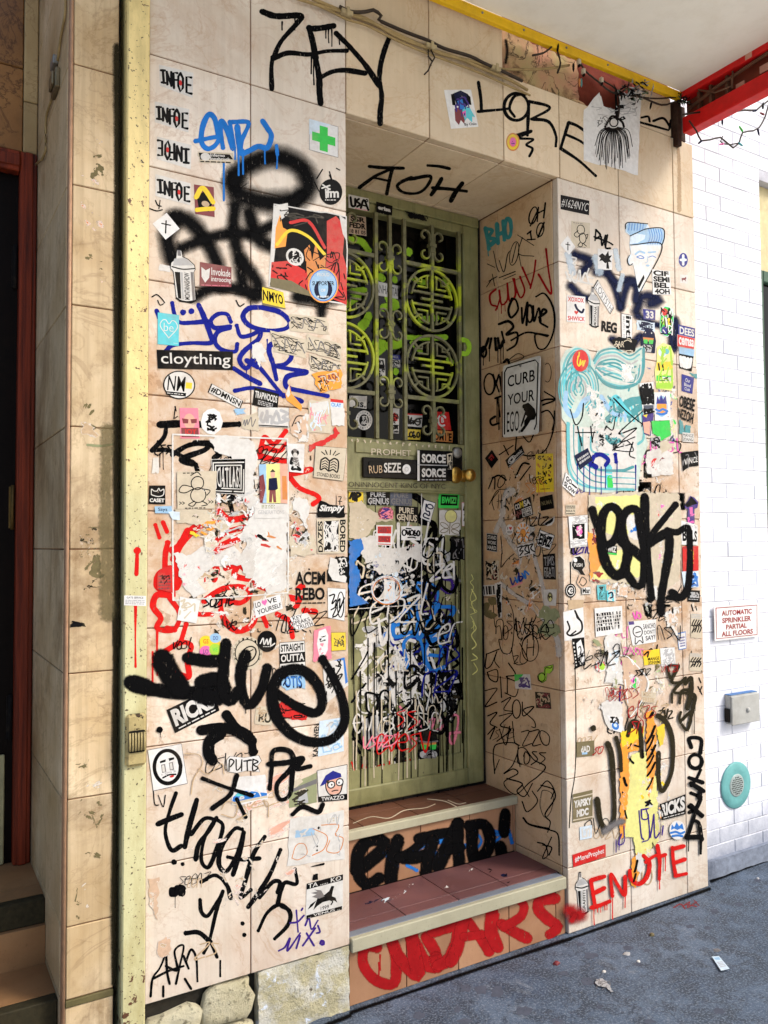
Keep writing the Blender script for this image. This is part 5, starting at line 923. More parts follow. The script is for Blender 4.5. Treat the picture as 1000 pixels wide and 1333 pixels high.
for pl, quad, n, w, cols, sd, size, par in (('F', [(196, 540), (430, 560), (432, 880), (194, 900)], 14, 1.5, 'kkRk', 31, 17, WALL), ('F', [(738, 540), (890, 560), (900, 960), (742, 980)], 20, 1.5, 'kkkvP', 32, 15, WALL), ('R', [(630, 560), (716, 560), (724, 980), (634, 990)], 8, 1.2, 'k', 33, 18, WALL), ('R', [(636, 900), (700, 890), (720, 1060), (690, 1040)], 2, 1.3, 'k', 39, 26, WALL), ('D', [(457, 690), (592, 680), (594, 960), (458, 980)], 24, 4.4, 'kkkwkwbkBk', 34, 38, DOOR), ('D', [(457, 680), (600, 670), (602, 1010), (458, 1020)], 26, 2.4, 'kwkewk', 35, 30, DOOR), ('F', [(196, 900), (430, 900), (432, 1230), (194, 1260)], 6, 1.5, 'kEE', 36, 18, WALL), ('F', [(742, 900), (900, 900), (905, 1140), (745, 1180)], 8, 1.5, 'kqE', 37, 16, WALL)):
    A = Art(pl, px); A.scrib(quad, n, w, [spray(k, 'm') for k in cols], sd, size); o = A.build('pen_tag', par)
# chewing gum flattened on the sidewalk, rust scrawl
A = Art('GR', px); r = random.Random(5)
for (x, y, a, b_) in ((545, 1322, 8, 5), (596, 1314, 5, 4), (626, 1288, 9, 6), (648, 1292, 9, 7), (607, 1287, 7, 4), (682, 1316, 11, 6), (605, 1330, 9, 4), (930, 1186, 5, 3), (899, 1206, 5, 2.5), (921, 1208, 5, 2.5), (769, 1244, 9, 4), (817, 1234, 7, 3), (733, 1267, 7, 3), (842, 1237, 4, 2), (830, 1255, 5, 2), (936, 1316, 7, 4), (765, 1278, 9, 5), (986, 1146, 4, 2), (962, 1177, 5, 2.5), (726, 1330, 8, 4), (700, 1236, 6, 3), (780, 1311, 4, 2), (846, 1330, 8, 3), (870, 1222, 4, 2), (940, 1164, 4, 1.8), (756, 1229, 6, 2.4)):
    A.blob((x, y), a, spray('z', 'm'), 0, b_, jit=0.25)
A.build('gum_stain', GROUND)
A = Art('GR', z14)
for P in ([(590, 605), (620, 590), (640, 610)], [(630, 600), (660, 580), (650, 605), (690, 580)], [(680, 575), (700, 595)], [(640, 590), (690, 600)]): A.stroke(P, 5, spray('m', 'm'))
A.build('painted_tag', GROUND)
# dark dirt line, contact shade painted in, where the walls meet the sidewalk
g('GR', px, [(3.4, [(457, 1318), (600, 1269), (742, 1222)]), (3.2, [(742, 1222), (830, 1191), (924, 1157)]), (3, [(926, 1147), (960, 1134), (1010, 1116)]), (4, [(424, 1335), (456, 1322)])], 'k', 'h', GROUND, name='grime_and_shade')
# ================================================================ stickers and paper: each one a thing
def q4(x0, y0, x1, y1, sl=0, sk=0): return [(x0, y0), (x1, y0+sl), (x1+sk, y1+sl), (x0+sk, y1)]
def heart(cx, cy, w, h): return [(cx, cy+h*.5), (cx-w*.5, cy-h*.08), (cx-w*.42, cy-h*.4), (cx-w*.2, cy-h*.48), (cx, cy-h*.28), (cx+w*.2, cy-h*.48), (cx+w*.42, cy-h*.4), (cx+w*.5, cy-h*.08)]
T = lambda t, u0=.08, v0=.12, u1=.92, v1=.88, c='k', b=.02, s=0.0: ('t', t, u0, v0, u1, v1, c, b, s)
CANO = [(.30, 0), (.46, 0), (.5, .12), (.72, .16), (.97, .26), (1, .34), (.94, .40), (1, .95), (.8, 1), (.35, .98), (.22, .92), (.14, .42), (.02, .35), (.06, .25), (.26, .16)]
CANOPS = [('p', [(.32, .02), (.44, .02), (.46, .12), (.33, .12)], 'S'), ('p', [(.2, .18), (.6, .15), (.92, .27), (.14, .31)], 's'), ('l', [(.1, .33), (.5, .36), (.95, .33)], 1.6, 'k'), ('p', [(.2, .42), (.4, .42), (.42, .92), (.3, .92)], 'k'), ('p', [(.8, .4), (.9, .4), (.96, .94), (.86, .95)], 'S'), ('p', [(.42, .42), (.5, .42), (.52, .93), (.46, .93)], 's'), ('l', [(.22, .92), (.55, .97), (.97, .94)], 1.6, 'k')]
def can(z, quad, label, word, pl='F'): stk(pl, z, label, ('o', quad, CANO), 'w', CANOPS+[('v', word, .55, .42, .76, .93, 'k', .02)], border=('k', .06), group='spray can stickers')
DIA = [(0, .42), (.52, 0), (1, .58), (.48, 1)]
# ---- left panel, top
INF = [(3, [(.06, .24), (.2, .2)]), (3.6, [(.13, .22), (.15, .78)]), (2.8, [(.07, .8), (.22, .76)]), (3.4, [(.27, .8), (.26, .24)]), (3.2, [(.26, .26), (.4, .78)]), (3.4, [(.4, .8), (.4, .2)]), (3.2, [(.48, .86), (.465, .2), (.58, .17)]), (2.8, [(.48, .5), (.56, .47)]), (3.4, [(.67, .14), (.61, .3), (.61, .7), (.67, .92), (.74, .72), (.74, .32), (.67, .14)]), (3.4, [(.95, .2), (.83, .22), (.84, .86), (.97, .84)]), (2.8, [(.84, .53), (.94, .51)])]
GI = 'white stickers with spiky black lettering'
for q, lab, flip in (([(90, 280), (240, 316), (236, 425), (94, 372)], 'white sticker with spiky black lettering, topmost of the column of four', 0), ([(72, 440), (222, 474), (218, 575), (72, 530)], 'white sticker with spiky black lettering, second from the top of the column', 0), ([(82, 592), (232, 630), (228, 735), (80, 690)], 'white sticker with spiky black lettering stuck upside down', 1), ([(75, 755), (228, 796), (226, 890), (75, 850)], 'white sticker with spiky black lettering, lowest of the column of four', 0)):
    ops = [('l', p, w, 'k', 1) for w, p in INF]+[('e', .672, .54, .04, .12, 'r')]
    if flip: ops = [('l', [(1-u, 1-v) for u, v in p], w, 'k', 1) for w, p in INF]+[('e', .328, .46, .04, .12, 'r')]
    stk('F', z1, lab, q, 'w', ops, group=GI)
stk('F', z1, 'small dark torn strip with pale lettering under the blue tag', q4(262, 658, 412, 704, 6), 'e', [('p', [(0, .1), (.9, .15), (1, .6), (.05, .75)], 'k'), ('e', .2, .45, .14, .36, 'w'), T('Inferno', .34, .12, .76, .42, 'w'), T('Innsbruck', .34, .45, .92, .75, 'w'), ('s', .05, .82, .95, 1, 1, 'k')], ragged=.02)
stk('F', z1, 'brown picture of a black sandal with yellow straps', [(242, 800), (328, 812), (332, 942), (248, 928)], 'm', [('p', [(.1, .35), (.5, .2), (.95, .5), (.7, .85), (.2, .8)], 'k'), ('l', [(.08, .42), (.45, .08), (.95, .5)], 6, 'y'), ('l', [(.1, .85), (.5, .78), (.95, .72)], 6, 'y'), ('e', .55, .6, .2, .1, 'E')])
stk('F', z1, 'white square sticker with a green cross', [(742, 515), (868, 550), (868, 684), (742, 650)], 'W', [('p', [(0, 0), (.75, 0), (.5, .15), (.12, .45), (0, .5)], 'l'), ('r', .36, .12, .64, .92, 'g'), ('r', .1, .38, .9, .66, 'g')], border=('n', .02))
stk('F', z1, 'round black sticker with white palm tree and two script letters', ('e', 836, 833, 50, 56), 'k', [T('fm', .3, .35, .85, .72, 'w', .03), ('l', [(.3, .72), (.28, .4)], 2, 'w'), ('l', [(.12, .35), (.28, .3), (.45, .25)], 2, 'w'), ('l', [(.15, .22), (.28, .3), (.42, .38)], 2, 'w'), ('s', .25, .78, .75, .84, 1, 'w')])
# ---- left panel, second block
stk('F', z2, 'white diamond sticker with small black cross on the left panel', ('o', [(62, 88), (180, 92), (180, 208), (62, 205)], DIA), 'W', [('l', [(.5, .3), (.48, .75)], 1.8, 'k'), ('l', [(.34, .4), (.66, .46)], 1.6, 'k')])
stk('F', z2, 'blank strip of white tape behind the spray can sticker', [(95, 312), (140, 322), (138, 348), (88, 338)], 'w', ragged=.02)
can(z2, [(132, 243), (248, 255), (252, 485), (140, 478)], 'black and white spray can cutout beside the maroon sticker', 'MONTANASHOW')
stk('F', z2, 'maroon sticker with white shield and old script lettering', [(268, 303), (405, 326), (404, 412), (266, 408)], 'm', [('p', [(.04, .2), (.16, .32), (.28, .2), (.26, .62), (.15, .85), (.05, .6)], 'w'), T('Invokade', .32, .16, .96, .5, 'w', .01), T('introocing', .32, .56, .98, .84, 'w', .01), ('s', .05, .93, .9, .97, 1, 'p')])
A12 = [('p', [(0, .03), (.2, -.04), (.22, .1), (.08, .22), (.04, .9), (0, 1)], 'w'), ('p', [(.05, .3), (.1, .12), (.15, .28), (.22, .3), (.2, .5), (.05, .55)], 'o'), ('l', [(.08, .5), (.25, .3), (.5, .33), (.72, .5)], 4, 'y'), ('l', [(.25, .2), (.5, .15), (.72, .42)], 4, 'r'), ('p', [(.02, .72), (.25, .66), (.5, .74), (.55, .98), (.02, .95)], 'r'), ('p', [(.45, .5), (.52, .42), (.56, .6), (.6, .38), (.66, .58), (.74, .5), (.72, .8), (.52, .86)], 'O'),
    ('p', [(.74, .1), (.86, .02), (.98, .12), (.95, .45), (1, .6), (1, 1), (.7, .95), (.75, .5)], 'r'), ('p', [(.9, 0), (1, .05), (1, .3), (.95, .22)], 'w'), ('e', .33, .6, .12, .1, 'w'), ('e', .33, .6, .09, .075, 'k'), ('n', 5, 14, 'w', 1.1, (.25, .52, .41, .68)), ('n', 8, 26, 'k', 1.3, (.48, .45, .98, .95)), ('n', 11, 10, 'k', 1.5, (.04, .7, .5, .95)), ('n', 3, 8, 'q', 1.5, (.1, .05, .7, .25)), ('p', [(.02, .9), (.3, .88), (.6, .97), (.6, 1), (.02, 1)], 'Q')]
stk('F', z2, 'torn black and red comic style poster with ragged white corners', [(588, 50), (905, 105), (905, 490), (566, 408)], 'k', A12, name='poster', cat='poster', ragged=.006, border=('w', .03))
stk('F', z2, 'round light blue sticker with gold rim over the comic style poster', ('e', 803, 405, 66, 76), 'o', [('e', .5, .5, .46, .46, 'B'), ('e', .5, .5, .43, .43, 'L'), ('e', .5, .62, .3, .28, 'n'), ('e', .5, .56, .16, .3, 'L'), T('PROUD', .3, .15, .7, .24, 'w', .01), T('SUPPORTER', .14, .38, .86, .5, 'k', .02), T('OF', .42, .6, .58, .68, 'w'), ('s', .3, .78, .7, .86, 1, 'w')])
stk('F', z2, 'yellow torn strip with black capital letters under the comic style poster', [(538, 405), (630, 435), (640, 508), (540, 490)], 'Q', [('p', [(0, .1), (1, 0), (1, .95), (0, .9)], 'y'), T('NMYO', .02, .2, .92, .78, 'k', .03)], ragged=.02)
GS = 'cream paper strips with fine scribbles'
for i, (q, lab) in enumerate((([(655, 530), (815, 545), (832, 618), (660, 602)], 'cream scribbled paper strip, highest of four beside the dark blue tag'), ([(572, 600), (735, 640), (728, 722), (590, 692)], 'cream scribbled paper strip over the dark blue letters'), ([(735, 615), (882, 660), (880, 735), (728, 690)], 'cream scribbled paper strip, third one down beside the opening'), ([(742, 700), (885, 742), (882, 802), (748, 770)], 'cream scribbled paper strip, lowest of four beside the opening'))):
    stk('F', z2, lab, q, 'e', [('n', 20+i, 26, 'k', .9, (.04, .12, .96, .88)), ('l', [(.05, .2), (.3, .8), (.4, .2), (.6, .8), (.75, .2), (.95, .7)], 1.4, 'S')], ragged=.03, group=GS)
stk('F', z2, 'jagged white torn scrap on the dark blue letter', ('o', [(495, 655), (560, 655), (560, 765), (495, 765)], [(0, .05), (.6, 0), (.95, .3), (.75, .45), (1, .8), (.55, .7), (.5, 1), (.25, .6), (0, .6)]), 'w', ragged=.03)
stk('F', z2, 'turquoise card with white heart outline', [(85, 522), (178, 534), (176, 668), (84, 660)], 'c', [('l', heart(.52, .48, .78, .58)+[heart(.52, .48, .78, .58)[0]], 1.1, 'w'), T('be', .28, .3, .74, .56, 'w', -.01), ('s', .75, .9, .93, .94, 1, 'w')])
stk('F', z2, 'wide black banner sticker with white serif word', [(80, 684), (411, 692), (410, 773), (85, 766)], 'k', [T('cloything', .05, .14, .97, .9, 'w', .005)])
stk('F', z2, 'white oval sticker with two black letters and yellow block', ('e', 178, 837, 70, 62, .1), 'w', [('e', .5, .5, .44, .44, 'w'), ('r', .7, .38, .9, .6, 'y'), T('NM', .14, .2, .68, .72, 'k', .01), ('r', .12, .76, .74, .88, 'k'), ('s', .15, .8, .7, .84, 1, 'w')], border=('k', .08))
stk('F', z2, 'slanted white strip with a black hashtag word', [(318, 830), (456, 906), (442, 942), (302, 868)], 'w', [T('#DMNSN', .05, .16, .95, .86, 'k', .03)], border=('k', .06))
stk('F', z2, 'black sticker with white curved capitals over the blue underline', [(505, 848), (611, 876), (604, 952), (496, 924)], 'k', [T('TRAPWOODS', .05, .15, .95, .55, 'w', .03), ('s', .2, .62, .8, .9, 3, 's')])
stk('F', z2, 'curled orange paper scrap with white tip', ('o', [(630, 830), (716, 840), (716, 950), (630, 945)], [(.1, .4), (.3, 0), (.4, .35), (.95, .8), (.9, 1), (.6, .85), (.15, .62)]), 'o', [('p', [(.12, .4), (.28, .05), (.34, .4), (.22, .52)], 'w')])
stk('F', z2, 'small ragged orange sticker with dark letters near the opening', [(752, 790), (880, 770), (882, 850), (790, 872)], 'o', [T('TRASH', .15, .1, .9, .5, 'm', .03), ('n', 4, 10, 'e', 1.2), ('n', 5, 8, 'k', 1, (0, .3, .4, .9))], ragged=.04)
stk('F', z2, 'little light blue and red label near the opening', [(828, 896), (890, 903), (890, 946), (830, 940)], 'l', [('r', 0, 0, 1, .3, 'r'), T('OLAY', .15, .35, .85, .75, 'B', .02), ('r', 0, .8, 1, 1, 'w')])
# ---- left panel, middle
stk('F', z3, 'pink portrait sticker with dark glasses', [(180, 103), (260, 104), (268, 236), (184, 236)], 'p', [('e', .5, .45, .3, .26, 'x'), ('p', [(.1, .35), (.45, .38), (.42, .52), (.15, .52)], 'm'), ('p', [(.55, .38), (.9, .36), (.88, .5), (.6, .52)], 'm'), ('r', .05, .66, .95, .96, 'm'), T('JOY', .2, .7, .85, .92, 'r', .03)])
stk('F', z3, 'white rounded cutout with black blots beside the pink portrait', ('o', [(272, 105), (368, 105), (368, 220), (272, 220)], [(.3, .05), (.6, 0), (.85, .15), (1, .5), (.9, .8), (.6, 1), (.3, .95), (.05, .75), (0, .5), (.1, .2)]), 'W', [('n', 7, 12, 'k', 2.2, (.15, .2, .85, .85)), ('p', [(.3, .35), (.45, .3), (.42, .48)], 'k'), ('p', [(.6, .32), (.75, .4), (.62, .5)], 'k'), ('l', [(.3, .75), (.5, .82), (.7, .75)], 2, 'k')])
stk('F', z3, 'white sticker with wide grey handwriting', [(520, 100), (655, 102), (655, 190), (518, 184)], 'w', [('l', [(.15, .3), (.1, .6), (.2, .75), (.28, .4)], 4, 's'), ('l', [(.3, .2), (.32, .8), (.34, .5), (.46, .5), (.46, .8)], 4, 's'), ('l', [(.6, .2), (.5, .7), (.7, .75), (.65, .3)], 4, 's'), ('l', [(.75, .15), (.95, .3), (.8, .5), (.98, .6), (.75, .75)], 4, 's'), ('l', [(.05, .93), (.95, .95)], 1.5, 'k')], border=('k', .02))
stk('F', z3, 'crumpled cream slip with handwriting left of the grey handwriting sticker', [(452, 145), (520, 120), (525, 205), (450, 190)], 'e', [('l', [(.1, .7), (.25, .3), (.3, .8), (.45, .3), (.5, .7), (.7, .2), (.75, .8), (.9, .4)], 1.3, 'S')], ragged=.04)
stk('F', z3, 'blue paint splat sticker by the hashtag strip', ('o', [(415, 100), (470, 100), (470, 135), (415, 135)], [(0, .3), (.3, 0), (.6, .2), (1, .1), (.8, .5), (1, .9), (.5, .8), (.2, 1), (.1, .6)]), 'L', ragged=.05)
stk('F', z3, 'brown line drawn face sticker with cream edge', ('o', [(655, 125), (745, 120), (745, 245), (655, 240)], [(.2, .1), (.8, 0), (1, .4), (.8, .8), (.5, 1), (.15, .8), (0, .4)]), 'h', [('l', [(.15, .5), (.4, .15), (.8, .15)], 1.5, 'k'), ('l', [(.3, .4), (.5, .35), (.5, .55), (.6, .7), (.4, .75)], 1.5, 'k'), ('n', 9, 8, 'w', 2)], ragged=.02)
stk('F', z3, 'large pale cream sheet with faint marks next to the opening', [(740, 72), (834, 64), (838, 216), (740, 210)], 'e', [('n', 12, 14, 'p', 1.2), ('n', 15, 12, 'l', 1.2), ('p', [(.1, .1), (.9, .05), (.85, .3), (.2, .4)], 'w')], ragged=.015)
stk('F', z3, 'blank white sheet under the little light blue label', [(836, 102), (895, 105), (895, 182), (840, 178)], 'w', ragged=.03)
stk('F', z3, 'torn red scrap at the edge of the opening', ('o', [(735, 175), (880, 175), (880, 300), (735, 300)], [(.8, .05), (.98, .3), (.85, .45), (.7, .55), (.55, .7), (.1, .95), (.05, .7), (.4, .55), (.75, .35)]), 'r', ragged=.02)
# pale taped rectangle and torn white poster
A = Art('F', z3)
for P in ([(150, 218), (400, 228), (648, 238)], [(648, 238), (652, 600), (650, 905)], [(650, 905), (400, 925), (155, 938)], [(150, 218), (150, 600), (152, 938)]): A.stroke(P, 6, spray('w', 'm'), sm=False)
A.build('tape_outline', None, 0.0, 'thin white outline left by a removed poster on the left panel', 'tape', 'stickers and paper stuck round the doorway')
def torn(pl, z, lab, outlines, shards, seed, name='torn_poster', cat='torn poster', parent=None):
    A = Art(pl, z); r = random.Random(seed)
    for c, O in outlines:
        P = []
        n = len(O)
        for i in range(n):
            a, b = O[i], O[(i+1) % n]; k = max(2, int(math.hypot(b[0]-a[0], b[1]-a[1])/12)); 
            for j in range(k):
                t = j/k; P.append((a[0]+(b[0]-a[0])*t+r.gauss(0, 3.2), a[1]+(b[1]-a[1])*t+r.gauss(0, 3.2)))
        A.fill(P, ink(c), 0.00002)
    for quad, cnt, cols, size, al, el in shards: A.shards(quad, cnt, [ink(c) for c in cols], seed+cnt, size, 0.00006, al, el)
    return A.build(name, parent, 0.0, lab, cat, 'stickers and paper stuck round the doorway')
torn('F', z3, 'big torn white poster over the red brush strokes', [('w', [(310, 235), (380, 225), (500, 245), (520, 330), (500, 420), (490, 480), (560, 530), (648, 540), (648, 630), (640, 890), (560, 905), (530, 850), (470, 840), (430, 760), (470, 700), (450, 640), (500, 560), (430, 480), (460, 400), (400, 320), (330, 290)]), ('w', [(155, 730), (230, 740), (300, 690), (330, 740), (420, 700), (470, 780), (330, 790), (250, 850), (300, 900), (240, 930), (200, 880), (180, 830)])],
     [([(290, 680), (480, 640), (470, 830), (280, 800)], 26, 'wwre', (10, 42), 0.9, 2.6), ([(160, 720), (300, 700), (300, 930), (160, 930)], 30, 'wwrwp', (8, 36), 1.2, 2.4), ([(490, 640), (650, 640), (640, 900), (480, 880)], 24, 'wwWw', (16, 48), 0.4, 1.8), ([(300, 760), (450, 760), (440, 900), (300, 900)], 22, 'rrwOw', (8, 34), 0.6, 2.4), ([(500, 650), (640, 650), (630, 720), (540, 720)], 7, 'rOka', (8, 30), 0.5, 3)], 41)
torn('F', z3, 'scraps of brown and white paper right of the torn white poster', [('w', [(675, 490), (740, 500), (745, 560), (720, 620), (700, 560), (670, 540)]), ('e', [(655, 660), (760, 650), (775, 740), (660, 745)])], [([(655, 570), (760, 560), (770, 740), (655, 740)], 30, 'aweqrs', (10, 34), 1.4, 2.2)], 43)
torn('F', z3, 'white and cream scraps under the monkey card', [], [([(655, 300), (760, 320), (860, 430), (680, 470)], 12, 'wweo', (8, 26), .4, 2.4)], 45)
torn('F', z3, 'white scraps between the pale cream sheet and the monkey card', [], [([(660, 180), (760, 190), (750, 260), (680, 260)], 12, 'wwe', (8, 30), 0.2, 2)], 46)
torn('F', z3, 'scraps of olive tape round the maze sticker', [('e', [(160, 540), (300, 545), (340, 620), (170, 600)])], [([(150, 540), (480, 480), (470, 640), (160, 680)], 22, 'aheEq', (10, 34), .3, 2), ([(380, 470), (500, 470), (480, 560), (390, 560)], 10, 'kqa', (8, 22), 1, 1.8), ([(230, 600), (360, 590), (360, 660), (240, 660)], 6, 'oyo', (10, 32), -.1, 3)], 44)
stk('F', z3, 'black square sticker with a white maze of letters', [(318, 326), (467, 322), (464, 480), (323, 473)], 'k', [('e', .5, .5, .001, .001, 'w')]+[('l', p, 1.5, 'w', 1) for p in ([(.05, .1), (.95, .1)], [(.05, .1), (.05, .5)], [(.95, .3), (.95, .92)], [(.05, .62), (.05, .92), (.6, .92)], [(.12, .18), (.88, .18)], [(.12, .18), (.12, .84)], [(.88, .2), (.88, .84), (.3, .84)], [(.68, .92), (.95, .92)])]+[T('CATLAS!', .16, .24, .85, .80, 'w', .0)]+[('l', [(x, .22), (x, .8)], .8, 'w', 1) for x in (.26, .36, .47, .57, .66, .76)], border=('w', .03))
stk('F', z3, 'cream sheet with a line drawn cartoon of a round headed figure', [(168, 380), (342, 377), (332, 540), (170, 543)], 'e', [('l', ell(.52, .3, .16, .17), 1.3, 'k'), ('l', [(.4, .4), (.15, .35), (.05, .5), (.2, .55), (.42, .45)], 1.3, 'k'), ('l', ell(.55, .62, .2, .2), 1.3, 'k'), ('l', [(.45, .78), (.3, .88), (.42, .92), (.5, .82)], 1.3, 'k'), ('l', [(.65, .78), (.8, .88), (.65, .92)], 1.3, 'k'), ('l', [(.65, .45), (.85, .5), (.78, .62)], 1.3, 'k'), ('l', [(.35, .1), (.5, .02), (.6, .1)], 1.3, 'k'), T('>>', .05, .78, .2, .88, 'k'), T('>>', .82, .76, .96, .86, 'k'), ('s', .2, .95, .75, 1, 1, 'k'), ('s', .15, .02, .5, .06, 1, 'k')])
stk('F', z3, 'torn photo strip of a standing person in a blue jacket on yellow', [(525, 348), (650, 345), (648, 518), (528, 515)], 'Y', [('r', 0, 0, .25, 1, 'L'), ('p', [(.72, 0), (1, 0), (1, 1), (.76, 1)], 'x'), ('p', [(0, .3), (.15, .25), (.22, .6), (.1, 1), (0, 1)], 'm'), ('p', [(.34, .36), (.62, .34), (.66, .62), (.58, .66), (.32, .66)], 'n'), ('p', [(.36, .66), (.58, .66), (.6, .98), (.5, .98), (.47, .74), (.44, .98), (.34, .98)], 'm'), ('e', .48, .26, .08, .09, 'x'), ('p', [(.38, .2), (.48, .12), (.58, .2), (.5, .2)], 'q'), ('p', [(.8, .3), (.95, .3), (1, .9), (.82, .9)], 'O')])
stk('F', z3, 'white caption slip under the photo strip', [(505, 518), (650, 520), (646, 580), (505, 582)], 'w', [('s', .2, .08, .6, .34, 3, 'a'), T('GENERATIONS', .1, .45, .9, .72, 's', .005)], ragged=.01)
stk('F', z3, 'white card with a grey line drawn monkey', [(645, 258), (722, 260), (717, 386), (656, 380)], 'W', [('e', .45, .28, .2, .14, 'S'), ('e', .3, .26, .08, .07, 'k'), ('e', .62, .26, .08, .07, 'k'), ('e', .47, .34, .13, .08, 'w'), ('p', [(.3, .42), (.65, .42), (.75, .75), (.25, .75)], 'S'), ('l', [(.25, .45), (.15, .65), (.4, .6)], 3, 'k'), ('l', [(.3, .75), (.2, .88), (.45, .86)], 3, 'k'), ('l', [(.6, .75), (.8, .88), (.55, .86)], 3, 'k'), ('n', 2, 10, 'w', .8, (.28, .42, .7, .75))])
stk('F', z3, 'cream sticker with a black open book and rays', [(770, 268), (906, 278), (890, 421), (760, 404)], 'e', [('l', [(.22, .42), (.22, .72), (.36, .66), (.5, .74), (.64, .68), (.78, .74), (.78, .42), (.64, .34), (.5, .42), (.36, .34), (.22, .42)], 2, 'k'), ('l', [(.5, .42), (.5, .74)], 2, 'k')]+[('l', [(.27, y), (.36, y-.05), (.45, y)], 1.2, 'k') for y in (.48, .56, .64)]+[('l', [(.55, y), (.64, y-.05), (.73, y)], 1.2, 'k') for y in (.48, .56, .64)]+[('l', [(.5+.2*math.sin(a), .26-.03*math.cos(a)), (.5+.34*math.sin(a), .26-.17*math.cos(a))], 1.3, 'k') for a in (-1, -.5, 0, .5, 1)]+[T('STONED BOOKS', .12, .82, .88, .94, 'k', .01)], border=('k', .015))
stk('F', z3, 'black square sticker with a white cat outline at the left edge', [(48, 440), (118, 440), (118, 522), (45, 520)], 'k', [('l', [(.15, .5), (.15, .2), (.3, .3), (.5, .3), (.6, .15), (.7, .3), (.9, .2), (.88, .5), (.6, .6), (.3, .55), (.15, .5)], 1.2, 'w'), T('CASET', .06, .7, .95, .9, 'w', .04)])
stk('F', z3, 'pale blue slip under the black cat sticker', [(72, 530), (146, 529), (146, 562), (74, 560)], 'L', [T('Says', .2, .2, .75, .8, 'n', .01)], ragged=.02)
stk('F', z3, 'second pale blue torn slip at the outline edge', [(128, 552), (180, 555), (180, 590), (150, 588)], 'l', ragged=.04)
stk('F', z3, 'narrow white slip under the black tag', [(65, 320), (88, 318), (90, 385), (58, 388)], 'w', ragged=.03)
stk('F', z3, 'coral sticker shaped like a shirt with black small print', ('o', [(78, 798), (148, 790), (150, 905), (78, 905)], [(.1, .2), (.45, 0), (1, 0), (1, 1), (.05, .85)]), 'r', [('s', .15, .3, .9, .9, 5, 'm'), ('n', 3, 6, 'k', 1, (.3, .3, .9, .7))])
stk('F', z3, 'cream sticker with black sideways words and doodles', [(775, 586), (905, 581), (902, 735), (778, 735)], 'e', [('r', .24, .06, .74, .94, 'k'), ('n', 8, 40, 'w', 1.5, (.26, .08, .72, .92)), ('v', 'DAZES', .03, .06, .2, .96, 'k', .03), ('v', 'BORED', .97, .96, .78, .04, 'k', .03)])
stk('F', z3, 'torn black strip with white script above the sideways words', ('o', [(778, 505), (896, 505), (896, 578), (778, 578)], [(.1, 0), (.5, .25), (1, .3), (1, 1), (0, 1), (0, .5)]), 'k', [T('Simply', .08, .25, .95, .75, 'w', .04, .1)], ragged=.02)
stk('F', z3, 'small black figure mark on tan paper above the black strip', [(862, 478), (890, 480), (888, 528), (862, 526)], 'h', [('l', [(.3, .2), (.7, .2), (.5, .5), (.5, .9)], 1.4, 'k'), ('l', [(.2, .6), (.8, .6)], 1.2, 'k')])
stk('F', z3, 'clear label with two lines of heavy black capitals', q4(680, 808, 815, 960, -2), None, [T('ACEM', .02, .04, .98, .42, 'k', .03), T('REBO', .02, .5, .96, .86, 'k', .03), ('s', .02, .91, .98, .97, 1, 'k')])
stk('F', z3, 'torn black and white flyer right of the heavy capitals', ('o', [(815, 750), (910, 750), (910, 862), (815, 862)], [(.25, .1), (.5, 0), (1, 0), (1, 1), (.05, .95), (.1, .3)]), 'k', [('p', [(.2, 0), (.5, .1), (.6, .45), (.95, .8), (.9, 1), (.3, .9), (.1, .6)], 'w'), ('n', 4, 14, 'w', 1.6, (.55, .05, .95, .6)), ('n', 6, 8, 'k', 1.4, (.6, .3, .9, .7))], ragged=.02)
# ---- left panel, lower middle
stk('F', z4, 'white sticker with a tall black signature beside the opening', [(838, 45), (910, 50), (905, 177), (840, 164)], 'W', [('l', [(.1, .25), (.4, .2), (.25, .5), (.5, .35), (.45, .6), (.7, .3), (.7, .6), (.95, .25), (.6, .8), (.3, .95)], 1.8, 'k'), ('l', [(.2, .7), (.5, .6), (.3, .9)], 1.8, 'k'), ('l', ell(.75, .5, .18, .4), 1.4, 'k')], border=('k', .015))
stk('F', z4, 'white slip with black and pink words about love', [(545, 100), (650, 72), (662, 128), (556, 166)], 'W', [T('LO', .04, .1, .22, .42, 'k', .02), ('p', heart(.36, .26, .2, .4), 'P'), T('VE', .46, .1, .82, .42, 'k', .02), T('YOURSELF', .06, .56, .96, .86, 'k', .015)])
stk('F', z4, 'crumpled blank white sticker over the red loops', [(256, 80), (336, 96), (320, 186), (244, 174)], 'W', [('n', 3, 6, 'e', 2)], ragged=.015)
stk('F', z4, 'white cut out slip with three hand lettered words', ('o', [(688, 160), (765, 140), (787, 196), (706, 218)], [(0, .1), (.3, 0), (.9, .05), (1, .5), (1, .95), (.4, 1), (.1, .9)]), 'W', [T('KEY', .12, .06, .6, .32, 'k', .01), T('SPEAKS', .05, .37, .9, .63, 'k', .01), T('TRUTH', .18, .68, .95, .95, 'k', .01)])
stk('P', z4, 'white service label on the steel channel', [(36, 76), (122, 78), (122, 118), (35, 115)], 'W', [T('GATE SERVICE', .12, .1, .88, .3, 'k', .01), ('s', .06, .4, .94, .9, 3, 's')])
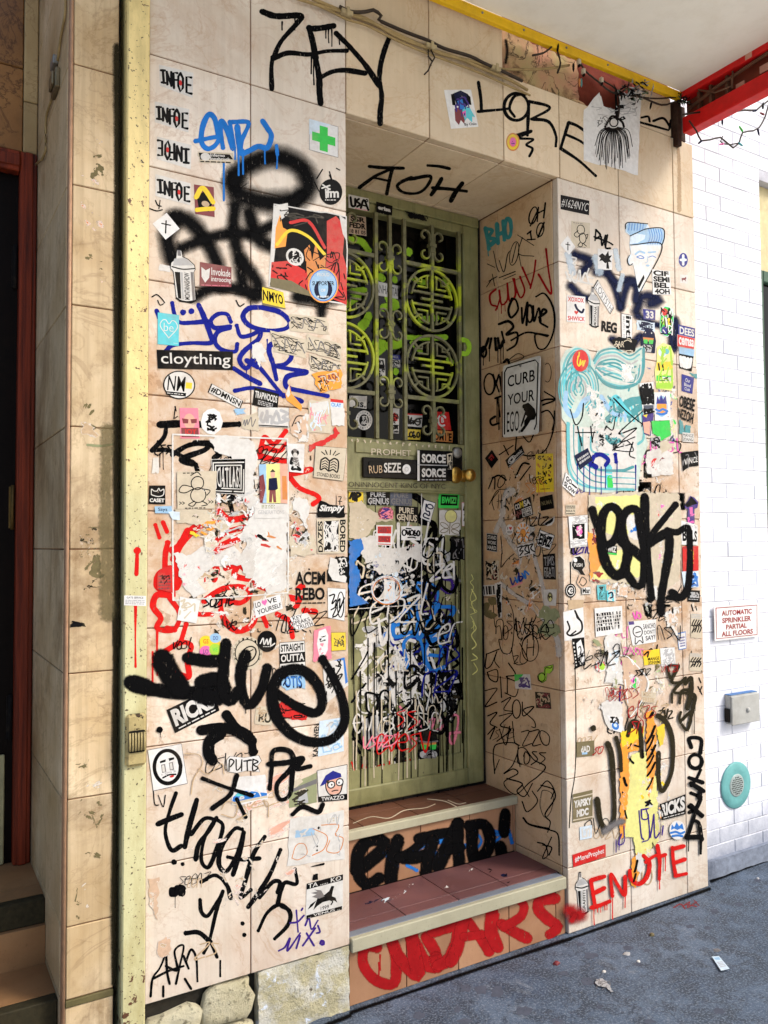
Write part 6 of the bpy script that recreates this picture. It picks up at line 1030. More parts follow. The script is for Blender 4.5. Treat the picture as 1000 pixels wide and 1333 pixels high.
stk('F', z4, 'four coloured lettered discs in one cluster', ('o', [(332, 225), (418, 225), (418, 320), (332, 320)], [(.05, .35), (.25, .12), (.5, .2), (.65, 0), (.95, .1), (.95, .4), (.98, .7), (.85, .9), (.55, .85), (.4, 1), (.1, .95), (.02, .7)]), 'y', [('e', .3, .34, .29, .24, 'y'), ('e', .74, .2, .26, .2, 'L'), ('e', .3, .76, .29, .24, 'P'), ('e', .72, .68, .27, .25, 'G'), T('GS', .18, .25, .42, .43, 'r', .01), T('DO', .64, .12, .86, .28, 'b', .01), T('LO', .18, .67, .42, .85, 'v', .01), T('VE', .6, .6, .84, .76, 'g', .01)])
stk('F', z4, 'cream round sticker ringed with black lettering', ('e', 522, 303, 60, 66), 'e', [('l', ell(.5, .5, .4, .4), 1.2, 'k')]+[T(ch, .5+.43*math.cos(a)-.03, .5+.43*math.sin(a)-.04, .5+.43*math.cos(a)+.03, .5+.43*math.sin(a)+.04, 'k', .01) for ch, a in zip('AMESCRIMEINTHE', [2.4+.33*i for i in range(14)])]+[('l', ell(.52, .55, .3, .2, tl=-.7), 1.8, 'k'), ('l', [(.35, .7), (.5, .5), (.68, .4)], 1.4, 'k')])
stk('F', z4, 'round black sticker with white script over the ringed one', ('e', 599, 257, 38, 42), 'k', [('l', [(.15, .6), (.3, .35), (.35, .65), (.5, .4), (.55, .65), (.7, .35), (.7, .7), (.9, .6)], 1.6, 'w'), ('s', .3, .72, .75, .78, 1, 'w')])
stk('F', z4, 'black and white stacked slogan sticker in three bands', [(648, 262), (748, 254), (753, 378), (650, 388)], 'w', [('r', 0, .36, 1, .68, 'k'), T('STRAIGHT', .05, .07, .95, .31, 'k', .03), T('OUTTA', .05, .4, .95, .63, 'w', .03), T('EL PINAR', .05, .73, .95, .95, 'k', .03)], border=('k', .03))
stk('F', z4, 'pink card with a white bottle shape', [(785, 212), (850, 196), (855, 325), (780, 335)], 'p', [('p', [(.3, .08), (.7, .05), (.85, .3), (.8, .75), (.6, .95), (.35, .9), (.2, .5)], 'W'), ('n', 6, 10, 'k', .9, (.35, .3, .7, .45)), ('n', 7, 8, 'p', 1.2, (.3, .5, .7, .9))], ragged=.02)
stk('F', z4, 'yellow square sticker with a line doodle beside the opening', [(852, 222), (910, 221), (911, 292), (853, 296)], 'y', [('n', 9, 14, 'q', 1, (.15, .2, .85, .8))], border=('q', .03))
stk('F', z4, 'blue cutout of puffy letters under the slogan sticker', ('o', [(640, 380), (755, 375), (758, 455), (645, 450)], [(0, .6), (.1, .1), (.5, .2), (.85, .05), (.95, .5), (.98, .9), (.7, .8), (.3, 1)]), 'L', [('l', [(.1, .7), (.15, .2), (.3, .4), (.2, .7)], 2, 'n'), T('OTIS', .25, .2, .85, .85, 'n', .03), T('OTIS', .28, .24, .82, .75, 'B', .0)], ragged=.02)
stk('F', z4, 'red brushy cutout behind the black loop', ('o', [(628, 485), (762, 485), (762, 572), (628, 572)], [(.05, .3), (.3, .05), (.7, .1), (.98, .6), (.95, .95), (.5, .9), (.15, .8)]), 'r', [('n', 6, 16, 'k', 1.4, (.1, .2, .9, .85))], ragged=.03)
stk('F', z4, 'pale card with scribbled characters and bright blue edge', [(822, 345), (905, 320), (920, 430), (828, 505)], 'w', [('p', [(.4, 0), (1, 0), (1, .9), (.85, .9), (.9, .1)], 'B'), ('l', [(.15, .3), (.4, .25), (.3, .55), (.1, .5), (.15, .3)], 2, 'k'), ('l', [(.5, .2), (.7, .3), (.45, .5), (.75, .55), (.5, .7)], 2, 'k'), ('l', [(.6, .05), (.75, .25)], 2, 'k'), ('l', [(.75, .05), (.6, .25)], 2, 'k'), ('n', 3, 8, 'k', 1.2, (.05, .55, .6, .9))], ragged=.015)
stk('F', z4, 'slanted black sticker with thick white capitals under the fat black letters', [(202, 528), (385, 440), (412, 530), (236, 620)], 'k', [T('RICKS', .06, .08, .95, .78, 'w', .05), ('s', .1, .85, .92, .93, 1, 'w')])
stk('F', z4, 'small cream sticker with two brown letters', [(556, 508), (632, 518), (617, 592), (550, 582)], 'e', [T('RU', .2, .3, .9, .85, 'q', .04), ('n', 3, 8, 'E', 1.4)], ragged=.03)
stk('F', z4, 'pale blue card with a name running up its side', [(806, 572), (900, 556), (902, 690), (800, 712)], 'l', [('v', 'KAY OWEN', -.2, .08, .0, .98, 'k', .02), ('n', 5, 10, 'w', 1.6), ('l', [(.3, .2), (.5, .1), (.7, .25)], 1.4, 's'), ('n', 6, 8, 'L', 2)])
stk('F', z4, 'white sticker with a face in a thick black ring', [(128, 686), (262, 660), (286, 818), (150, 848)], 'W', [('l', ell(.5, .5, .38, .4, tl=.1), 5, 'k'), ('p', [(.3, .33), (.48, .31), (.46, .37), (.3, .38)], 'k'), ('p', [(.56, .3), (.72, .3), (.72, .35), (.57, .37)], 'k'), ('r', .32, .42, .44, .62, 'S'), ('r', .34, .44, .41, .6, 'w'), ('r', .55, .41, .67, .6, 'S'), ('r', .57, .43, .64, .58, 'w'), ('l', [(.32, .74), (.5, .7), (.7, .72)], 2, 'k'), ('e', .58, .75, .07, .025, 'r'), ('n', 4, 6, 's', 1, (.3, .6, .7, .7))], border=('n', .02))
stk('F', z4, 'white cutout of outlined block letters', ('o', [(438, 710), (582, 706), (572, 776), (440, 778)], [(0, .2), (.1, 0), (.5, .1), (.9, 0), (1, .3), (.9, .6), (1, .95), (.6, .85), (.3, 1), (.02, .9)]), 'W', [('l', [(.07, .85), (.1, .2), (.22, .3), (.12, .6)], 1.8, 'k'), ('l', [(.28, .2), (.3, .8), (.42, .6), (.44, .2), (.45, .85)], 1.8, 'k'), ('l', [(.5, .3), (.72, .25), (.6, .3), (.62, .85)], 1.8, 'k'), ('l', [(.75, .2), (.78, .85), (.92, .7), (.78, .5), (.9, .35), (.75, .2)], 1.8, 'k')], border=('k', .03))
stk('F', z4, 'white square with a bright blue running shoe', [(470, 795), (592, 782), (602, 880), (460, 902)], 'W', [('p', [(.02, .75), (.2, .55), (.45, .6), (.75, .7), (1, .78), (.98, .92), (.1, .98), (.0, .9)], 'B'), ('p', [(.05, .72), (.2, .58), (.4, .66), (.3, .78)], 'c'), ('p', [(0, .92), (.98, .86), (1, .94), (.02, 1)], 'e'), ('n', 5, 7, 'w', 1.5, (.1, .62, .8, .85))], ragged=.02)
stk('F', z4, 'olive grey photo card crossed by a pale caption band', [(682, 828), (795, 774), (796, 892), (688, 914)], 'a', [('p', [(0, 0), (.5, -.1), (.6, .1), (.2, .25)], 'e'), ('p', [(.4, .45), (.7, .4), (.75, .95), (.35, .95)], 's'), ('e', .55, .42, .12, .12, 'e'), ('p', [(0, .2), (1, .2), (1, .36), (0, .34)], 'S'), T('COLLECTOR', .08, .22, .92, .33, 'w', .01), ('n', 7, 14, 'q', 2, (.05, .4, .95, .95))], ragged=.01)
stk('F', z4, 'black framed portrait of a boy in glasses and blue cap', [(796, 766), (916, 742), (916, 882), (802, 892)], 'w', [('r', 0, .82, 1, 1, 'k'), T('TWAZZO', .12, .85, .9, .97, 'w', .02), ('p', [(.3, .3), (.75, .22), (.85, .5), (.75, .78), (.45, .8), (.3, .6)], 'x'), ('l', [(.3, .3), (.3, .6), (.45, .8), (.75, .78), (.86, .5)], 1.6, 'k'), ('p', [(.08, .5), (.3, .2), (.55, .1), (.8, .22), (.82, .32), (.45, .36), (.2, .48)], 'b'), ('e', .48, .5, .12, .1, 'W'), ('l', ell(.48, .5, .12, .1), 1.4, 'k'), ('e', .76, .46, .11, .1, 'W'), ('l', ell(.76, .46, .11, .1), 1.4, 'k'), ('e', .5, .5, .025, .03, 'k'), ('e', .74, .47, .025, .03, 'k'), ('l', [(.5, .7), (.62, .68), (.7, .69)], 1.4, 'k'), ('p', [(.3, .35), (.42, .34), (.36, .5)], 'q')], border=('k', .03))
# ---- left panel, bottom
stk('F', z5, 'large faded white print of outlined animal figures', [(690, 140), (902, 104), (906, 298), (678, 326)], 'w', [('r', .12, .28, .48, .44, 'L'), ('n', 3, 10, 'w', 2, (.1, .1, .5, .45)), ('l', [(.08, .85), (.15, .6), (.3, .6), (.35, .8), (.2, .9), (.08, .85)], 1, 'O'), ('l', [(.45, .3), (.7, .5), (.65, .75), (.45, .85)], 1.2, 'O'), ('l', [(.6, .25), (.9, .3), (.85, .5), (.98, .6), (.9, .85), (.7, .8), (.75, .6)], 1.2, 'O'), ('e', .55, .3, .02, .03, 'k'), ('e', .53, .68, .015, .02, 'k'), ('e', .53, .76, .015, .02, 'k'), ('s', .7, .12, .92, .22, 2, 'e'), ('n', 9, 8, 's', 1)], ragged=.012, name='paper_print', cat='poster')
stk('F', z5, 'sticker with a black winged horse between lettered bars', [(756, 395), (899, 358), (898, 496), (751, 536)], 'w', [('r', 0, 0, 1, .17, 'k'), ('r', .02, .9, .98, 1, 'k'), T('TA ..... KO', .04, .02, .95, .15, 'w', .01), T('.. VENUS ..', .08, .915, .92, .985, 'w', .01), ('p', [(.3, .5), (.5, .45), (.62, .38), (.68, .25), (.76, .28), (.72, .42), (.7, .55), (.8, .62), (.85, .78), (.78, .7), (.65, .65), (.45, .65), (.3, .72), (.2, .8), (.25, .65)], 'k'), ('p', [(.5, .5), (.4, .3), (.2, .22), (.3, .3), (.12, .3), (.28, .38), (.15, .42), (.35, .52)], 'S'), ('p', [(.28, .55), (.12, .62), (.05, .75), (.18, .68)], 'k'), ('l', [(.62, .62), (.72, .7), (.68, .78)], 1.6, 'k'), T('1999', .4, .76, .62, .87, 'k', .01)])
stk('F', z5, 'tiny black torn tab above the winged horse', [(778, 325), (825, 312), (823, 322), (770, 330)], 'k', ragged=.02)
stk('F', z5, 'square black scrap above the winged horse', [(782, 358), (800, 355), (800, 380), (778, 382)], 'k', ragged=.03)
torn('F', z5, 'brown paper remnants at the lower left edge', [('h', [(128, 372), (172, 370), (165, 540), (135, 470)])], [([(160, 610), (230, 600), (230, 700), (170, 690)], 12, 'hEh', (10, 40), 1.3, 2.4), ([(125, 380), (175, 375), (160, 540), (130, 500)], 8, 'Eh', (10, 40), 1.5, 3)], 51)
# ---- lintel
stk('F', z15, 'white card with a paint dripping dog portrait', [(41, 266), (121, 265), (143, 375), (62, 381)], 'W', [('p', [(.3, .1), (.6, .02), (.85, .12), (.8, .4), (.6, .5), (.35, .42)], 'n'), ('p', [(.22, .12), (.34, .1), (.32, .42), (.2, .4)], 'k'), ('p', [(.8, .1), (.92, .2), (.9, .42), (.78, .4)], 'k'), ('p', [(.25, .5), (.5, .45), (.55, .8), (.5, .9), (.4, .8), (.3, .92), (.2, .8)], 'm'), ('p', [(.5, .48), (.8, .45), (.95, .75), (.85, .72), (.8, .88), (.65, .75), (.55, .82)], 'c'), ('p', [(.4, .3), (.6, .25), (.62, .5), (.45, .55)], 'B'), ('p', [(.5, .6), (.65, .55), (.6, .75)], 'P'), ('n', 4, 10, 'v', 1.6, (.3, .2, .8, .7)), T('By Oslo', .5, .88, .95, .97, 'k', .02)])
stk('F', z15, 'small round orange and yellow sticker with pink centre', ('e', 245, 420, 20, 27), 'O', [('e', .5, .5, .42, .42, 'y'), ('e', .5, .5, .3, .3, 'o'), ('e', .5, .5, .22, .24, 'P'), ('n', 2, 4, 'v', 1, (.38, .4, .62, .6))])
HP = [(.0, .22), (.28, .02), (.35, .18), (.6, .25), (.62, .08), (1, 0), (.95, .5), (.93, .96), (.6, .9), (0, .82)]
hair = []
r_ = random.Random(3)
for i in range(40):
    a = math.pi*(0.05+0.9*i/39); L = r_.uniform(.22, .34); x0, y0 = .52-.07*math.cos(a), .42+.02*math.sin(a); hair.append(('l', [(x0, y0), (.52-L*.8*math.cos(a), .44+L*.5*math.sin(a)), (.52-L*1.05*math.cos(a)+r_.uniform(-.02, .02), .5+L*1.15*math.sin(a)**.6+r_.uniform(0, .06))], r_.uniform(.5, 1.0), 'k'))
stk('F', z15, 'large wrinkled white poster of wild black hair over the corner', ('o', [(455, 270), (628, 262), (628, 530), (455, 520)], HP), 'W', hair+[('l', [(.38, .42), (.5, .3), (.66, .36), (.7, .42)], 3, 'k'), ('e', .53, .37, .07, .05, 'w'), ('l', ell(.53, .37, .07, .05), 1.6, 'k'), ('l', [(.56, .02), (.57, .15), (.58, .3)], 3, 'k'), ('n', 6, 10, 'k', 1.6, (.55, .18, .72, .34)), ('n', 9, 12, 's', .8, (.1, .15, .9, .3)), ('n', 14, 10, 'S', 1.0, (.25, .3, .45, .42))], name='poster', cat='poster', ragged=.006)
# ---- reveal
stk('R', z7, 'red and black diamond sticker on the side wall', ('o', [(638, 418), (696, 418), (696, 500), (638, 500)], [(0, .45), (.52, 0), (1, .52), (.48, 1)]), 'k', [('p', [(.25, .45), (.5, .22), (.7, .42), (.5, .6)], 'R'), ('l', [(.3, .55), (.5, .4), (.65, .6)], 1.2, 'k')])
stk('R', z7, 'slanted black sticker with a white spiral name', [(726, 464), (797, 398), (810, 432), (740, 498)], 'k', [('l', ell(.3, .5, .2, .3), 1.2, 'w'), ('l', ell(.3, .5, .12, .18), 1.2, 'w'), T('Cosmic', .35, .25, .92, .7, 'w', .01), ('l', [(.05, .9), (.95, .92)], .8, 's')])
icons = [('n', 30+i*4+j, 5, c, 1.4, (.1+.3*j, .06+.2*i, .3+.3*j, .2+.2*i)) for i in range(4) for j, c in enumerate(('q', 'k', 'm') if i % 2 == 0 else ('O', 'q', 'k'))]
stk('R', z7, 'yellow sticker with twelve tiny icons', [(858, 437), (933, 434), (938, 600), (860, 604)], 'y', icons+[('s', .25, .9, .75, .94, 1, 'q')])
stk('R', z7, 'black sticker with white and yellow capitals beside the faded figure', [(763, 652), (835, 621), (848, 700), (773, 724)], 'k', [T('CO', .04, .1, .35, .42, 'w', .04), T('M', .36, .06, .56, .42, 'y', .04), T('SA', .58, .08, .95, .42, 'w', .04), ('r', .42, .5, .96, .95, 'w'), T('ESTO', .46, .54, .92, .71, 'k', .03), T('ES', .46, .75, .92, .92, 'k', .03), ('n', 4, 6, 'm', 1.4, (.05, .5, .38, .9))])
stk('R', z7, 'black square sticker with faint gold letters', [(875, 624), (931, 611), (938, 672), (880, 684)], 'k', [T('NUMA', .12, .35, .88, .65, 'Q', .02)])
stk('R', z7, 'dark half moon slice sticker with white rind', ('o', [(890, 710), (940, 706), (940, 748), (892, 752)], [(0, .7), (.25, .5), (.6, .3), (1, 0), (.98, .5), (.75, .9), (.35, 1)]), 'w', [('p', [(.08, .68), (.5, .4), (.92, .1), (.85, .5), (.6, .72), (.3, .78)], 'k')])
stk('R', z7, 'little white oval badge with a red heart', ('e', 745, 765, 16, 23), 'W', [('p', heart(.62, .38, .4, .34), 'r'), T('I', .2, .25, .3, .5, 'k', .03), ('s', .2, .6, .8, .85, 2, 'k')])
stk('R', z7, 'round white sticker with an orange sun and yellow rays', ('e', 803, 778, 30, 46), 'W', [('l', [(.5+.3*math.cos(a), .5+.3*math.sin(a)), (.5+.42*math.cos(a), .5+.42*math.sin(a))], 2.2, 'o') for a in [i*.628 for i in range(10)]]+[('e', .5, .52, .22, .22, 'O'), ('e', .5, .52, .17, .17, 'o')])
stk('R', z7, 'small black sticker filled with white block letters', [(645, 780), (692, 785), (691, 863), (645, 855)], 'k', [T('STAND', .1, .1, .9, .32, 'w', .02), T('WORK', .1, .4, .9, .6, 'w', .02), T('HARD', .1, .68, .9, .9, 'w', .02)], border=('s', .06))
stk('R', z7, 'white sticker with thick outlined letters under the sun sticker', [(776, 832), (850, 818), (858, 868), (785, 886)], 'W', [('l', [(.05, .2), (.3, .15), (.1, .5), (.3, .55), (.08, .85)], 1.8, 'k'), ('l', [(.36, .2), (.55, .15), (.4, .5), (.58, .8), (.36, .85)], 1.8, 'k'), ('l', [(.62, .15), (.64, .85)], 1.8, 'k'), ('l', [(.7, .2), (.92, .15), (.75, .5), (.95, .85)], 1.8, 'k')], border=('k', .04))
stk('R', z7, 'tilted white sticker with four heavy black letters', [(876, 764), (941, 790), (921, 853), (861, 834)], 'W', [T('EIMZ', .08, .16, .93, .86, 'k', .05)], border=('k', .06))
stk('R', z7, 'worn black sticker with scratched grey letters', [(888, 874), (942, 868), (946, 982), (892, 980)], 'k', [T('TIMS', .1, .1, .9, .45, 's', .0), T('FEAT', .1, .52, .9, .88, 's', .0), ('n', 5, 12, 'S', 1)])
stk('R', z7, 'brown and white torn photo sticker on the side wall', [(637, 895), (703, 892), (701, 990), (640, 985)], 'E', [('p', [(.1, .1), (.5, .2), (.3, .6), (.1, .9)], 'k'), ('p', [(.5, .1), (.9, .3), (.6, .5)], 'w'), ('p', [(.4, .6), (.9, .5), (.8, .95), (.5, .9)], 'm'), ('n', 8, 18, 'k', 1.5), ('n', 9, 10, 'e', 1.4)], ragged=.015)
stk('R', z24, 'white strip of black bars on the side wall', [(112, 896), (214, 890), (218, 945), (118, 952)], 'w', [('r', .05+.12*i, .1, .1+.12*i+.03*(i % 3), .9, 'k') for i in range(7)], ragged=.02)
stk('R', z24, 'narrow white strip with black marks hanging down the side wall', [(178, 882), (214, 880), (217, 1066), (196, 1066)], 'w', [('n', 12, 22, 'k', 1.6, (.15, .04, .85, .96))], ragged=.015)
stk('R', z8, 'white sticker with a small yellow face', [(892, 92), (950, 90), (946, 162), (896, 160)], 'w', [('e', .5, .45, .22, .3, 'Q'), ('e', .5, .5, .14, .22, 'Y'), ('n', 3, 5, 'k', 1, (.35, .3, .65, .7))])
stk('R', z8, 'lime green music note cutout', ('o', [(864, 416), (937, 416), (937, 498), (864, 498)], [(.0, .6), (.15, .45), (.4, .4), (.42, .15), (.55, .1), (.98, .0), (.95, .3), (.75, .5), (.6, .45), (.55, .85), (.3, 1), (.05, .85)]), 'G', [('l', ell(.28, .68, .2, .22), 1.2, 'k'), ('l', [(.46, .6), (.5, .2), (.8, .2), (.88, .12)], 1.2, 'k')], border=('k', .08))
stk('R', z8, 'small sticker of purple letters on green and white', [(765, 460), (834, 459), (840, 526), (770, 521)], 'w', [('p', [(0, 0), (.6, 0), (.3, .4), (0, .5)], 'g'), ('n', 5, 14, 'v', 2.2, (.15, .25, .9, .85))])
stk('R', z8, 'dark brown photo sticker low on the side wall', [(855, 535), (920, 540), (926, 610), (860, 605)], 'q', [('n', 4, 16, 'E', 1.6), ('n', 6, 8, 'm', 1.6)])
stk('R', z24, 'blue violet scribbled name sticker', [(250, 840), (355, 800), (375, 860), (262, 915)], None, [('l', [(.05, .3), (.1, .8), (.22, .6)], 2.2, 'b'), ('l', [(.25, .4), (.3, .8), (.4, .4)], 2.2, 'B'), ('l', [(.45, .2), (.42, .8), (.6, .6), (.5, .5)], 2.2, 'b'), ('l', [(.6, .3), (.7, .8), (.75, .2), (.9, .6)], 2.2, 'B'), ('l', [(.0, .9), (.5, .95)], 1.4, 'p')])
# ---- door: on the head rail and behind the grille
stk('DR', z21, 'white sticker with thick black letters on the door head', [(68, 64), (200, 92), (205, 176), (70, 152)], 'w', [('l', [(.1, .2), (.15, .8), (.3, .75), (.32, .25)], 3, 'k'), ('l', [(.5, .2), (.38, .4), (.55, .6), (.4, .8)], 3, 'k'), ('l', [(.58, .85), (.75, .2), (.95, .9)], 3, 'k'), ('l', [(.62, .6), (.9, .65)], 2, 'k'), ('l', ell(.9, .2, .05, .09), 1.4, 'k'), ('s', .3, .9, .9, 1, 1, 'p')])
stk('DR', z21, 'black sticker with white bubble script on the door head', [(250, 112), (356, 140), (352, 206), (250, 182)], 'k', [T('erisa', .1, .28, .9, .66, 'w', .05)])
stk('G', z21, 'tan sticker with stacked black capitals behind the grille', [(70, 193), (182, 212), (186, 336), (70, 320)], 'e', [('r', .02, .04, .98, .98, 'h'), T('SSR', .1, .06, .95, .34, 'k', .05), T('FEDR', .04, .39, .98, .68, 'k', .05), T('18 81 05', .05, .75, .95, .95, 'k', .03)])
stk('G', z21, 'white place name strip behind the middle bars', [(245, 628), (391, 660), (391, 746), (245, 720)], 'W', [T('MANHATTAN', -.12, .2, 1.1, .8, 'k', .0)])
stk('G', z22, 'narrow white sticker with black doodles behind the left bar', [(250, 228), (306, 235), (310, 376), (250, 368)], 'w', [('n', 4, 20, 'k', 1.6, (.1, .1, .9, .9)), ('r', .3, .3, .8, .5, 'k')])
stk('G', z22, 'white sticker with blue top and cartoon lines behind the grille', [(340, 206), (405, 212), (405, 292), (340, 288)], 'w', [('r', 0, 0, 1, .38, 'b'), T('HELL', .2, .08, .85, .26, 'w', .01), ('n', 4, 12, 'k', 1.4, (.1, .42, .9, .95))])
stk('G', z22, 'white sticker with black words behind the left grille', [(75, 475), (189, 478), (186, 562), (75, 546)], 'w', [T('V', .06, .05, .25, .4, 'k', .03), T('only', .35, .08, .65, .25, 's', .0), T('respect', .35, .3, .92, .46, 's', .0), T('us.', .38, .5, .96, .92, 'k', .02)])
stk('G', z22, 'round white badge with a black engraved centre behind the grille', ('e', 170, 635, 54, 64), 'w', [('e', .5, .5, .3, .3, 'k'), ('n', 5, 14, 'w', 1.2, (.3, .3, .7, .7))]+[T(ch, .5+.4*math.cos(a)-.03, .5+.4*math.sin(a)-.04, .5+.4*math.cos(a)+.03, .5+.4*math.sin(a)+.04, 'k', .02) for ch, a in zip('QUESTIONEVERYTHING', [.35*i for i in range(18)])])
stk('G', z22, 'tall white sticker with red creature behind the middle bar', [(342, 554), (400, 560), (396, 722), (345, 718)], 'w', [('p', [(.1, .25), (.5, .15), (.85, .3), (.8, .48), (.3, .5)], 'r'), ('n', 4, 10, 'k', 1.4, (.1, .2, .9, .5)), ('n', 6, 14, 'k', 1.6, (.1, .65, .9, .95)), ('p', [(.3, .55), (.5, .5), (.6, .6)], 'k')])
stk('G', z22, 'white and red sticker with looping black name behind the grille', [(435, 590), (551, 596), (546, 682), (435, 672)], 'w', [('r', 0, 0, 1, .1, 'r'), ('l', [(.05, .7), (.2, .2), (.25, .8), (.4, .3), (.35, .8), (.55, .5), (.5, .8), (.7, .4), (.95, .3)], 2.2, 'k'), ('l', [(.1, .45), (.9, .6)], 1.6, 'k'), ('l', ell(.75, .6, .15, .25), 1.8, 'k')])
stk('G', z22, 'yellow sticker with black scrawl at the foot of the grille', [(437, 691), (539, 698), (535, 763), (437, 760)], 'y', [('l', [(.08, .3), (.1, .7), (.25, .7)], 2, 'k'), ('l', ell(.38, .5, .1, .25), 2, 'k'), ('l', [(.55, .2), (.55, .8), (.68, .7), (.55, .5)], 2, 'k'), ('l', ell(.85, .5, .09, .25), 2, 'k')])
stk('G', z22, 'red square sticker with a white letter in a ring', [(645, 580), (722, 582), (738, 702), (640, 694)], 'r', [('l', ell(.42, .52, .3, .3, 60, 330), 2.2, 'w'), T('B', .35, .36, .56, .66, 'w', .04)])
stk('G', z22, 'orange brown sticker with tall black letters', [(620, 698), (749, 708), (746, 780), (622, 770)], 'O', [T("DM1'E", .06, .15, .95, .9, 'k', .03)])
stk('DM', z7, 'black double sticker with the same stencilled white word twice', [(345, 418), (497, 425), (497, 556), (345, 556)], 'k', [('r', 0, .02, .06, .98, 'w'), T('SORCE', .12, .12, .80, .40, 'w', .04), ('r', 0, .46, 1, .49, 's'), T('SORCE', .12, .58, .80, .86, 'w', .04), ('s', .12, .92, .8, .97, 1, 's'), ('p', [(.83, .1), (1, .05), (1, .6), (.86, .6)], 'e'), ('n', 5, 8, 'k', 1.4, (.85, .12, .98, .58))])
stk('DM', z22, 'small round white sticker on the mail slot', ('e', 447, 954, 27, 32), 'W', [('l', ell(.5, .5, .2, .2), .8, 's')])
# ---- door: lower panel
stk('D', z25, 'yellow sticker with chunky black letters at the panel corner', [(70, 92), (165, 94), (165, 186), (70, 165)], 'y', [('l', [(.1, .7), (.3, .2), (.35, .75)], 3, 'k'), ('l', [(.45, .2), (.48, .8)], 3, 'k'), ('l', [(.6, .8), (.62, .2), (.85, .3), (.65, .5)], 3, 'k'), ('e', .92, .75, .05, .07, 'k')])
GP2 = 'black stickers with grey dripping capitals'
for q, c, lab in (([(188, 92), (337, 94), (336, 190), (190, 186)], 's', 'black sticker with grey dripping capitals, left one of the upper pair'), ([(340, 94), (482, 104), (482, 192), (340, 190)], 'S', 'black sticker with faded dripping capitals, right one of the upper pair'), ([(374, 190), (521, 200), (516, 302), (380, 290)], 'e', 'black sticker with pale dripping capitals, below the upper pair')):
    stk('D', z25, lab, q, 'z' if c == 'S' else 'k', [T('PURE', .16, .08, .82, .45, c, .03), T('GENIUS', .04, .5, .98, .92, c, .03)]+[('l', [(u, .85), (u, .99)], 1, c) for u in (.15, .4, .62, .9)], group=GP2)
torn('D', z25, 'torn white and cream paper covering the left of the door panel', [('e', [(75, 175), (150, 160), (230, 230), (330, 260), (360, 290), (250, 300), (200, 380), (150, 420), (75, 400)]), ('w', [(150, 400), (250, 380), (260, 460), (380, 470), (540, 440), (540, 560), (460, 520), (400, 620), (300, 640), (200, 600), (150, 500)]), ('B', [(75, 420), (150, 400), (170, 460), (110, 560), (150, 640), (120, 760), (200, 830), (75, 850)])],
     [([(75, 180), (250, 200), (230, 420), (75, 420)], 18, 'ewewq', (10, 36), .6, 2), ([(80, 450), (400, 460), (380, 830), (80, 840)], 60, 'wwwleBkb', (10, 46), -.9, 2.8), ([(380, 560), (540, 540), (540, 830), (400, 830)], 26, 'wekks', (14, 44), 1.2, 2.2), ([(380, 310), (540, 300), (540, 340), (390, 400)], 8, 'rxw', (8, 24), .5, 2), ([(410, 430), (540, 420), (530, 500), (420, 500)], 12, 'krkw', (10, 30), 1.5, 2.2)], 61)
stk('D', z25, 'purple red oval scrap over the torn paper on the door', ('e', 312, 240, 52, 42), 'm', [('n', 5, 26, 'p', 1.2), ('n', 7, 12, 'v', 1.4)])
stk('D', z25, 'white sticker with two red boxed words', [(250, 318), (357, 318), (352, 452), (250, 448)], 'W', [('r', .08, .06, .92, .4, 'r'), T('GEEKY', .12, .1, .88, .36, 'm', .04), ('r', .12, .52, .9, .84, 'r'), T('KINKY', .16, .56, .86, .8, 'm', .04), ('r', .1, .92, .92, .96, 'r')])
stk('D', z25, 'white sticker with bubbly black name in the middle of the panel', [(412, 325), (541, 325), (536, 416), (412, 416)], 'W', [('l', ell(.15, .45, .1, .2), 2, 'k'), ('l', [(.28, .3), (.35, .6), (.42, .3), (.45, .65)], 2, 'k'), ('l', ell(.55, .45, .08, .18), 2, 'k'), ('l', [(.7, .3), (.66, .65), (.8, .6), (.7, .45)], 2, 'k'), ('l', ell(.88, .5, .07, .18), 2, 'k'), ('l', [(.35, .8), (.6, .78), (.75, .84)], 1.6, 'k'), ('l', [(.25, .15), (.5, .18)], 1.6, 'k')])
stk('D', z25, 'white card with a blue cartoon outline, tilted', [(560, 150), (637, 172), (602, 302), (534, 270)], 'W', [('l', ell(.65, .25, .25, .1), 1.6, 'n'), ('l', [(.3, .2), (.4, .5), (.7, .5), (.75, .7), (.35, .65), (.3, .85), (.8, .85)], 2, 'n')], border=('n', .06))
stk('D', z25, 'bright green sticker with black box and green word', [(658, 104), (792, 110), (786, 208), (654, 206)], 'g', [('r', .1, .14, .92, .82, 'k'), T('BWIZ!', .15, .26, .86, .7, 'g', .05)], ragged=.012)
stk('D', z25, 'cream sheet with a yellow line drawn flower', [(662, 222), (800, 222), (796, 386), (660, 376)], 'w', [('e', .55, .24, .28, .26, 'Y'), ('l', ell(.55, .24, .28, .26), 1, 'Q'), ('l', [(.52, .48), (.5, .95)], 1.2, 'Q'), ('l', ell(.25, .62, .22, .09, tl=.4), 1, 'Q'), ('l', ell(.78, .62, .2, .09, tl=-.4), 1, 'Q'), ('l', ell(.25, .84, .2, .08, tl=-.3), 1, 'Q'), ('l', ell(.78, .86, .2, .08, tl=.3), 1, 'Q')], ragged=.01)
stk('D', z25, 'pinkish white sticker with spiky black signature near the stile', [(806, 170), (886, 172), (881, 328), (808, 324)], 'w', [('l', [(.15, .3), (.3, .1), (.35, .6), (.2, .75), (.5, .3), (.45, .8), (.65, .2), (.6, .6), (.85, .15), (.85, .6), (.7, .85), (.4, .95)], 2, 'k'), ('l', [(.2, .5), (.8, .45)], 1.6, 'k')], border=('p', .03))
stk('D', z25, 'torn black sticker below the flower sheet', [(735, 394), (832, 396), (826, 548), (730, 545)], 'k', [('n', 5, 8, 'S', 1.2)], ragged=.03)
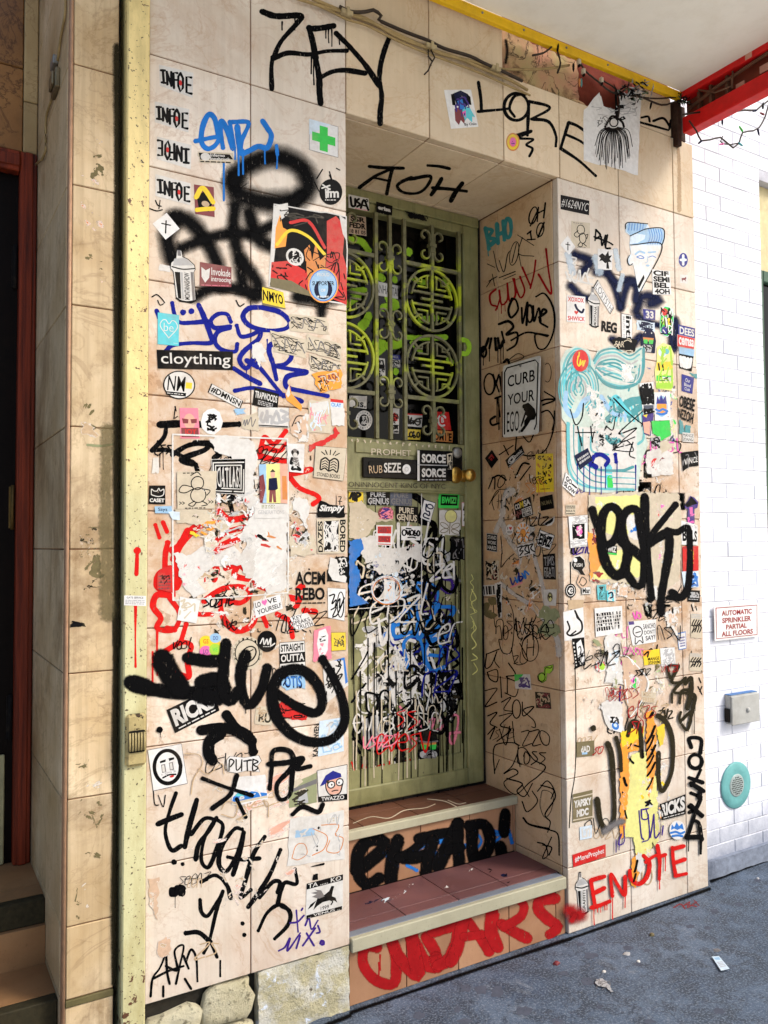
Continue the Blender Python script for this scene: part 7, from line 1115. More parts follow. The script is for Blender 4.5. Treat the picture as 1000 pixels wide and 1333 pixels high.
stk('D', z25, 'blank white slip in the orange scribbled ring', [(300, 674), (371, 676), (371, 822), (300, 816)], 'W', [('n', 5, 8, 'l', 1.2), ('n', 8, 4, 'O', 1)])
A = Art('D', z25)
for k in range(7): A.stroke(ell(318+rnd.uniform(-8, 8), 742+rnd.uniform(-8, 8), 92+rnd.uniform(-9, 9), 86+rnd.uniform(-9, 9)), 4, spray('O' if k % 2 else 'l', 'm'))
A.build('painted_tag', DOOR, label='orange scribbled ring')
A = Art('D', z25)
for P in ([(75, 100), (300, 98), (545, 102)], [(545, 102), (545, 500), (545, 836)], [(545, 836), (300, 850), (75, 866)]): A.stroke(P, 5, spray('w', 'm'), sm=False)
A.build('tape_outline', None, 0.0, 'thin white outline left by a removed poster on the door', 'tape', 'stickers and paper stuck round the doorway')
stk('D', z8, 'sticker of a masked head in bowler hat and green goggles', ('o', [(345, 698), (442, 698), (442, 846), (345, 846)], [(.1, .3), (.3, .05), (.6, 0), (.85, .1), (.9, .28), (1, .34), (.9, .5), (1, .72), (.85, .95), (.5, 1), (.15, .95), (0, .72), (.12, .5), (0, .36)]), 'k', [('p', [(.15, .38), (.85, .38), (.82, .5), (.18, .5)], 'O'), ('p', [(.14, .44), (.46, .46), (.42, .6), (.2, .58)], 'g'), ('p', [(.54, .46), (.86, .44), (.82, .58), (.58, .6)], 'g'), ('l', [(.05, .34), (.5, .38), (.95, .34)], 2, 'S'), ('e', .25, .74, .14, .1, 's'), ('e', .75, .74, .14, .1, 's'), ('n', 5, 14, 'S', 1.4, (.2, .62, .8, .84)), T('VANDAL', .2, .88, .8, .97, 's', .02)])
# ---- pilaster, upper part
stk('F', z10, 'black strip with white script hashtag at the top of the pilaster', [(130, 102), (293, 136), (291, 218), (130, 184)], 'k', [T('#1624NYC', .04, .2, .96, .82, 'w', -.005, .06)])
stk('F', z10, 'cream sheet with a line drawn cartoon on the pilaster', [(190, 250), (297, 262), (297, 406), (190, 400)], 'e', [('l', ell(.5, .3, .2, .18), 1.1, 'k'), ('l', ell(.6, .62, .18, .2), 1.1, 'k'), ('l', [(.35, .35), (.15, .5), (.3, .6), (.45, .5)], 1.1, 'k'), ('l', [(.45, .8), (.35, .92), (.55, .95), (.6, .82), (.8, .92)], 1.1, 'k'), ('l', [(.75, .5), (.88, .45), (.82, .62)], 1.1, 'k'), ('s', .1, .04, .6, .08, 1, 'S'), ('s', .3, .96, .8, 1, 1, 'S')])
stk('F', z10, 'white diamond sticker with small black cross on the pilaster', ('o', [(128, 330), (213, 338), (213, 444), (128, 440)], [(0, .5), (.48, 0), (1, .55), (.58, 1)]), 'W', [('l', [(.5, .35), (.5, .75)], 1.3, 'k'), ('l', [(.36, .45), (.64, .48)], 1.2, 'k')])
stk('F', z10, 'white square with a black palm silhouette', [(340, 406), (426, 415), (421, 528), (340, 522)], 'W', [('p', [(.05, .35), (.3, .2), (.5, .3), (.7, .05), (.75, .3), (.95, .25), (.8, .45), (.95, .6), (.7, .6), (.5, .68), (.3, .55), (.1, .6), (.2, .45)], 'k'), ('p', [(.6, .6), (.72, .6), (.8, .95), (.6, .95)], 'k')], ragged=.01)
CONE = [(.0, .06), (.06, .0), (.55, .02), (.6, .08), (.95, .08), (1, .2), (.97, .3), (.9, .33), (.42, .98), (.33, 1), (.2, .62), (.08, .62), (.06, .5), (.14, .46), (.1, .33), (.12, .2), (.0, .15)]
stk('F', z10, 'cone shaped face cutout with rolled bright blue hair', ('o', [(497, 255), (722, 262), (722, 655), (497, 650)], CONE), 'l', [('p', [(.02, .06), (.08, .01), (.55, .03), (.5, .1), (.3, .16), (.14, .2), (.03, .14)], 'L'), ('p', [(.3, .16), (.58, .08), (.94, .09), (.98, .2), (.93, .31), (.14, .32), (.35, .28), (.45, .22)], 'L'), ('p', [(.12, .24), (.35, .17), (.5, .18), (.48, .24), (.3, .3), (.13, .31)], 'l'), ('p', [(.12, .335), (.9, .335), (.4, .98), (.34, .98), (.2, .62), (.1, .6), (.15, .46)], 'W')]+[('l', [(.58+.06*i, .09), (.62+.06*i, .2), (.56+.06*i, .31)], .9, 'B') for i in range(6)]+[('l', [(.1+.07*i, .02), (.08+.07*i, .12)], .9, 'B') for i in range(6)]+[('l', [(.12, .33), (.92, .33), (.38, .99)], 1.4, 'k'), ('l', [(.12, .2), (.3, .15), (.55, .09), (.93, .08), (.98, .2), (.92, .32)], 1.4, 'k'), ('l', [(.0, .1), (.06, .01), (.56, .02)], 1.2, 'k'), ('l', [(.25, .46), (.36, .42), (.48, .44)], 2.4, 'L'), ('l', [(.58, .43), (.75, .42)], 2.4, 'L'), ('l', [(.28, .5), (.38, .48), (.47, .51), (.38, .52), (.28, .5)], 1, 'B'), ('l', [(.58, .5), (.68, .48), (.76, .5)], 1, 'B'), ('l', [(.54, .48), (.56, .56), (.5, .58)], .9, 'L'), ('e', .56, .62, .05, .015, 'L'), ('l', [(.1, .48), (.05, .55), (.1, .62), (.18, .6)], 1.2, 'k'), ('p', [(.3, .92), (.46, .75), (.48, .8), (.34, .96)], 'k')])
stk('F', z10, 'black sticker with four rows of white block letters', [(648, 524), (748, 535), (757, 668), (652, 666)], 'k', [('r', 0, 0, 1, 1, 'W'), T('CIF', .05, .02, .92, .25, 'k', .05), T('SEMI', .05, .27, .95, .5, 'k', .05), T('BEL', .08, .52, .9, .74, 'k', .05), T('4OH', .1, .77, .92, .98, 'k', .05)])
stk('F', z10, 'round blue sticker with a white cross shape', ('e', 824, 471, 28, 43), 'b', [('l', [(.5, .2), (.5, .8)], 3, 'W'), ('l', [(.25, .5), (.75, .5)], 3, 'W'), ('e', .5, .5, .18, .18, 'l')], border=('w', .08))
stk('F', z10, 'tiny white sticker with a small dark animal', [(806, 553), (852, 556), (850, 606), (806, 602)], 'w', [('p', [(.2, .4), (.6, .35), (.75, .2), (.8, .4), (.7, .55), (.75, .8), (.6, .6), (.35, .6), (.3, .85), (.22, .6)], 'm')])
can(z10, [(282, 612), (358, 640), (345, 858), (280, 850)], 'black and white spray can cutout beside the red lettered sticker', 'MONTANA')
stk('F', z10, 'white slanting strip with hand drawn letters across the dark cloud', [(340, 582), (432, 742), (412, 778), (316, 622)], 'W', [T('LOSTSTH', .06, .15, .95, .85, 'k', -.01)], border=('k', .06))
stk('F', z10, 'white square with red hearts and kisses lettering', [(165, 668), (270, 680), (270, 826), (165, 820)], 'W', [T('XOXOX', .05, .06, .92, .24, 'r', .03), ('p', heart(.5, .64, .22, .16), 'r'), T('SHWICK', .05, .78, .98, .95, 'r', .03), ('l', [(.45, .35), (.55, .5), (.8, .62), (.9, .5)], 3, 'n')])
stk('F', z10, 'clear label with three heavy slab letters', [(360, 812), (452, 826), (450, 890), (358, 876)], None, [T('REG', .02, .02, .98, .98, 'k', .05)])
stk('F', z10, 'white upright label with a bold sideways word', [(474, 772), (536, 784), (535, 932), (477, 922)], 'W', [('v', 'int!', .92, .95, .4, .05, 'k', .03), ('v', 'MUSIC IS', .32, .9, .12, .1, 's', .02)], border=('k', .04))
stk('F', z10, 'dark blue square with white rounded numerals', [(596, 748), (667, 756), (666, 812), (600, 806)], 'b', [T('33', .2, .12, .85, .88, 'w', .04)])
stk('F', z10, 'white sticker with navy marks beside the blue square', [(560, 812), (664, 826), (664, 880), (560, 866)], 'l', [('n', 7, 12, 'n', 2), T('WAVE', .1, .2, .9, .8, 'n', .02)], ragged=.02)
stk('F', z10, 'rounded deck shaped sticker of green, red and blue patches', ('o', [(693, 728), (772, 735), (768, 912), (690, 900)], [(.1, .15), (.35, .0), (.7, .02), (.98, .2), (1, .5), (.85, .85), (.6, 1), (.3, .98), (.02, .85), (.0, .5)]), 'g', [('e', .35, .2, .22, .12, 'r'), ('e', .7, .3, .2, .12, 'k'), ('e', .65, .5, .2, .12, 'y'), ('e', .3, .5, .22, .12, 'G'), ('e', .4, .8, .28, .14, 'b'), ('n', 8, 18, 'k', 1.4), ('n', 9, 10, 'W', 1.2)], border=('l', .05))
stk('F', z10, 'blue label with white spiky letters at the right edge', [(796, 836), (891, 858), (891, 916), (796, 894)], 'b', [T('DEES', .08, .15, .95, .88, 'w', .03)])
stk('F', z10, 'red label with white script under the blue one at the right edge', [(790, 892), (891, 916), (886, 976), (790, 960)], 'r', [T('cemsa', .08, .15, .95, .82, 'W', .03)], border=('w', .03))
stk('F', z10, 'hooded dark face sticker with green goggles', ('o', [(585, 852), (672, 860), (668, 1000), (580, 990)], [(.15, .25), (.3, .05), (.65, 0), (.9, .2), (1, .5), (.95, 1), (.05, 1), (0, .55)]), 'n', [('p', [(.15, .4), (.85, .4), (.8, .55), (.2, .55)], 'O'), ('p', [(.2, .48), (.48, .48), (.45, .66), (.22, .64)], 'g'), ('p', [(.54, .48), (.84, .48), (.8, .64), (.56, .66)], 'g'), ('e', .3, .2, .04, .03, 'w'), ('e', .7, .2, .04, .03, 'w'), ('p', [(.2, .7), (.8, .7), (.7, .98), (.3, .98)], 's'), ('n', 4, 8, 'k', 1.2, (.2, .7, .8, .95))])
# ---- pilaster: the big swirl poster
SW = [(130, 130), (160, 70), (220, 45), (285, 70), (310, 130), (340, 70), (420, 40), (500, 80), (560, 60), (595, 40), (605, 150), (570, 270), (590, 400), (600, 520), (628, 600), (590, 690), (565, 850), (400, 880), (260, 870), (185, 810), (165, 700), (165, 500), (138, 450)]
A = Art('F', z11)
r = random.Random(8); A.fill([(x+r.uniform(-4, 4), y+r.uniform(-4, 4)) for x, y in SW], ink('M')); mk_ = lambda c: ink(c)
A.fill([(180, 500), (560, 520), (560, 840), (300, 850), (200, 790)], ink('w'), 2e-5)
for k in range(8):
    A.stroke([(150+k*12, 330-k*8), (150+k*14, 150+k*12), (215, 62+k*17), (285-k*6, 100+k*12), (300-k*10, 190)], 11, ink('Ctst'[k % 4]), 4e-5+k*1e-6)
    A.stroke([(318+k*4, 130+k*14), (360, 75+k*20), (440, 62+k*20), (520, 100+k*22), (585-k*10, 60+k*34)], 11, ink('tCst'[k % 4]), 4e-5)
    A.stroke(ell(232, 290, 14+k*14, 20+k*20, 120, 420), 9, ink('CtsCtcCt'[k]), 5e-5)
for k in range(7):
    A.stroke([(600-k*7, 100+k*18), (596-k*9, 190+k*10), (560-k*10, 262-k*4), (470, 288-k*18), (380, 262-k*20), (325+k*3, 190-k*6)], 8, ink('tCw'[k % 3]), 5.6e-5)
    A.stroke([(178+k*13, 480+k*6), (180+k*13, 640), (195+k*14, 740-k*8), (260+k*10, 820-k*15), (360, 852-k*17), (550, 862-k*17)], 7, ink('CwtwCwt'[k]), 5.8e-5)
    A.stroke([(400+k*24, 330+k*6), (430+k*22, 380+k*8), (420+k*25, 470)], 13, ink('tcCLtct'[k]), 5.9e-5)
A.stroke([(330, 180), (380, 250), (470, 280), (560, 260)], 14, ink('t'), 6e-5); A.stroke([(600, 60), (598, 180), (575, 250)], 14, ink('t'), 6e-5); A.stroke([(400, 460), (470, 400), (530, 360), (590, 350)], 40, ink('t'), 6e-5); A.stroke([(520, 440), (580, 390)], 34, ink('t'), 6e-5)
A.stroke([(160, 310), (160, 400), (210, 440), (260, 360), (310, 330)], 26, ink('L'), 7e-5); A.stroke([(400, 400), (440, 330), (480, 380), (520, 430)], 24, ink('c'), 7e-5); A.stroke([(360, 330), (420, 420), (480, 440)], 22, ink('L'), 7e-5)
A.stroke([(170, 480), (172, 640), (180, 750), (230, 820), (330, 850), (540, 858)], 13, ink('C'), 7e-5); A.stroke([(240, 560), (250, 680), (330, 740), (470, 750), (540, 730)], 15, ink('t'), 7e-5); A.stroke([(300, 560), (310, 640), (400, 660)], 10, ink('C'), 7e-5); A.stroke([(590, 420), (600, 560), (570, 600)], 14, ink('C'), 7e-5); A.stroke([(390, 560), (420, 590), (460, 580)], 26, ink('t'), 7e-5)
A.stroke([(250, 570), (240, 620)], 18, ink('t'), 7e-5); A.stroke([(400, 730), (405, 800), (410, 840)], 36, ink('c'), 8e-5); A.stroke([(408, 790), (412, 845)], 26, ink('g'), 9e-5)
A.shards([(460, 120), (560, 130), (550, 270), (470, 260)], 20, [ink('w'), ink('W')], 4, (10, 40), 1e-4, 1.2, 2); A.shards([(270, 220), (390, 360), (390, 510), (270, 490)], 34, [ink('w'), ink('W'), ink('w')], 5, (12, 46), 1e-4, 1.2, 2); A.shards([(330, 540), (400, 540), (390, 640), (340, 630)], 14, [ink('w'), ink('k'), ink('w')], 6, (8, 26), 1.1e-4, 1.2, 2); A.shards([(300, 370), (360, 400), (350, 470), (320, 450)], 8, [ink('k'), ink('o'), ink('w')], 7, (6, 20), 1.2e-4, 1, 2)
A.build('poster', None, 0.0, 'large torn poster of teal and white swirling lines on the pilaster', 'poster', 'stickers and paper stuck round the doorway')
stk('F', z11, 'round red sticker with yellow script on the swirl poster', ('e', 243, 128, 46, 62), 'r', [('l', [(.35, .3), (.3, .6), (.42, .75), (.5, .45), (.5, .7), (.65, .5), (.65, .75), (.78, .5)], 1.6, 'y'), ('l', [(.42, .12), (.4, .3)], 1.4, 'y')])
g('F', z11, [(7, [(185, 405), (215, 490), (250, 450), (260, 370)]), (7, [(215, 535), (325, 535)]), (7, [(225, 500), (250, 610)]), (7, [(300, 500), (310, 590)]), (6, [(320, 530), (310, 580)]), (7, [(390, 500), (425, 520), (440, 450)]), (7, [(430, 340), (520, 430), (610, 500)]), (7, [(600, 410), (460, 540), (560, 510), (470, 590), (550, 560)]), (6, [(425, 635), (500, 580), (540, 640), (430, 630), (530, 600)]), (7, [(540, 590), (520, 660), (550, 680)]), (6, [(600, 440), (590, 500)]), (6, [(770, 580), (810, 600), (800, 640), (770, 650)])], 'k', 'm', label='thin black scrawl over the swirl poster')
g('F', z11, [(22, [(300, 720), (320, 670), (360, 660), (400, 690), (385, 720)]), (30, [(290, 700), (330, 730)]), (24, [(440, 660), (445, 700)])], 'b', 'm', drips=[(225, 700, 180), (262, 720, 150), (295, 730, 190), (330, 730, 140), (360, 730, 160), (385, 720, 130), (450, 700, 180), (555, 720, 140)], dw=6, label='navy drips over the swirl poster')
stk('F', z11, 'tilted navy label with worn small print on the swirl poster', [(206, 666), (284, 622), (312, 690), (240, 746)], 'n', [('s', .1, .25, .9, .75, 2, 's')])
stk('F', z11, 'torn black strip above the swirl poster', ('o', [(418, -10), (565, 0), (560, 95), (420, 85)], [(.0, .2), (.3, 0), (1, .1), (.95, .7), (.7, 1), (.5, .7), (.2, .75)]), 'k', [T('SAR', .15, .25, .5, .6, 'e', .01), ('n', 6, 6, 'e', 1.2)], ragged=.02)
stk('F', z11, 'yellow and green skull creature cutout', ('o', [(665, 25), (775, 30), (770, 300), (660, 290)], [(.1, .1), (.4, 0), (.8, .05), (1, .25), (.9, .45), (.98, .7), (.9, 1), (.1, .98), (.0, .6), (.1, .4)]), 'Y', [('e', .4, .2, .22, .1, 'l'), ('e', .62, .18, .12, .06, 'C'), ('p', [(.1, .42), (.9, .38), (.95, .55), (.1, .6)], 'y'), ('l', [(.2, .45), (.25, .58)], 2, 'k'), ('l', [(.4, .44), (.45, .58)], 2, 'k'), ('p', [(.1, .7), (.9, .68), (.9, .8), (.1, .82)], 'g'), ('p', [(.1, .86), (.9, .84), (.9, .96), (.1, .98)], 'G'), ('n', 5, 14, 'G', 2), ('r', .3, .72, .85, .8, 'w'), ('n', 8, 8, 'k', 1, (.3, .72, .85, .8))])
stk('F', z11, 'black and white maze pattern sticker', [(575, 256), (655, 248), (662, 432), (598, 432)], 'W', [('n', 5, 50, 'k', 2.2, (.04, .04, .96, .62)), ('r', .1, .66, .95, .82, 'z'), ('n', 8, 22, 'k', 2, (.1, .8, .95, .98)), ('r', .7, .2, .95, .55, 'z')])
stk('F', z11, 'white card with a blue flame over orange waves', [(660, 308), (750, 304), (752, 464), (664, 468)], 'W', [('e', .45, .5, .38, .38, 'L'), ('e', .45, .52, .32, .3, 'o'), ('p', [(.12, .4), (.18, .12), (.3, .28), (.42, .08), (.55, .26), (.72, .12), (.78, .42)], 'b'), ('l', [(.1, .6), (.3, .66), (.5, .6), (.8, .68)], 3, 'B'), ('l', [(.15, .74), (.45, .78), (.75, .74)], 3, 'B'), ('e', .85, .88, .03, .02, 'm')])
stk('F', z11, 'purple and orange torn strip beside the white flame card', ('o', [(590, 425), (655, 425), (655, 555), (590, 555)], [(0, .1), (1, 0), (1, .35), (.7, .4), (.8, 1), (.2, .9), (.1, .5)]), 'v', [('p', [(.1, .4), (.7, .35), (.7, .95), (.2, .85)], 'x'), ('p', [(.1, .1), (.5, .05), (.4, .2)], 'y')], ragged=.02)
stk('F', z11, 'plain bright green torn square', ('o', [(645, 466), (755, 466), (755, 590), (645, 590)], [(0, .03), (.93, 0), (1, .7), (.75, .8), (.35, 1), (.3, .72), (.05, .6)]), 'g', ragged=.01)
stk('F', z11, 'grey spotted creature scrap under the green square', [(640, 565), (690, 555), (700, 610), (650, 615)], 's', [('n', 4, 12, 'k', 2)], ragged=.04)
stk('F', z11, 'pale blue sticker with white wild letters on black', [(800, 52), (888, 66), (872, 190), (802, 170)], 'k', [('r', 0, 0, 1, .26, 'L'), ('l', [(.1, .4), (.2, .85), (.3, .4)], 4, 'W'), ('l', [(.4, .4), (.38, .85), (.52, .8)], 4, 'W'), ('l', [(.6, .85), (.62, .4), (.78, .8), (.85, .4)], 4, 'W')])
stk('F', z11, 'dark blue square with three small white words', [(815, 203), (886, 225), (876, 316), (815, 300)], 'b', [T('Our', .3, .15, .7, .35, 'w', .01), T('Blood', .22, .42, .78, .62, 'w', .01), T('Club', .26, .68, .74, .88, 'w', .01)])
stk('F', z11, 'green torn corner above the dark blue square', [(858, 196), (902, 202), (900, 232), (880, 218)], 't', ragged=.03)
stk('F', z11, 'clear label with two lines of tall black capitals at the edge', [(802, 318), (897, 345), (880, 492), (795, 450)], None, [T('OBESE', .05, .02, .98, .48, 'k', .03), T('NEZOH', .0, .54, .98, .98, 'k', .03)])
stk('F', z11, 'pair of green torn arrows under the tall black capitals', ('o', [(795, 460), (872, 470), (870, 548), (795, 540)], [(.1, 0), (.35, .1), (.5, .9), (.6, .3), (.95, .35), (.9, 1), (.1, 1)]), 't', ragged=.03)
stk('F', z11, 'white slip of mirrored thin capitals', [(820, 534), (886, 540), (884, 592), (820, 586)], 'w', [T('MANGE', .05, .08, .95, .45, 'k', .0), T('MANGE', .95, .92, .05, .55, 'k', .0)])
stk('F', z11, 'black sticker with worn white capitals and torn corner', ('o', [(812, 648), (910, 636), (911, 728), (812, 758)], [(0, .0), (1, 0), (1, .95), (.4, .85), (.1, 1)]), 'k', [T('VINCE', .15, .36, .95, .7, 'w', .02), ('n', 4, 8, 'S', 1)])
torn('F', z11, 'white shredded paper with grey ink below the green square', [('w', [(620, 640), (700, 620), (760, 650), (770, 770), (650, 785), (615, 760)]), ('e', [(690, 590), (740, 580), (765, 620), (700, 650)])], [([(610, 640), (770, 630), (770, 790), (610, 780)], 30, 'wwWsmr', (8, 34), .5, 2.6), ([(620, 700), (760, 680), (740, 770), (640, 770)], 8, 'ks', (6, 24), -.6, 6)], 71)
stk('F', z11, 'small white slow down sticker tilted at the poster foot', [(160, 758), (232, 838), (207, 898), (138, 836)], 'W', [T('GO', .1, .1, .5, .45, 'k', .04), ('l', [(.55, .3), (.9, .25)], 2, 'k'), T('SLOW', .08, .52, .95, .88, 'k', .04)], border=('k', .02))
# ---- pilaster: yellow collage under the big letters
torn('F', z12, 'torn yellow, white and pink collage behind the big black letters', [('e', [(290, 20), (540, 0), (800, 10), (820, 200), (800, 500), (720, 560), (600, 500), (500, 520), (300, 510), (290, 300)]), ('Y', [(330, 30), (600, 20), (600, 180), (480, 260), (340, 220)]), ('Y', [(300, 340), (500, 330), (600, 400), (590, 480), (320, 500)]), ('w', [(490, 130), (590, 130), (600, 280), (520, 260)]), ('o', [(285, 220), (350, 260), (370, 400), (300, 500)])],
     [([(620, 20), (820, 20), (820, 200), (620, 200)], 34, 'wrYlP', (8, 34), 1.4, 3), ([(640, 200), (820, 200), (810, 480), (640, 480)], 30, 'PYwYl', (8, 34), .9, 2.6), ([(300, 30), (480, 20), (480, 140), (320, 160)], 14, 'gwwY', (12, 40), 1, 2), ([(500, 140), (600, 140), (590, 260), (510, 250)], 18, 'lwBw', (8, 36), 1, 3), ([(290, 180), (360, 200), (360, 300), (300, 320)], 8, 'mR', (10, 36), 1, 2), ([(280, 460), (350, 460), (350, 510), (290, 510)], 5, 'mR', (12, 30), .2, 2), ([(600, 470), (760, 480), (740, 640), (590, 630)], 22, 'wwel', (10, 40), 1.3, 2.4), ([(360, 300), (500, 300), (500, 480), (380, 480)], 10, 'LYw', (10, 40), 1.2, 3)], 81)
stk('F', z12, 'small white lettered strip inside the black loop', [(378, 300), (450, 306), (448, 360), (380, 352)], 'g', [('r', 0, 0, 1, .8, 'k'), T('TWIZ', .05, .1, .95, .72, 'w', .04)])
stk('F', z12, 'small cream caption slip at the edge of the pilaster', [(160, 74), (216, 74), (213, 130), (160, 130)], 'e', [('s', .05, .05, .95, .4, 2, 'k'), T('RESULTS', .05, .5, .95, .72, 'k', .02), ('s', .05, .8, .95, .98, 1, 'k')])
stk('F', z12, 'stamp shaped sticker with pink face in a dark square', [(174, 140), (284, 130), (281, 310), (186, 320)], 'W', [('n', 5, 16, 's', 1, (.04, .03, .96, .22)), ('n', 6, 16, 's', 1, (.04, .76, .96, .97)), ('r', .16, .24, .84, .72, 'k'), ('p', [(.4, .32), (.65, .28), (.72, .5), (.6, .62), (.42, .58)], 'P'), ('n', 8, 10, 'w', 1.2, (.2, .28, .8, .7))], border=('k', .012))
stk('F', z12, 'black table tennis bat cutout with white edge', ('o', [(188, 360), (274, 358), (278, 505), (192, 500)], [(.05, .25), (.25, .04), (.6, 0), (.9, .18), (.95, .42), (.75, .58), (.85, .7), (1, .85), (.9, 1), (.7, .98), (.6, .75), (.45, .62), (.15, .55), (.0, .4)]), 'k', [('e', .3, .2, .12, .09, 'W'), T('PUSH', .2, .32, .75, .46, 'w', .02)], border=('w', .08))
stk('F', z12, 'round black badge with a white letter below the bat', ('e', 187, 560, 31, 40), 'k', [('l', ell(.5, .5, .38, .38), .8, 'w'), T('C', .32, .28, .7, .72, 'w', .03), ('n', 4, 6, 'w', .8, (.3, .3, .7, .7))])
stk('F', z12, 'brown torn tape beside the round black badge', [(170, 612), (262, 612), (258, 660), (172, 668)], 'E', ragged=.02)
stk('F', z12, 'small white label with a short black name', [(248, 540), (302, 538), (302, 580), (250, 582)], 'w', [T('Mar', .1, .15, .9, .85, 'k', .03)], border=('k', .06))
stk('F', z12, 'brown scribbled animal print beside the bat', ('o', [(215, 470), (290, 465), (295, 545), (225, 545)], [(.3, 0), (.8, .1), (1, .5), (.8, .95), (.3, 1), (0, .6)]), 'h', [('l', [(.2, .6), (.5, .2), (.8, .5), (.5, .85), (.3, .7)], 1.4, 'q')])
stk('F', z12, 'white sheet with one looping brush line', [(145, 682), (258, 654), (266, 832), (152, 846)], 'W', [('l', [(.2, .35), (.3, .6), (.15, .75), (.4, .85), (.85, .75), (.9, .5), (.75, .3), (.6, .05)], 2.4, 'k'), ('p', [(.58, .05), (.72, .2), (.78, .4), (.66, .3)], 'k'), ('l', [(.35, .82), (.6, .72)], 2, 'k')])
stk('F', z12, 'black and white portrait strip with notched edge', [(194, 832), (264, 824), (271, 982), (216, 996)], 'k', [('p', [(.3, .15), (.7, .05), (.9, .4), (.95, .95), (.4, .98), (.3, .6)], 'W'), ('l', [(.45, .3), (.6, .25), (.65, .4), (.55, .5), (.7, .6)], 1.4, 'k'), ('n', 6, 10, 'k', 1.2, (.35, .5, .9, .95))]+[('r', .03, .1+.13*i, .14, .16+.13*i, 'w') for i in range(7)])
CB = [T('BEERW', .04, .18, .96, .82, 'k', .06)]+[('l', [(.04+.09*i, .2), (.1+.09*i, .8)], .9, 'w', 1) for i in range(11)]+[('l', [(.03, .3+.12*i), (.97, .3+.12*i)], 1.0, 'w', 1) for i in range(4)]
stk('F', z12, 'white sheet with chequered black block letters', [(322, 660), (478, 646), (481, 800), (330, 822)], 'W', CB)
stk('F', z12, 'white sticker with a doodled figure and black writing', [(510, 736), (670, 722), (672, 850), (538, 872)], 'W', [('r', .02, 0, .2, .12, 'v'), ('l', ell(.28, .42, .17, .22), 1.3, 'k'), ('l', [(.2, .45), (.38, .42)], 1.3, 'k'), ('l', [(.15, .65), (.12, .95), (.3, .8), (.42, .95), (.42, .65)], 1.3, 'k'), T('SANCHO', .5, .14, .97, .34, 'k', .01), T("DON'T", .52, .4, .95, .58, 'k', .01), T('SAY?', .55, .64, .95, .86, 'k', .02)])
stk('F', z12, 'teal sticker with dark marks, left one of a pair', [(335, 530), (389, 524), (388, 614), (341, 612)], 'c', [('n', 5, 12, 't', 2), ('n', 7, 6, 'k', 1)])
stk('F', z12, 'teal and white sticker with a swirl, right one of a pair', [(391, 560), (441, 554), (441, 620), (393, 620)], 'c', [('n', 5, 8, 'w', 2), ('l', [(.2, .3), (.6, .2), (.7, .6), (.4, .7)], 2, 'n')])
stk('F', z12, 'small pale label with a blue border', [(788, 802), (838, 790), (842, 888), (800, 896)], 'W', [('s', .2, .2, .85, .85, 4, 'b')], border=('B', .1))
torn('F', z12, 'white peeled paper silhouette below the chequered letters', [('w', [(380, 830), (420, 800), (470, 830), (475, 900), (450, 940), (480, 1000), (490, 1090), (380, 1080), (400, 980), (380, 900)])], [([(380, 810), (480, 820), (480, 1080), (380, 1080)], 24, 'wwWl', (10, 40), 1.4, 2), ([(310, 840), (380, 850), (370, 900), (320, 890)], 6, 'aE', (12, 34), .8, 2)], 82)
torn('F', z12, 'brown and white paper scraps below the black arch', [], [([(690, 640), (820, 640), (810, 820), (700, 850)], 22, 'wehw', (10, 44), 1, 2.2)], 84)
torn('F', z12, 'white crumpled scraps beside the teal pair', [], [([(440, 510), (540, 500), (530, 620), (440, 610)], 16, 'wwhe', (12, 40), .8, 2)], 85)
torn('F', z12, 'grey and green feathered scrap near the big letters', [], [([(590, 600), (650, 610), (650, 710), (610, 700)], 12, 'saSk', (12, 34), 1.1, 3)], 83)
stk('F', z12, 'orange and yellow sticker with black mirrored capitals', [(598, 900), (690, 890), (696, 974), (602, 984)], 'y', [('p', [(0, 0), (.5, 0), (.3, .4), (0, .4)], 'o'), T('MANGE', .25, .5, .95, .72, 'k', .02), T('MANGE', .95, .98, .25, .76, 'k', .02), ('l', [(.05, .3), (.3, .1), (.25, .45)], 2, 'k')], ragged=.02)
stk('F', z12, 'white square with a grey scribbled crowd', [(692, 886), (776, 880), (782, 990), (700, 990)], 'W', [('n', 5, 22, 's', 1.2)], border=('s', .02))
stk('F', z12, 'purple figure cutout with wide dark hat', ('o', [(828, 25), (912, 22), (905, 195), (828, 185)], [(.05, .3), (.3, .15), (.45, .0), (.7, .05), (1, .2), (.95, .38), (.75, .42), (.8, .9), (.6, 1), (.25, .95), (.3, .45), (.1, .42)]), 'v', [('p', [(.05, .3), (.35, .15), (.5, .02), (.68, .1), (.95, .25), (.6, .3), (.25, .38)], 'k'), ('p', [(.4, .38), (.62, .36), (.65, .6), (.45, .62)], 'P'), ('n', 6, 8, 'P', 1.6, (.3, .6, .75, .9))])
stk('F', z12, 'white label with cropped bold capitals behind the black arch', [(812, 162), (906, 190), (906, 302), (815, 300)], 'W', [T('BULS', .05, .3, .95, .85, 'k', .04), ('n', 4, 6, 's', 1, (.1, .05, .9, .25))])
stk('F', z12, 'red card with a yellow script name', [(820, 310), (910, 308), (911, 446), (822, 452)], 'r', [('v', 'Gibjo', .7, .9, .4, .15, 'y', .02), ('r', .05, .04, .4, .08, 'm')])
stk('F', z12, 'white card with tangled blue letters at the right edge', [(815, 452), (910, 450), (913, 540), (830, 546)], 'l', [('n', 5, 18, 'B', 2.4, (.1, .1, .9, .9)), ('n', 7, 8, 'n', 1.8, (.3, .2, .9, .9))])
stk('F', z12, 'black strip with grey wild letters at the right edge', [(848, 556), (919, 560), (918, 626), (848, 622)], 'k', [('n', 5, 12, 's', 1.6, (.1, .2, .9, .6)), ('s', .1, .72, .9, .84, 1, 's')])
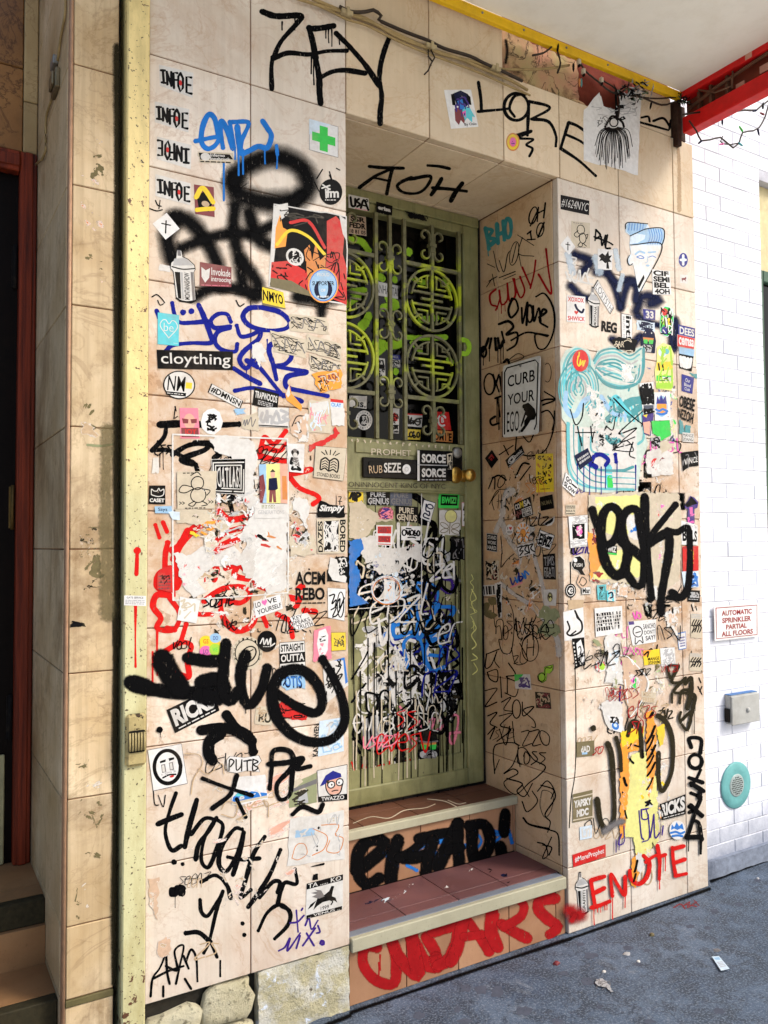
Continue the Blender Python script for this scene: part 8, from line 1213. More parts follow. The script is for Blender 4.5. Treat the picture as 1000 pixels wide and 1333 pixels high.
for z, x, y, lab in ((z12, 868, 690, 'pale slip with tangled black scrawl, upper one at the edge'), (z13, 792, 40, 'pale slip with tangled black scrawl, lower one at the edge')):
    stk('F', z, lab, [(x, y), (x+62, y+4), (x+60, y+140 if z is z12 else y+95), (x-2, y+136 if z is z12 else y+92)], 'e', [('s', .05, .0, .9, .2, 3, 's')]+[('l', [(.15+.22*i, .75), (.3+.22*i, .55), (.12+.22*i, .45), (.3+.22*i, .25)], 1.6, 'k') for i in range(4)]+[('l', [(.05, .5), (.95, .45)], 1.4, 'k'), ('l', [(.1, .8), (.9, .3)], 1.2, 'k')], ragged=.01)
# ---- pilaster, lower part
stk('F', z13, 'small white and green frog sticker', ('o', [(298, 80), (358, 80), (355, 142), (300, 138)], [(.1, .1), (.4, .0), (.7, .2), (1, .1), (.9, .8), (.5, 1), (.1, .8)]), 'W', [('e', .65, .5, .26, .3, 'G'), ('e', .2, .4, .12, .2, 's'), ('n', 4, 4, 'r', 1.2)])
torn('F', z13, 'shredded diamond shaped paper of pink and green scraps', [('h', [(440, 60), (500, 80), (575, 180), (545, 280), (480, 370), (450, 250)]), ('w', [(330, 300), (400, 270), (440, 310), (450, 450), (370, 440), (340, 370)])], [([(450, 80), (560, 160), (540, 280), (460, 240)], 26, 'wGPwhvgw', (8, 30), 1.1, 2.4), ([(200, 240), (360, 250), (380, 380), (240, 320)], 20, 'wwhe', (8, 36), .9, 3), ([(380, 140), (430, 130), (420, 280), (380, 260)], 14, 'swea', (10, 34), 1.4, 2), ([(600, 120), (680, 140), (670, 280), (610, 270)], 14, 'wwYw', (8, 34), 1.4, 3)], 91)
A = Art('F', z13)
for P in ([(490, 75), (575, 185), (545, 285), (485, 372)], [(410, 50), (470, 60), (500, 100)], [(455, 180), (470, 300)]): A.stroke(P, 6, spray('W', 'm'))
A.build('painted_tag', WALL)
stk('F', z13, 'white scrap with a blue bird head', ('o', [(358, 360), (445, 370), (442, 455), (372, 448)], [(0, 0), (.5, .1), (1, .05), (.95, 1), (.3, .9), (.2, .5)]), 'W', [('e', .5, .6, .25, .25, 'B'), ('e', .5, .55, .12, .12, 'l'), ('n', 5, 8, 'k', 2, (.1, .1, .7, .4))])
stk('F', z13, 'brown printed word on a torn yellowish scrap', [(540, 238), (620, 248), (612, 300), (545, 296)], 'e', [T('MDC', .1, .05, .6, .4, 'E', .03), T('FREEK', .05, .5, .95, .95, 'E', .03)], ragged=.02)
torn('F', z13, 'torn tiger striped paper column in orange and yellow', [('Y', [(490, 570), (560, 560), (620, 700), (630, 1020), (520, 1150), (500, 1000), (450, 1000), (440, 700)]), ('o', [(430, 480), (540, 470), (550, 540), (470, 560), (480, 700), (450, 1000), (430, 1010), (430, 700)]), ('o', [(570, 350), (600, 340), (615, 420), (620, 560), (610, 700), (580, 790), (565, 600)]), ('y', [(430, 450), (480, 440), (560, 420), (550, 480), (440, 530)]), ('y', [(620, 420), (665, 410), (655, 520), (635, 530)]), ('o', [(490, 1120), (520, 1080), (530, 1150), (510, 1260), (480, 1240)])],
     [([(570, 360), (615, 360), (620, 700), (570, 760)], 20, 'qkOo', (8, 30), -.9, 3.4), ([(430, 480), (550, 470), (540, 560), (440, 560)], 12, 'oOyk', (8, 28), .4, 2), ([(500, 560), (620, 580), (620, 1000), (500, 1000)], 26, 'YYyew', (10, 44), 1.4, 3), ([(430, 560), (480, 560), (460, 1000), (430, 1000)], 12, 'oOk', (8, 28), 1.4, 2.6), ([(480, 1000), (640, 960), (600, 1100), (520, 1200)], 18, 'yYowk', (8, 34), 1.3, 2.6), ([(520, 820), (600, 810), (600, 850), (530, 870)], 6, 'kw', (8, 26), -.2, 2), ([(620, 780), (680, 790), (660, 1040), (620, 1020)], 16, 'yYwoe', (8, 30), 1.3, 2)], 92)
stk('F', z13, 'olive label with white letters and a small blue mark', [(203, 505), (295, 495), (296, 574), (203, 584)], 'Q', [T('dAD', .25, .3, .75, .72, 'w', .03), ('r', .3, .72, .6, .86, 'L')])
stk('F', z13, 'dark olive square with two lines of white block letters', [(184, 776), (286, 752), (286, 904), (183, 924)], 'Q', [('r', 0, .12, 1, .16, 'e'), ('r', 0, .9, 1, .94, 'e'), T('YAPSKY', .06, .24, .95, .5, 'w', .05), T('MDC', .2, .58, .8, .84, 'w', .06)])
stk('F', z13, 'black sticker with thick white capitals torn by the tiger paper', [(640, 826), (770, 775), (771, 880), (645, 912)], 'k', [T('RICKS', .02, .06, .98, .78, 'w', .05), ('s', .1, .86, .95, .93, 1, 'w')])
stk('F', z13, 'round white sticker with a blue flame over waves', ('e', 728, 962, 42, 50), 'W', [('p', [(.1, .5), (.15, .2), (.3, .35), (.45, .08), (.6, .3), (.8, .15), (.9, .5), (.7, .42), (.5, .5), (.3, .42)], 'B'), ('l', [(.1, .65), (.4, .6), (.7, .68), (.92, .6)], 3, 'B'), ('l', [(.2, .82), (.5, .78), (.8, .82)], 3, 'B')])
stk('F', z14, 'faded pale square with grey letters under the olive square', [(182, 256), (236, 246), (236, 302), (184, 312)], 'l', [('l', [(.2, .2), (.25, .8), (.45, .75)], 2, 'w'), ('l', [(.55, .8), (.6, .3), (.8, .3), (.78, .8)], 2, 'w')])
stk('F', z14, 'red strip with a white handwritten hashtag', [(151, 376), (295, 330), (296, 384), (155, 430)], 'r', [T('#MoreProphet', .06, .25, .95, .78, 'W', .01)])
can(z14, [(160, 452), (222, 446), (222, 632), (165, 640)], 'black and white spray can cutout beside the red dripping letters', 'GRAFFITI')
stk('F', z14, 'white shiny scrap at the tip of the tiger paper', ('o', [(420, 365), (470, 365), (465, 455), (425, 455)], [(.1, .1), (.6, 0), (.9, .5), (.6, 1), (.2, .9)]), 'w', ragged=.03)
# ================================================================ tags painted over the stickers
# ---- fat black letters
g('F', z4, [(58, [(140, 445), (250, 460), (390, 455)]), (72, [(185, 325), (215, 385), (260, 445)]), (40, [(285, 322), (360, 335), (410, 335)]), (52, [(340, 420), (400, 405), (430, 440), (400, 480), (330, 470)]), (38, [(437, 265), (430, 350), (425, 440), (450, 490), (490, 450)]), (40, [(515, 310), (495, 390), (510, 490), (540, 505), (580, 440), (600, 365)]),
             (38, [(590, 430), (650, 470), (720, 515), (790, 540), (818, 500), (800, 430), (745, 375), (680, 372), (635, 410), (620, 480), (640, 560), (700, 625), (780, 655), (860, 640), (905, 575), (895, 480), (855, 390), (820, 330)])], 'k', 's', w=50, wm=1.0, drips=[(515, 510, 30)], label='fat black spray painted word')
g('P', z4, [(50, [(62, 420), (128, 440)])], 'k', 's', CH, wm=1.12)
g('F', z4, [(34, [(440, 548), (480, 600), (530, 630), (545, 690)]), (34, [(340, 608), (420, 600), (480, 610), (540, 650)]), (34, [(420, 620), (375, 650), (370, 700), (385, 728)]), (14, [(345, 798), (430, 830), (540, 865)]), (18, [(480, 788), (455, 860), (385, 915)]), (16, [(610, 838), (618, 760), (625, 690), (690, 692), (700, 750), (640, 820), (650, 880), (690, 860), (700, 770)]), (16, [(605, 742), (680, 735), (740, 720), (715, 760), (770, 750)]), (14, [(700, 940), (740, 910), (800, 930), (820, 900)]), (14, [(480, 880), (515, 950)])], 'k', 'm', dots=[(176, 606, 13)], drips=[(180, 610, 25)], dw=4, wm=1.2, label='black arrow and star marks')
g('F', z4, [[(275, 700), (330, 705), (345, 740), (310, 800), (300, 860)], [(330, 760), (370, 780), (420, 740), (430, 780)], [(420, 920), (440, 890), (480, 900), (470, 950), (420, 940)], [(550, 900), (600, 890), (605, 950)], [(480, 960), (520, 940)]], 'E', 'm', w=4)
# big black ESKO-like letters
g('F', z12, [(36, [(310, 105), (330, 170), (375, 290), (420, 290), (455, 230), (465, 130), (420, 85), (375, 120), (360, 220), (365, 330), (400, 430), (450, 475), (500, 440)]), (34, [(480, 470), (500, 410), (510, 330), (480, 240), (480, 150), (520, 100), (565, 110), (580, 200), (600, 330), (600, 450), (590, 525), (555, 530), (510, 470)]), (34, [(470, 280), (540, 330), (600, 380)]), (33, [(605, 30), (612, 200), (620, 350), (635, 500), (645, 600)]), (30, [(780, 75), (720, 150), (650, 240), (625, 300)]), (32, [(625, 300), (700, 250), (740, 240), (745, 330), (720, 480), (700, 600), (700, 680)]), (30, [(735, 220), (790, 230), (850, 205), (862, 320), (860, 450), (845, 560), (800, 600), (760, 570)]), (22, [(740, 600), (780, 605)])], 'k', 's', wm=1.3, label='big black spray painted letters')
# JOD
g('F', z13, [(20, [(310, 800), (330, 920), (370, 955), (400, 890), (395, 700), (385, 570), (365, 510)]), (17, [(410, 480), (430, 560), (435, 650)]), (16, [(470, 470), (490, 400), (530, 420), (545, 580)]), (18, [(625, 365), (670, 400), (700, 480), (705, 600), (690, 690), (650, 760), (630, 700), (630, 560)])], 'q', 's', dots=[(290, 432, 17)], wm=1.2, label='dark brown sprayed letters')
# vertical black letters beside the edge
g('F', z13, [(17, [(800, 530), (790, 485), (850, 490), (848, 560)]), (16, ell(822, 605, 34, 36, 0, 360, 12)), (15, [(790, 690), (860, 715)]), (14, [(848, 650), (830, 690), (800, 730)]), (15, [(800, 770), (850, 790)]), (14, [(850, 800), (825, 850), (790, 870)]), (16, [(790, 840), (855, 890)])], 'k', 'm', wm=1.35)
g('F', z14, [(13, [(665, 65), (720, 100)]), (13, [(665, 160), (715, 205)]), (12, [(710, 90), (700, 130)]), (13, [(690, 175), (670, 240), (650, 300)]), (14, [(645, 300), (705, 300), (712, 310)]), (12, [(710, 300), (700, 240), (675, 225)]), (8, [(710, 310), (708, 370)])], 'k', 'm', drips=[(655, 300, 60), (705, 310, 60)], dw=5, wm=1.4, label='black letters running down the edge of the pilaster')
g('F', z13, [(14, [(690, 170), (680, 110), (735, 105)]), (15, [(735, 110), (700, 190), (770, 190)]), (17, [(770, 170), (710, 240), (770, 250)]), (22, [(770, 200), (800, 170), (800, 250), (780, 330)]), (16, [(740, 300), (750, 240), (790, 230)]), (16, [(745, 350), (740, 390), (780, 440), (800, 350), (750, 390)]), (10, [(700, 250), (700, 300)]), (24, [(790, 250), (820, 270), (800, 360)])], 'q', 'm', drips=[(815, 340, 120), (785, 400, 50), (820, 260, 80)], dw=5, label='olive black dripping letters')
# ENOTE
g('F', z14, [(14, [(232, 490), (240, 540), (250, 600)]), (13, [(232, 487), (260, 478), (290, 470)]), (13, [(240, 545), (290, 520)]), (14, [(235, 605), (270, 595), (312, 578)]), (12, [(325, 555), (318, 460), (350, 510), (378, 550), (380, 470)]), (13, [(400, 445), (405, 480), (440, 502), (475, 470), (485, 410), (460, 380)]), (12, [(470, 408), (500, 385), (525, 375)]), (12, [(520, 335), (530, 400), (528, 480)]), (11, [(525, 385), (555, 375)]), (13, [(585, 345), (590, 410), (600, 465)]), (12, [(588, 350), (635, 338)]), (12, [(592, 412), (640, 395)]), (12, [(598, 468), (645, 458)])], 'r', 'm', drips=[(245, 600, 80), (275, 595, 30), (292, 590, 25), (325, 545, 110), (380, 545, 60), (530, 470, 55), (555, 375, 70), (260, 600, 25), (300, 585, 30)], dw=5, wm=1.35, label='red dripping letters low on the pilaster')
g('F', z14, [(40, [(140, 615), (165, 635), (190, 640)]), (24, [(160, 640), (150, 660)])], 'R', 'h')
g('F', z14, [(4, [(340, 310), (340, 365)]), (4, [(355, 310), (353, 355)]), (5, [(365, 285), (350, 330), (375, 320), (375, 250)])], 'v', 'm')
g('F', z14, [[(440, 185), (450, 290), (460, 310)], [(450, 180), (455, 220), (480, 215), (470, 175)], [(480, 200), (485, 300), (455, 320)], [(505, 200), (490, 300)], [(505, 200), (510, 300), (530, 280)], [(455, 180), (480, 175)], [(545, 250), (540, 290)]], 'v', 'm', w=6, label='violet marker scribble')
g('F', z14, [(20, [(290, 275), (340, 240), (370, 230)])], 'S', 'h')
# worn paint and paper over the torn posters
resid('D', [(457, 690), (550, 690), (550, 792), (457, 792)], [(14, 'w', (3, 14), -.9, 2.6, 2), (12, 'k', (3, 14), 1.2, 3, 4), (9, 'l', (3, 10), -.9, 2, 7), (8, 'e', (4, 12), .6, 2.4, 8)], DOOR)
resid('D', [(457, 800), (590, 790), (590, 960), (457, 970)], [(26, 'k', (3, 16), 1.1, 3, 5), (22, 'w', (3, 16), -.8, 3, 6)], DOOR)
resid('F', [(226, 590), (376, 590), (376, 772), (228, 776)], [(9, 'e', (4, 14), .6, 2, 2), (34, 'r', (3, 14), .9, 2.8, 4), (14, 'W', (3, 12), 1.2, 2.4, 6), (9, 's', (2, 9), .3, 2, 8)])
resid('F', [(742, 470), (840, 470), (842, 640), (742, 640)], [(14, 't', (3, 12), .9, 2.6, 2), (14, 'w', (3, 12), .4, 2, 4), (9, 'k', (2, 8), .9, 3, 6)])
A = Art('D', px); A.drips([(460+k*9.3, 800+37*((k*7) % 5), 90+23*((k*5) % 6)) for k in range(15)], 1.6, spray('k', 'm')); A.drips([(464+k*11, 900+11*((k*3) % 4), 90) for k in range(8)], 1.6, spray('e', 'm')); A.build('paint_drips', DOOR)
g('F', z13, [(w, [(x, y), (x+dx*.5, y+dy*.6), (x+dx, y+dy)]) for x, y, dx, dy, w in ((612, 420, -44, 90, 11), (608, 470, -40, 80, 9), (614, 520, -44, 80, 10), (604, 575, -34, 60, 10), (612, 610, -40, 70, 9), (600, 690, -30, 60, 9), (450, 690, 14, 40, 12), (480, 590, 20, 24, 9), (505, 520, 28, 8, 8), (545, 545, 4, 40, 9), (600, 350, -14, 24, 14), (455, 860, 10, 40, 8), (640, 830, 14, 40, 9), (520, 1120, -14, 60, 10), (512, 1190, -12, 40, 9))], 'k', 'm', label='black stripes on the orange torn paper')
resid('D', [(560, 670), (606, 665), (606, 1005), (562, 1012)], [(20, 'k', (3, 12), 1.5, 3, 3), (14, 'q', (3, 12), 1.4, 3, 5), (10, 'e', (2, 9), 1.5, 3, 6)], DOOR)
A = Art('D', px); A.drips([(566+k*5.5, 690+47*((k*5) % 6), 110+31*((k*3) % 5)) for k in range(8)], 1.3, spray('k', 'm')); A.scrib([(555, 800), (596, 800), (598, 960), (556, 970)], 5, 2.2, [spray('k', 'm'), spray('w', 'm'), spray('b', 'm')], 51, 26); A.scrib([(458, 930), (570, 925), (575, 1010), (458, 1025)], 6, 1.8, [spray('r', 'm'), spray('k', 'm'), spray('e', 'm'), spray('p', 'm')], 52, 24); A.build('pen_tag', DOOR)
for pl, quad, n, w, cols, sd, size in (('F', [(742, 780), (900, 780), (908, 1000), (746, 1010)], 12, 1.2, 'kkqR', 63, 15), ('R', [(632, 600), (720, 590), (724, 760), (636, 770)], 6, 1.2, 'kkO', 64, 16)):
    A = Art(pl, px); A.scrib(quad, n, w, [spray(k, 'm') for k in cols], sd, size); A.build('pen_tag', WALL)
# ================================================================ signs, fittings and wires
# street sign on the side wall
def plate(name, plane, z, quad, thick, mats, parent, rad=0.0, seg=4):
    """a thin rounded metal plate standing off a plane"""
    Q = hom([z(p) for p in quad]); O = []
    for cx, cy, a0 in ((rad, rad, 180), (1-rad, rad, 270), (1-rad, 1-rad, 0), (rad, 1-rad, 90)):
        for k in range(seg+1):
            a = math.radians(a0+90*k/seg); O.append((cx+rad*math.cos(a), cy+rad*math.sin(a)))
    ax, v, sg = PLANES[plane]; mb = MB(); d = [0, 0, 0]; d[ax] = -sg*thick
    pts = [un(plane, *Q(*o)) for o in O]
    mb.poly(pts, d, 0); return mb.build(name, mats, parent), Q
SGN = empty('street_sign', (2.195, 0.21, 2.1), 'white rounded traffic sign with black words and stooping figure on the side wall', 'sign')
SQ = [(716, 55), (878, 8), (868, 350), (716, 366)]
MSG = flat('sign_white', (0.66, 0.65, 0.60), 0.35, 0.15, (0.22, 0.18, 0.12), 0.5, 30)
ob, Q = plate('plate', 'CS', z7, SQ, 0.004, [MSG], SGN, 0.05)
mb = MB(); mb.box(2.1955, 2.2215, 0.11, 0.33, 1.95, 2.23, 0); mb.build('backing_board', [flat('board_brown', (0.16, 0.09, 0.05), 0.9, 0.5)], SGN)
A = Art('CS', z7)
fr = [(.12, .04), (.88, .04), (.95, .09), (.95, .86), (.88, .95), (.12, .95), (.05, .88), (.05, .09), (.12, .04)]
decorate(A, Q, 1, [('l', fr[:4]+[(.9, .93)], 1.6, 'k', 1), ('l', [(.05, .95), (.05, .09), (.12, .04)], 1.6, 'k', 1), T('CURB', .14, .15, .88, .30, 'k', .012), T('YOUR', .14, .40, .88, .55, 'k', .012), T('EGO', .12, .64, .48, .93, 'k', .0),
    ('p', [(.60, .60), (.64, .57), (.72, .56), (.80, .60), (.90, .66), (.94, .74), (.90, .80), (.80, .80), (.72, .86), (.66, .90), (.58, .95), (.52, .95), (.52, .92), (.62, .86), (.62, .80), (.70, .74), (.66, .72), (.60, .82), (.54, .88), (.52, .86), (.58, .76), (.64, .67), (.60, .65)], 'k'), ('e', .61, .60, .05, .03, 'k')])
A.build('lettering', SGN)
mb = MB()
for u, v in ((.5, .06), (.5, .94)):
    p = un('CS', *Q(u, v), 0.0005); mb.lathe(p, (-1, 0, 0), [(0, .006), (.002, .006), (.003, .003), (.0031, 0)], 10)
mb.build('bolt', [STEEL], SGN)
# sprinkler sign on the brick
SPR = empty('sprinkler_sign', (3.37, 0.055, 1.1), 'white sign with red frame and red capitals on the brick wall', 'sign')
ob, Q = plate('plate', 'BS', z16, [(202, 258), (370, 246), (371, 372), (205, 390)], 0.003, [flat('sign_enamel', (0.80, 0.78, 0.76), 0.35, 0.1)], SPR, 0.03)
A = Art('BS', z16)
decorate(A, Q, 1, [('l', [(.04, .06), (.96, .06), (.96, .94), (.04, .94), (.04, .06)], 1.1, 'R', 1), T('AUTOMATIC', .16, .15, .84, .30, 'R', .03), T('SPRINKLER', .17, .36, .82, .51, 'R', .03), T('PARTIAL', .25, .56, .72, .70, 'R', .03), T('ALL FLOORS', .15, .75, .86, .90, 'R', .03)]); A.build('lettering', SPR)
# junction box
JB = empty('junction_box', (3.37, 0.07, 0.7), 'grey metal junction box with worn label on the brick wall', 'box')
MGB = flat('grey_enamel', (0.46, 0.46, 0.43), 0.45, 0.2, (0.20, 0.18, 0.14), 0.4)
mb = MB(); mb.box(3.274, 3.474, 0.036, 0.069, 0.662, 0.794, 0, 0.004); mb.build('body', [MGB], JB)
mb = MB(); mb.box(3.272, 3.476, 0.029, 0.0355, 0.659, 0.790, 0, 0.003); mb.lathe((3.386, 0.029, 0.72), (0, -1, 0), [(0, .012), (.004, .012), (.008, .008), (.009, 0)], 12); mb.build('cover', [MGB], JB)
mb = MB(); mb.box(3.266, 3.2735, 0.04, 0.066, 0.672, 0.735, 0, 0.002); mb.build('knockout', [BLKM], JB)
mb = MB(); mb.box(3.276, 3.472, 0.037, 0.068, 0.7945, 0.797, 0); mb.build('blue_paint', [flat('blue_smudge', (0.10, 0.25, 0.55), 0.7, 0.5)], JB)
# turquoise speaking vent
VT = empty('round_vent', (3.34, 0.055, 0.36), 'round turquoise metal vent plate with perforated centre', 'vent')
MTQ = flat('turquoise', (0.17, 0.46, 0.45), 0.4, 0.2, (0.05, 0.15, 0.15), 0.4)
c = (3.337, 0.068, 0.374)
mb = MB(); mb.lathe(c, (0, -1, 0), [(0, .106), (.004, .106), (.007, .102), (.008, .07), (.007, .062), (.007, 0)], 40); mb.build('plate', [MTQ], VT)
mb = MB(); mb.lathe((c[0], c[1]-0.0072, c[2]), (0, -1, 0), [(0, .052), (.002, .050), (.003, .046), (.003, 0)], 32); dsk = mb.build('screen', [flat('screen_grey', (0.42, 0.50, 0.48), 0.4, 0.3)], VT)
mb = MB()
for i in range(-4, 5):
    for j in range(-5, 6):
        x, zz = i*.0105+(.00525 if j % 2 else 0), j*.0092
        if math.hypot(x, zz) < .041: mb.lathe((c[0]+x, c[1]-0.0103, c[2]+zz), (0, -1, 0), [(0, .0034), (.0004, .0034), (.0005, 0)], 8)
mb.build('hole', [MDK], dsk)['kind'] = 'stuff'
PLANES['WL'] = (1, -0.12, -1); PLANES['WT'] = (1, -0.03, -1)
# cables along the lintel, wire on the left pier
def cable(name, label, cat, plane, z, lines, mats, parent=None, off=0.015):
    first = None; mb = MB()
    for mi, r, P in lines:
        Q = smooth([(*z(p), off if len(p) < 3 else p[2]) for p in P], 6)
        mb.tube([un(plane, q[0], q[1], q[2]) for q in Q], r, 6, mi)
    loc = un(plane, *z(lines[0][2][0]), off)
    o = mb.build(name, mats, parent, None if parent else loc)
    return tag(o, label, cat)
MCB = flat('tan_cable', (0.42, 0.30, 0.13), 0.6, 0.4, (0.10, 0.06, 0.02), 0.5); MKB = flat('black_cable', (0.035, 0.022, 0.014), 0.5, 0.4)
cable('cable_bundle', 'tangled tan cables strung along the top of the marble wall', 'cable', 'F', z20, [(0, .0055, [(195, -5), (280, 30), (340, 55), (420, 85), (520, 130), (640, 185), (760, 225), (900, 285), (960, 310), (1020, 345)]), (0, .005, [(130, -8), (220, 20), (330, 52), (400, 70), (520, 140), (650, 190), (700, 210), (800, 232), (900, 262), (1010, 266), (1100, 262), (1180, 250)]), (0, .004, [(180, 5), (260, 40), (330, 75), (400, 95), (480, 135), (600, 190), (720, 235), (840, 280), (950, 330), (1030, 365)])], [MCB])
cable('black_cable', 'black sagging cable above the tan bundle', 'cable', 'F', z20, [(0, .006, [(300, 25), (345, 45), (400, 45), (430, 38), (460, 60), (450, 75), (500, 100), (560, 125), (640, 155), (700, 185), (800, 215), (850, 240), (900, 262), (940, 280), (1000, 310)]), (0, .003, [(650, 190), (665, 220), (650, 245), (640, 270), (625, 285)]), (0, .003, [(640, 190), (640, 215), (655, 235), (650, 250)])], [MKB], off=.022)
for (x, y), lab in (((328, 48), 'pale cable clamp left of the black cable loop'), ((650, 178), 'pale cable clamp with hanging loose wire'), ((898, 262), 'pale cable clamp at the edge of the broken plaster')):
    p = un('F', *z20((x, y)), 0.02); mb = MB(); mb.box(p[0]-.022, p[0]+.022, p[1]-.008, 0.0, p[2]-.008, p[2]+.008, 0, .002); mb.box(p[0]-.006, p[0]+.006, p[1]-.014, p[1]-.0085, p[2]-.016, p[2]+.014, 0, .002); o = mb.build('cable_clamp', [flat('clamp_cream', (0.50, 0.40, 0.22), 0.5, 0.3)] if ('cc',) not in MATS else [MATS['cc',]], None, p); tag(o, lab, 'clamp', 'cable clamps')
WR = cable('side_wire', 'thin brown wire with junction clip down the side of the left pier', 'wire', 'LR', z17, [(0, .004, [(248, -10, .006), (245, 60, .006), (230, 140, .006), (218, 230, .006)]), (0, .004, [(205, 350, .006), (190, 390, .006), (175, 440, .006), (172, 500, .006), (172, 570, .006), (160, 600, .008), (136, 620, .01)])], [MCB])
p = un('LR', *z17((208, 315)), 0.008); mb = MB(); mb.box(p[0]-.006, .392, p[1]-.045, p[1]+.045, p[2]-.03, p[2]+.03, 0, .003); mb.box(p[0]-.014, p[0]-.0065, p[1]-.03, p[1]+.03, p[2]-.018, p[2]+.022, 0, .003); q = mb.build('junction_clip', [flat('clip_metal', (0.30, 0.24, 0.14), 0.4, 0.5, (0.05, 0.03, 0.01), 0.7, 60, 0.6)], WR)
mb = MB(); p = un('LR', *z17((205, 240)), 0.008); mb.box(p[0]-.008, .392, p[1]-.03, p[1]+.03, p[2]-.014, p[2]+.014, 0, .003); mb.build('junction_clip', [STEEL], WR)
# string lights at the end of the awning, tinsel on the wall
zl, zt = Zm(860, 40, .195), Zm(640, 30, .26)
def bulbs(parent, plane, z, items):
    for x, y, dx, dy, c in items:
        a = Vector(un(plane, *z((x, y)), 0.004)); d = (Vector(un(plane, *z((x+dx, y+dy)), 0.004))-a).normalized()
        mb = MB(); mb.lathe(a, d, [(0, .0), (0, .0042), (.012, .0048), (.012, .0036), (.018, .0046), (.026, .0034), (.034, .0004)], 8, 0); mb.build('bulb', [ink(c)], parent)
SL = cable('string_lights', 'dark string of small coloured bulbs drooping under the red beam', 'string lights', 'WL', zl, [(0, .0042, [(150, 560), (250, 545), (330, 545), (380, 560), (415, 582), (480, 545), (560, 530), (640, 530), (680, 495), (740, 455)]), (0, .0038, [(190, 600), (240, 670), (272, 735), (330, 728), (400, 712), (440, 745), (485, 782), (525, 750), (548, 680), (620, 668), (660, 645), (700, 570), (720, 500), (750, 470)]), (0, .003, [(415, 705), (400, 740), (420, 755), (470, 760), (520, 750)])], [MKB], off=0.0)
bulbs(SL, 'WL', zl, [(412, 585, 0, 60, 'n'), (275, 735, -45, 35, 'n'), (420, 755, -50, 10, 'P'), (520, 748, 40, 30, 't'), (548, 672, -30, -45, 'g'), (648, 655, 12, 50, 'n'), (683, 520, 2, -40, 'k'), (690, 560, -30, -15, 'm'), (480, 545, -30, 0, 'n'), (640, 532, -40, 10, 'n'), (330, 548, -10, 40, 'r')])
TS = cable('tinsel_string', 'dark wire of dead lights and black tinsel along the broken plaster', 'string lights', 'WT', zt, [(0, .004, [(330, 140), (345, 200), (330, 250)]), (0, .004, [(205, 162), (260, 150), (300, 120)]), (0, .004, [(440, 190), (470, 240), (530, 290), (600, 345), (680, 360), (750, 372), (850, 410), (900, 400), (945, 385)]), (0, .0035, [(560, 290), (620, 330), (640, 400), (635, 470)]), (0, .0035, [(750, 372), (830, 378), (930, 372), (1000, 380)])], [MKB], off=0.0)
r = random.Random(12); mb = MB()
for k in range(70):
    cx, cy = r.gauss(705, 45), r.gauss(345, 26); a = r.uniform(0, 6.3); L = r.uniform(14, 40)
    mb.tube([un('WT', *zt((cx, cy)), r.uniform(0, .04)), un('WT', *zt((cx+math.cos(a)*L*.5+r.uniform(-5, 5), cy+math.sin(a)*L*.5)), r.uniform(0, .05)), un('WT', *zt((cx+math.cos(a)*L, cy+math.sin(a)*L)), r.uniform(0, .04))], [.0035, .003, .001], 4, r.choice((0, 0, 0, 1, 2)))
for k in range(30):
    cx, cy = r.gauss(960, 26), r.gauss(385, 16); a = r.uniform(0, 6.3); L = r.uniform(10, 34)
    mb.tube([un('WT', *zt((cx, cy)), r.uniform(0, .03)), un('WT', *zt((cx+math.cos(a)*L, cy+math.sin(a)*L)), r.uniform(0, .04))], [.003, .001], 4, r.choice((0, 0, 1)))
mb.build('tinsel', [ink('k'), flat('tinsel_green', (0.03, 0.10, 0.05), 0.3), ink('s')], TS)
for x, y in ((437, 195), (460, 242), (550, 286)):
    p = Vector(un('WT', *zt((x, y)), 0.0)); mb = MB(); mb.box(p.x-.008, p.x+.008, p.y-.008, p.y+.008, p.z-.011, p.z+.011, 0, .003); mb.box(p.x-.004, p.x+.003, p.y-.009, p.y+.005, p.z-.022, p.z-.0115, 1, .002); mb.build('light_socket', [ink('e'), ink('k')], TS)
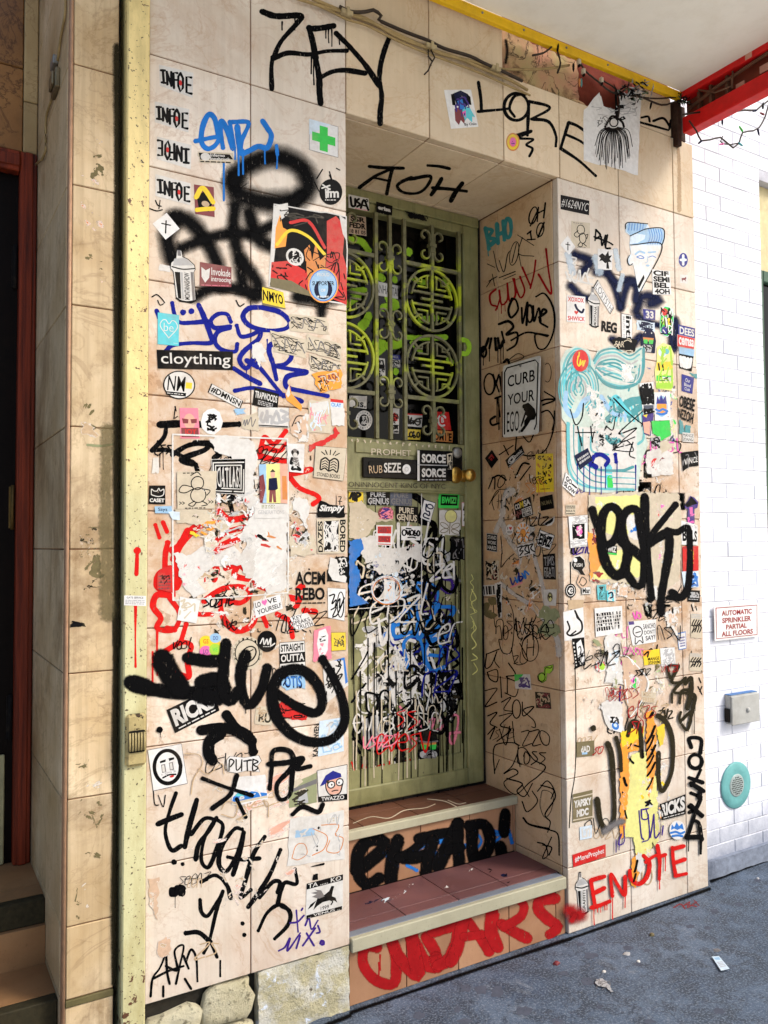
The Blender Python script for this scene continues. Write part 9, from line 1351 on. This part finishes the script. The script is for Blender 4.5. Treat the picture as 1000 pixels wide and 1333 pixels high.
bulbs(TS, 'WT', zt, [(800, 400, -8, 40, 'k'), (330, 140, 4, -30, 'k'), (410, 205, 0, 25, 'k'), (440, 280, 0, 50, 'O'), (448, 280, 2, 30, 't')])
# litter on the sidewalk
zg = Zm(700, 1120, .3)
stk('GR', zg, 'white receipt with blue stamp lying on the sidewalk', [(756, 417), (787, 415), (833, 470), (796, 479)], 'l', [('p', [(.1, .1), (.9, .1), (.8, .35), (.2, .3)], 'L'), ('s', .15, .45, .85, .85, 4, 's')], name='receipt', cat='receipt', bo=.006, group='litter on the sidewalk')
stk('GR', zg, 'flattened grey paper scrap on the sidewalk with a torn tail', ('o', [(248, 510), (332, 515), (332, 572), (250, 568)], [(.05, .1), (.4, .0), (.75, .45), (.95, .9), (.85, 1), (.65, .65), (.2, .6), (.0, .35)]), 's', [('n', 3, 6, 'S', 1)], name='paper_scrap', cat='litter', ragged=.03, bo=.004, group='litter on the sidewalk')
for x, y, w, h, c, lab in ((82, 450, .014, .010, 'm', 'dark reddish crumb of litter left on the sidewalk'), (496, 326, .011, .010, 'Q', 'dull brown pebble of litter near the red letters'), (386, 406, .016, .004, 's', 'grey flattened gum or paper lump on the sidewalk'), (437, 440, .008, .006, 'w', 'tiny white crumb on the sidewalk'), (288, 484, .009, .005, 'w', 'tiny white flake near the torn grey scrap'), (778, 390, .016, .003, 'S', 'grey smudge of gum above the receipt'), (955, 80, .009, .006, 's', 'tiny grey scrap of litter by the brick wall')):
    p = un('GR', *zg((x, y))); mb = MB(); r = random.Random(x); n = 9; prev = None
    for s_, zz in ((1.0, 0.0), (.92, .5), (.6, .9), (.02, 1.0)):
        ring = [mb.bm.verts.new((p[0]+w*s_*math.cos(6.283*i/n)*r.uniform(.75, 1.2), p[1]+w*.7*s_*math.sin(6.283*i/n)*r.uniform(.75, 1.2), h*zz)) for i in range(n)]
        if prev:
            for i in range(n): mb.bm.faces.new((prev[i], prev[(i+1) % n], ring[(i+1) % n], ring[i]))
        prev = ring
    tag(mb.build('litter', [ink(c)], None, p), lab, 'litter', 'litter on the sidewalk')
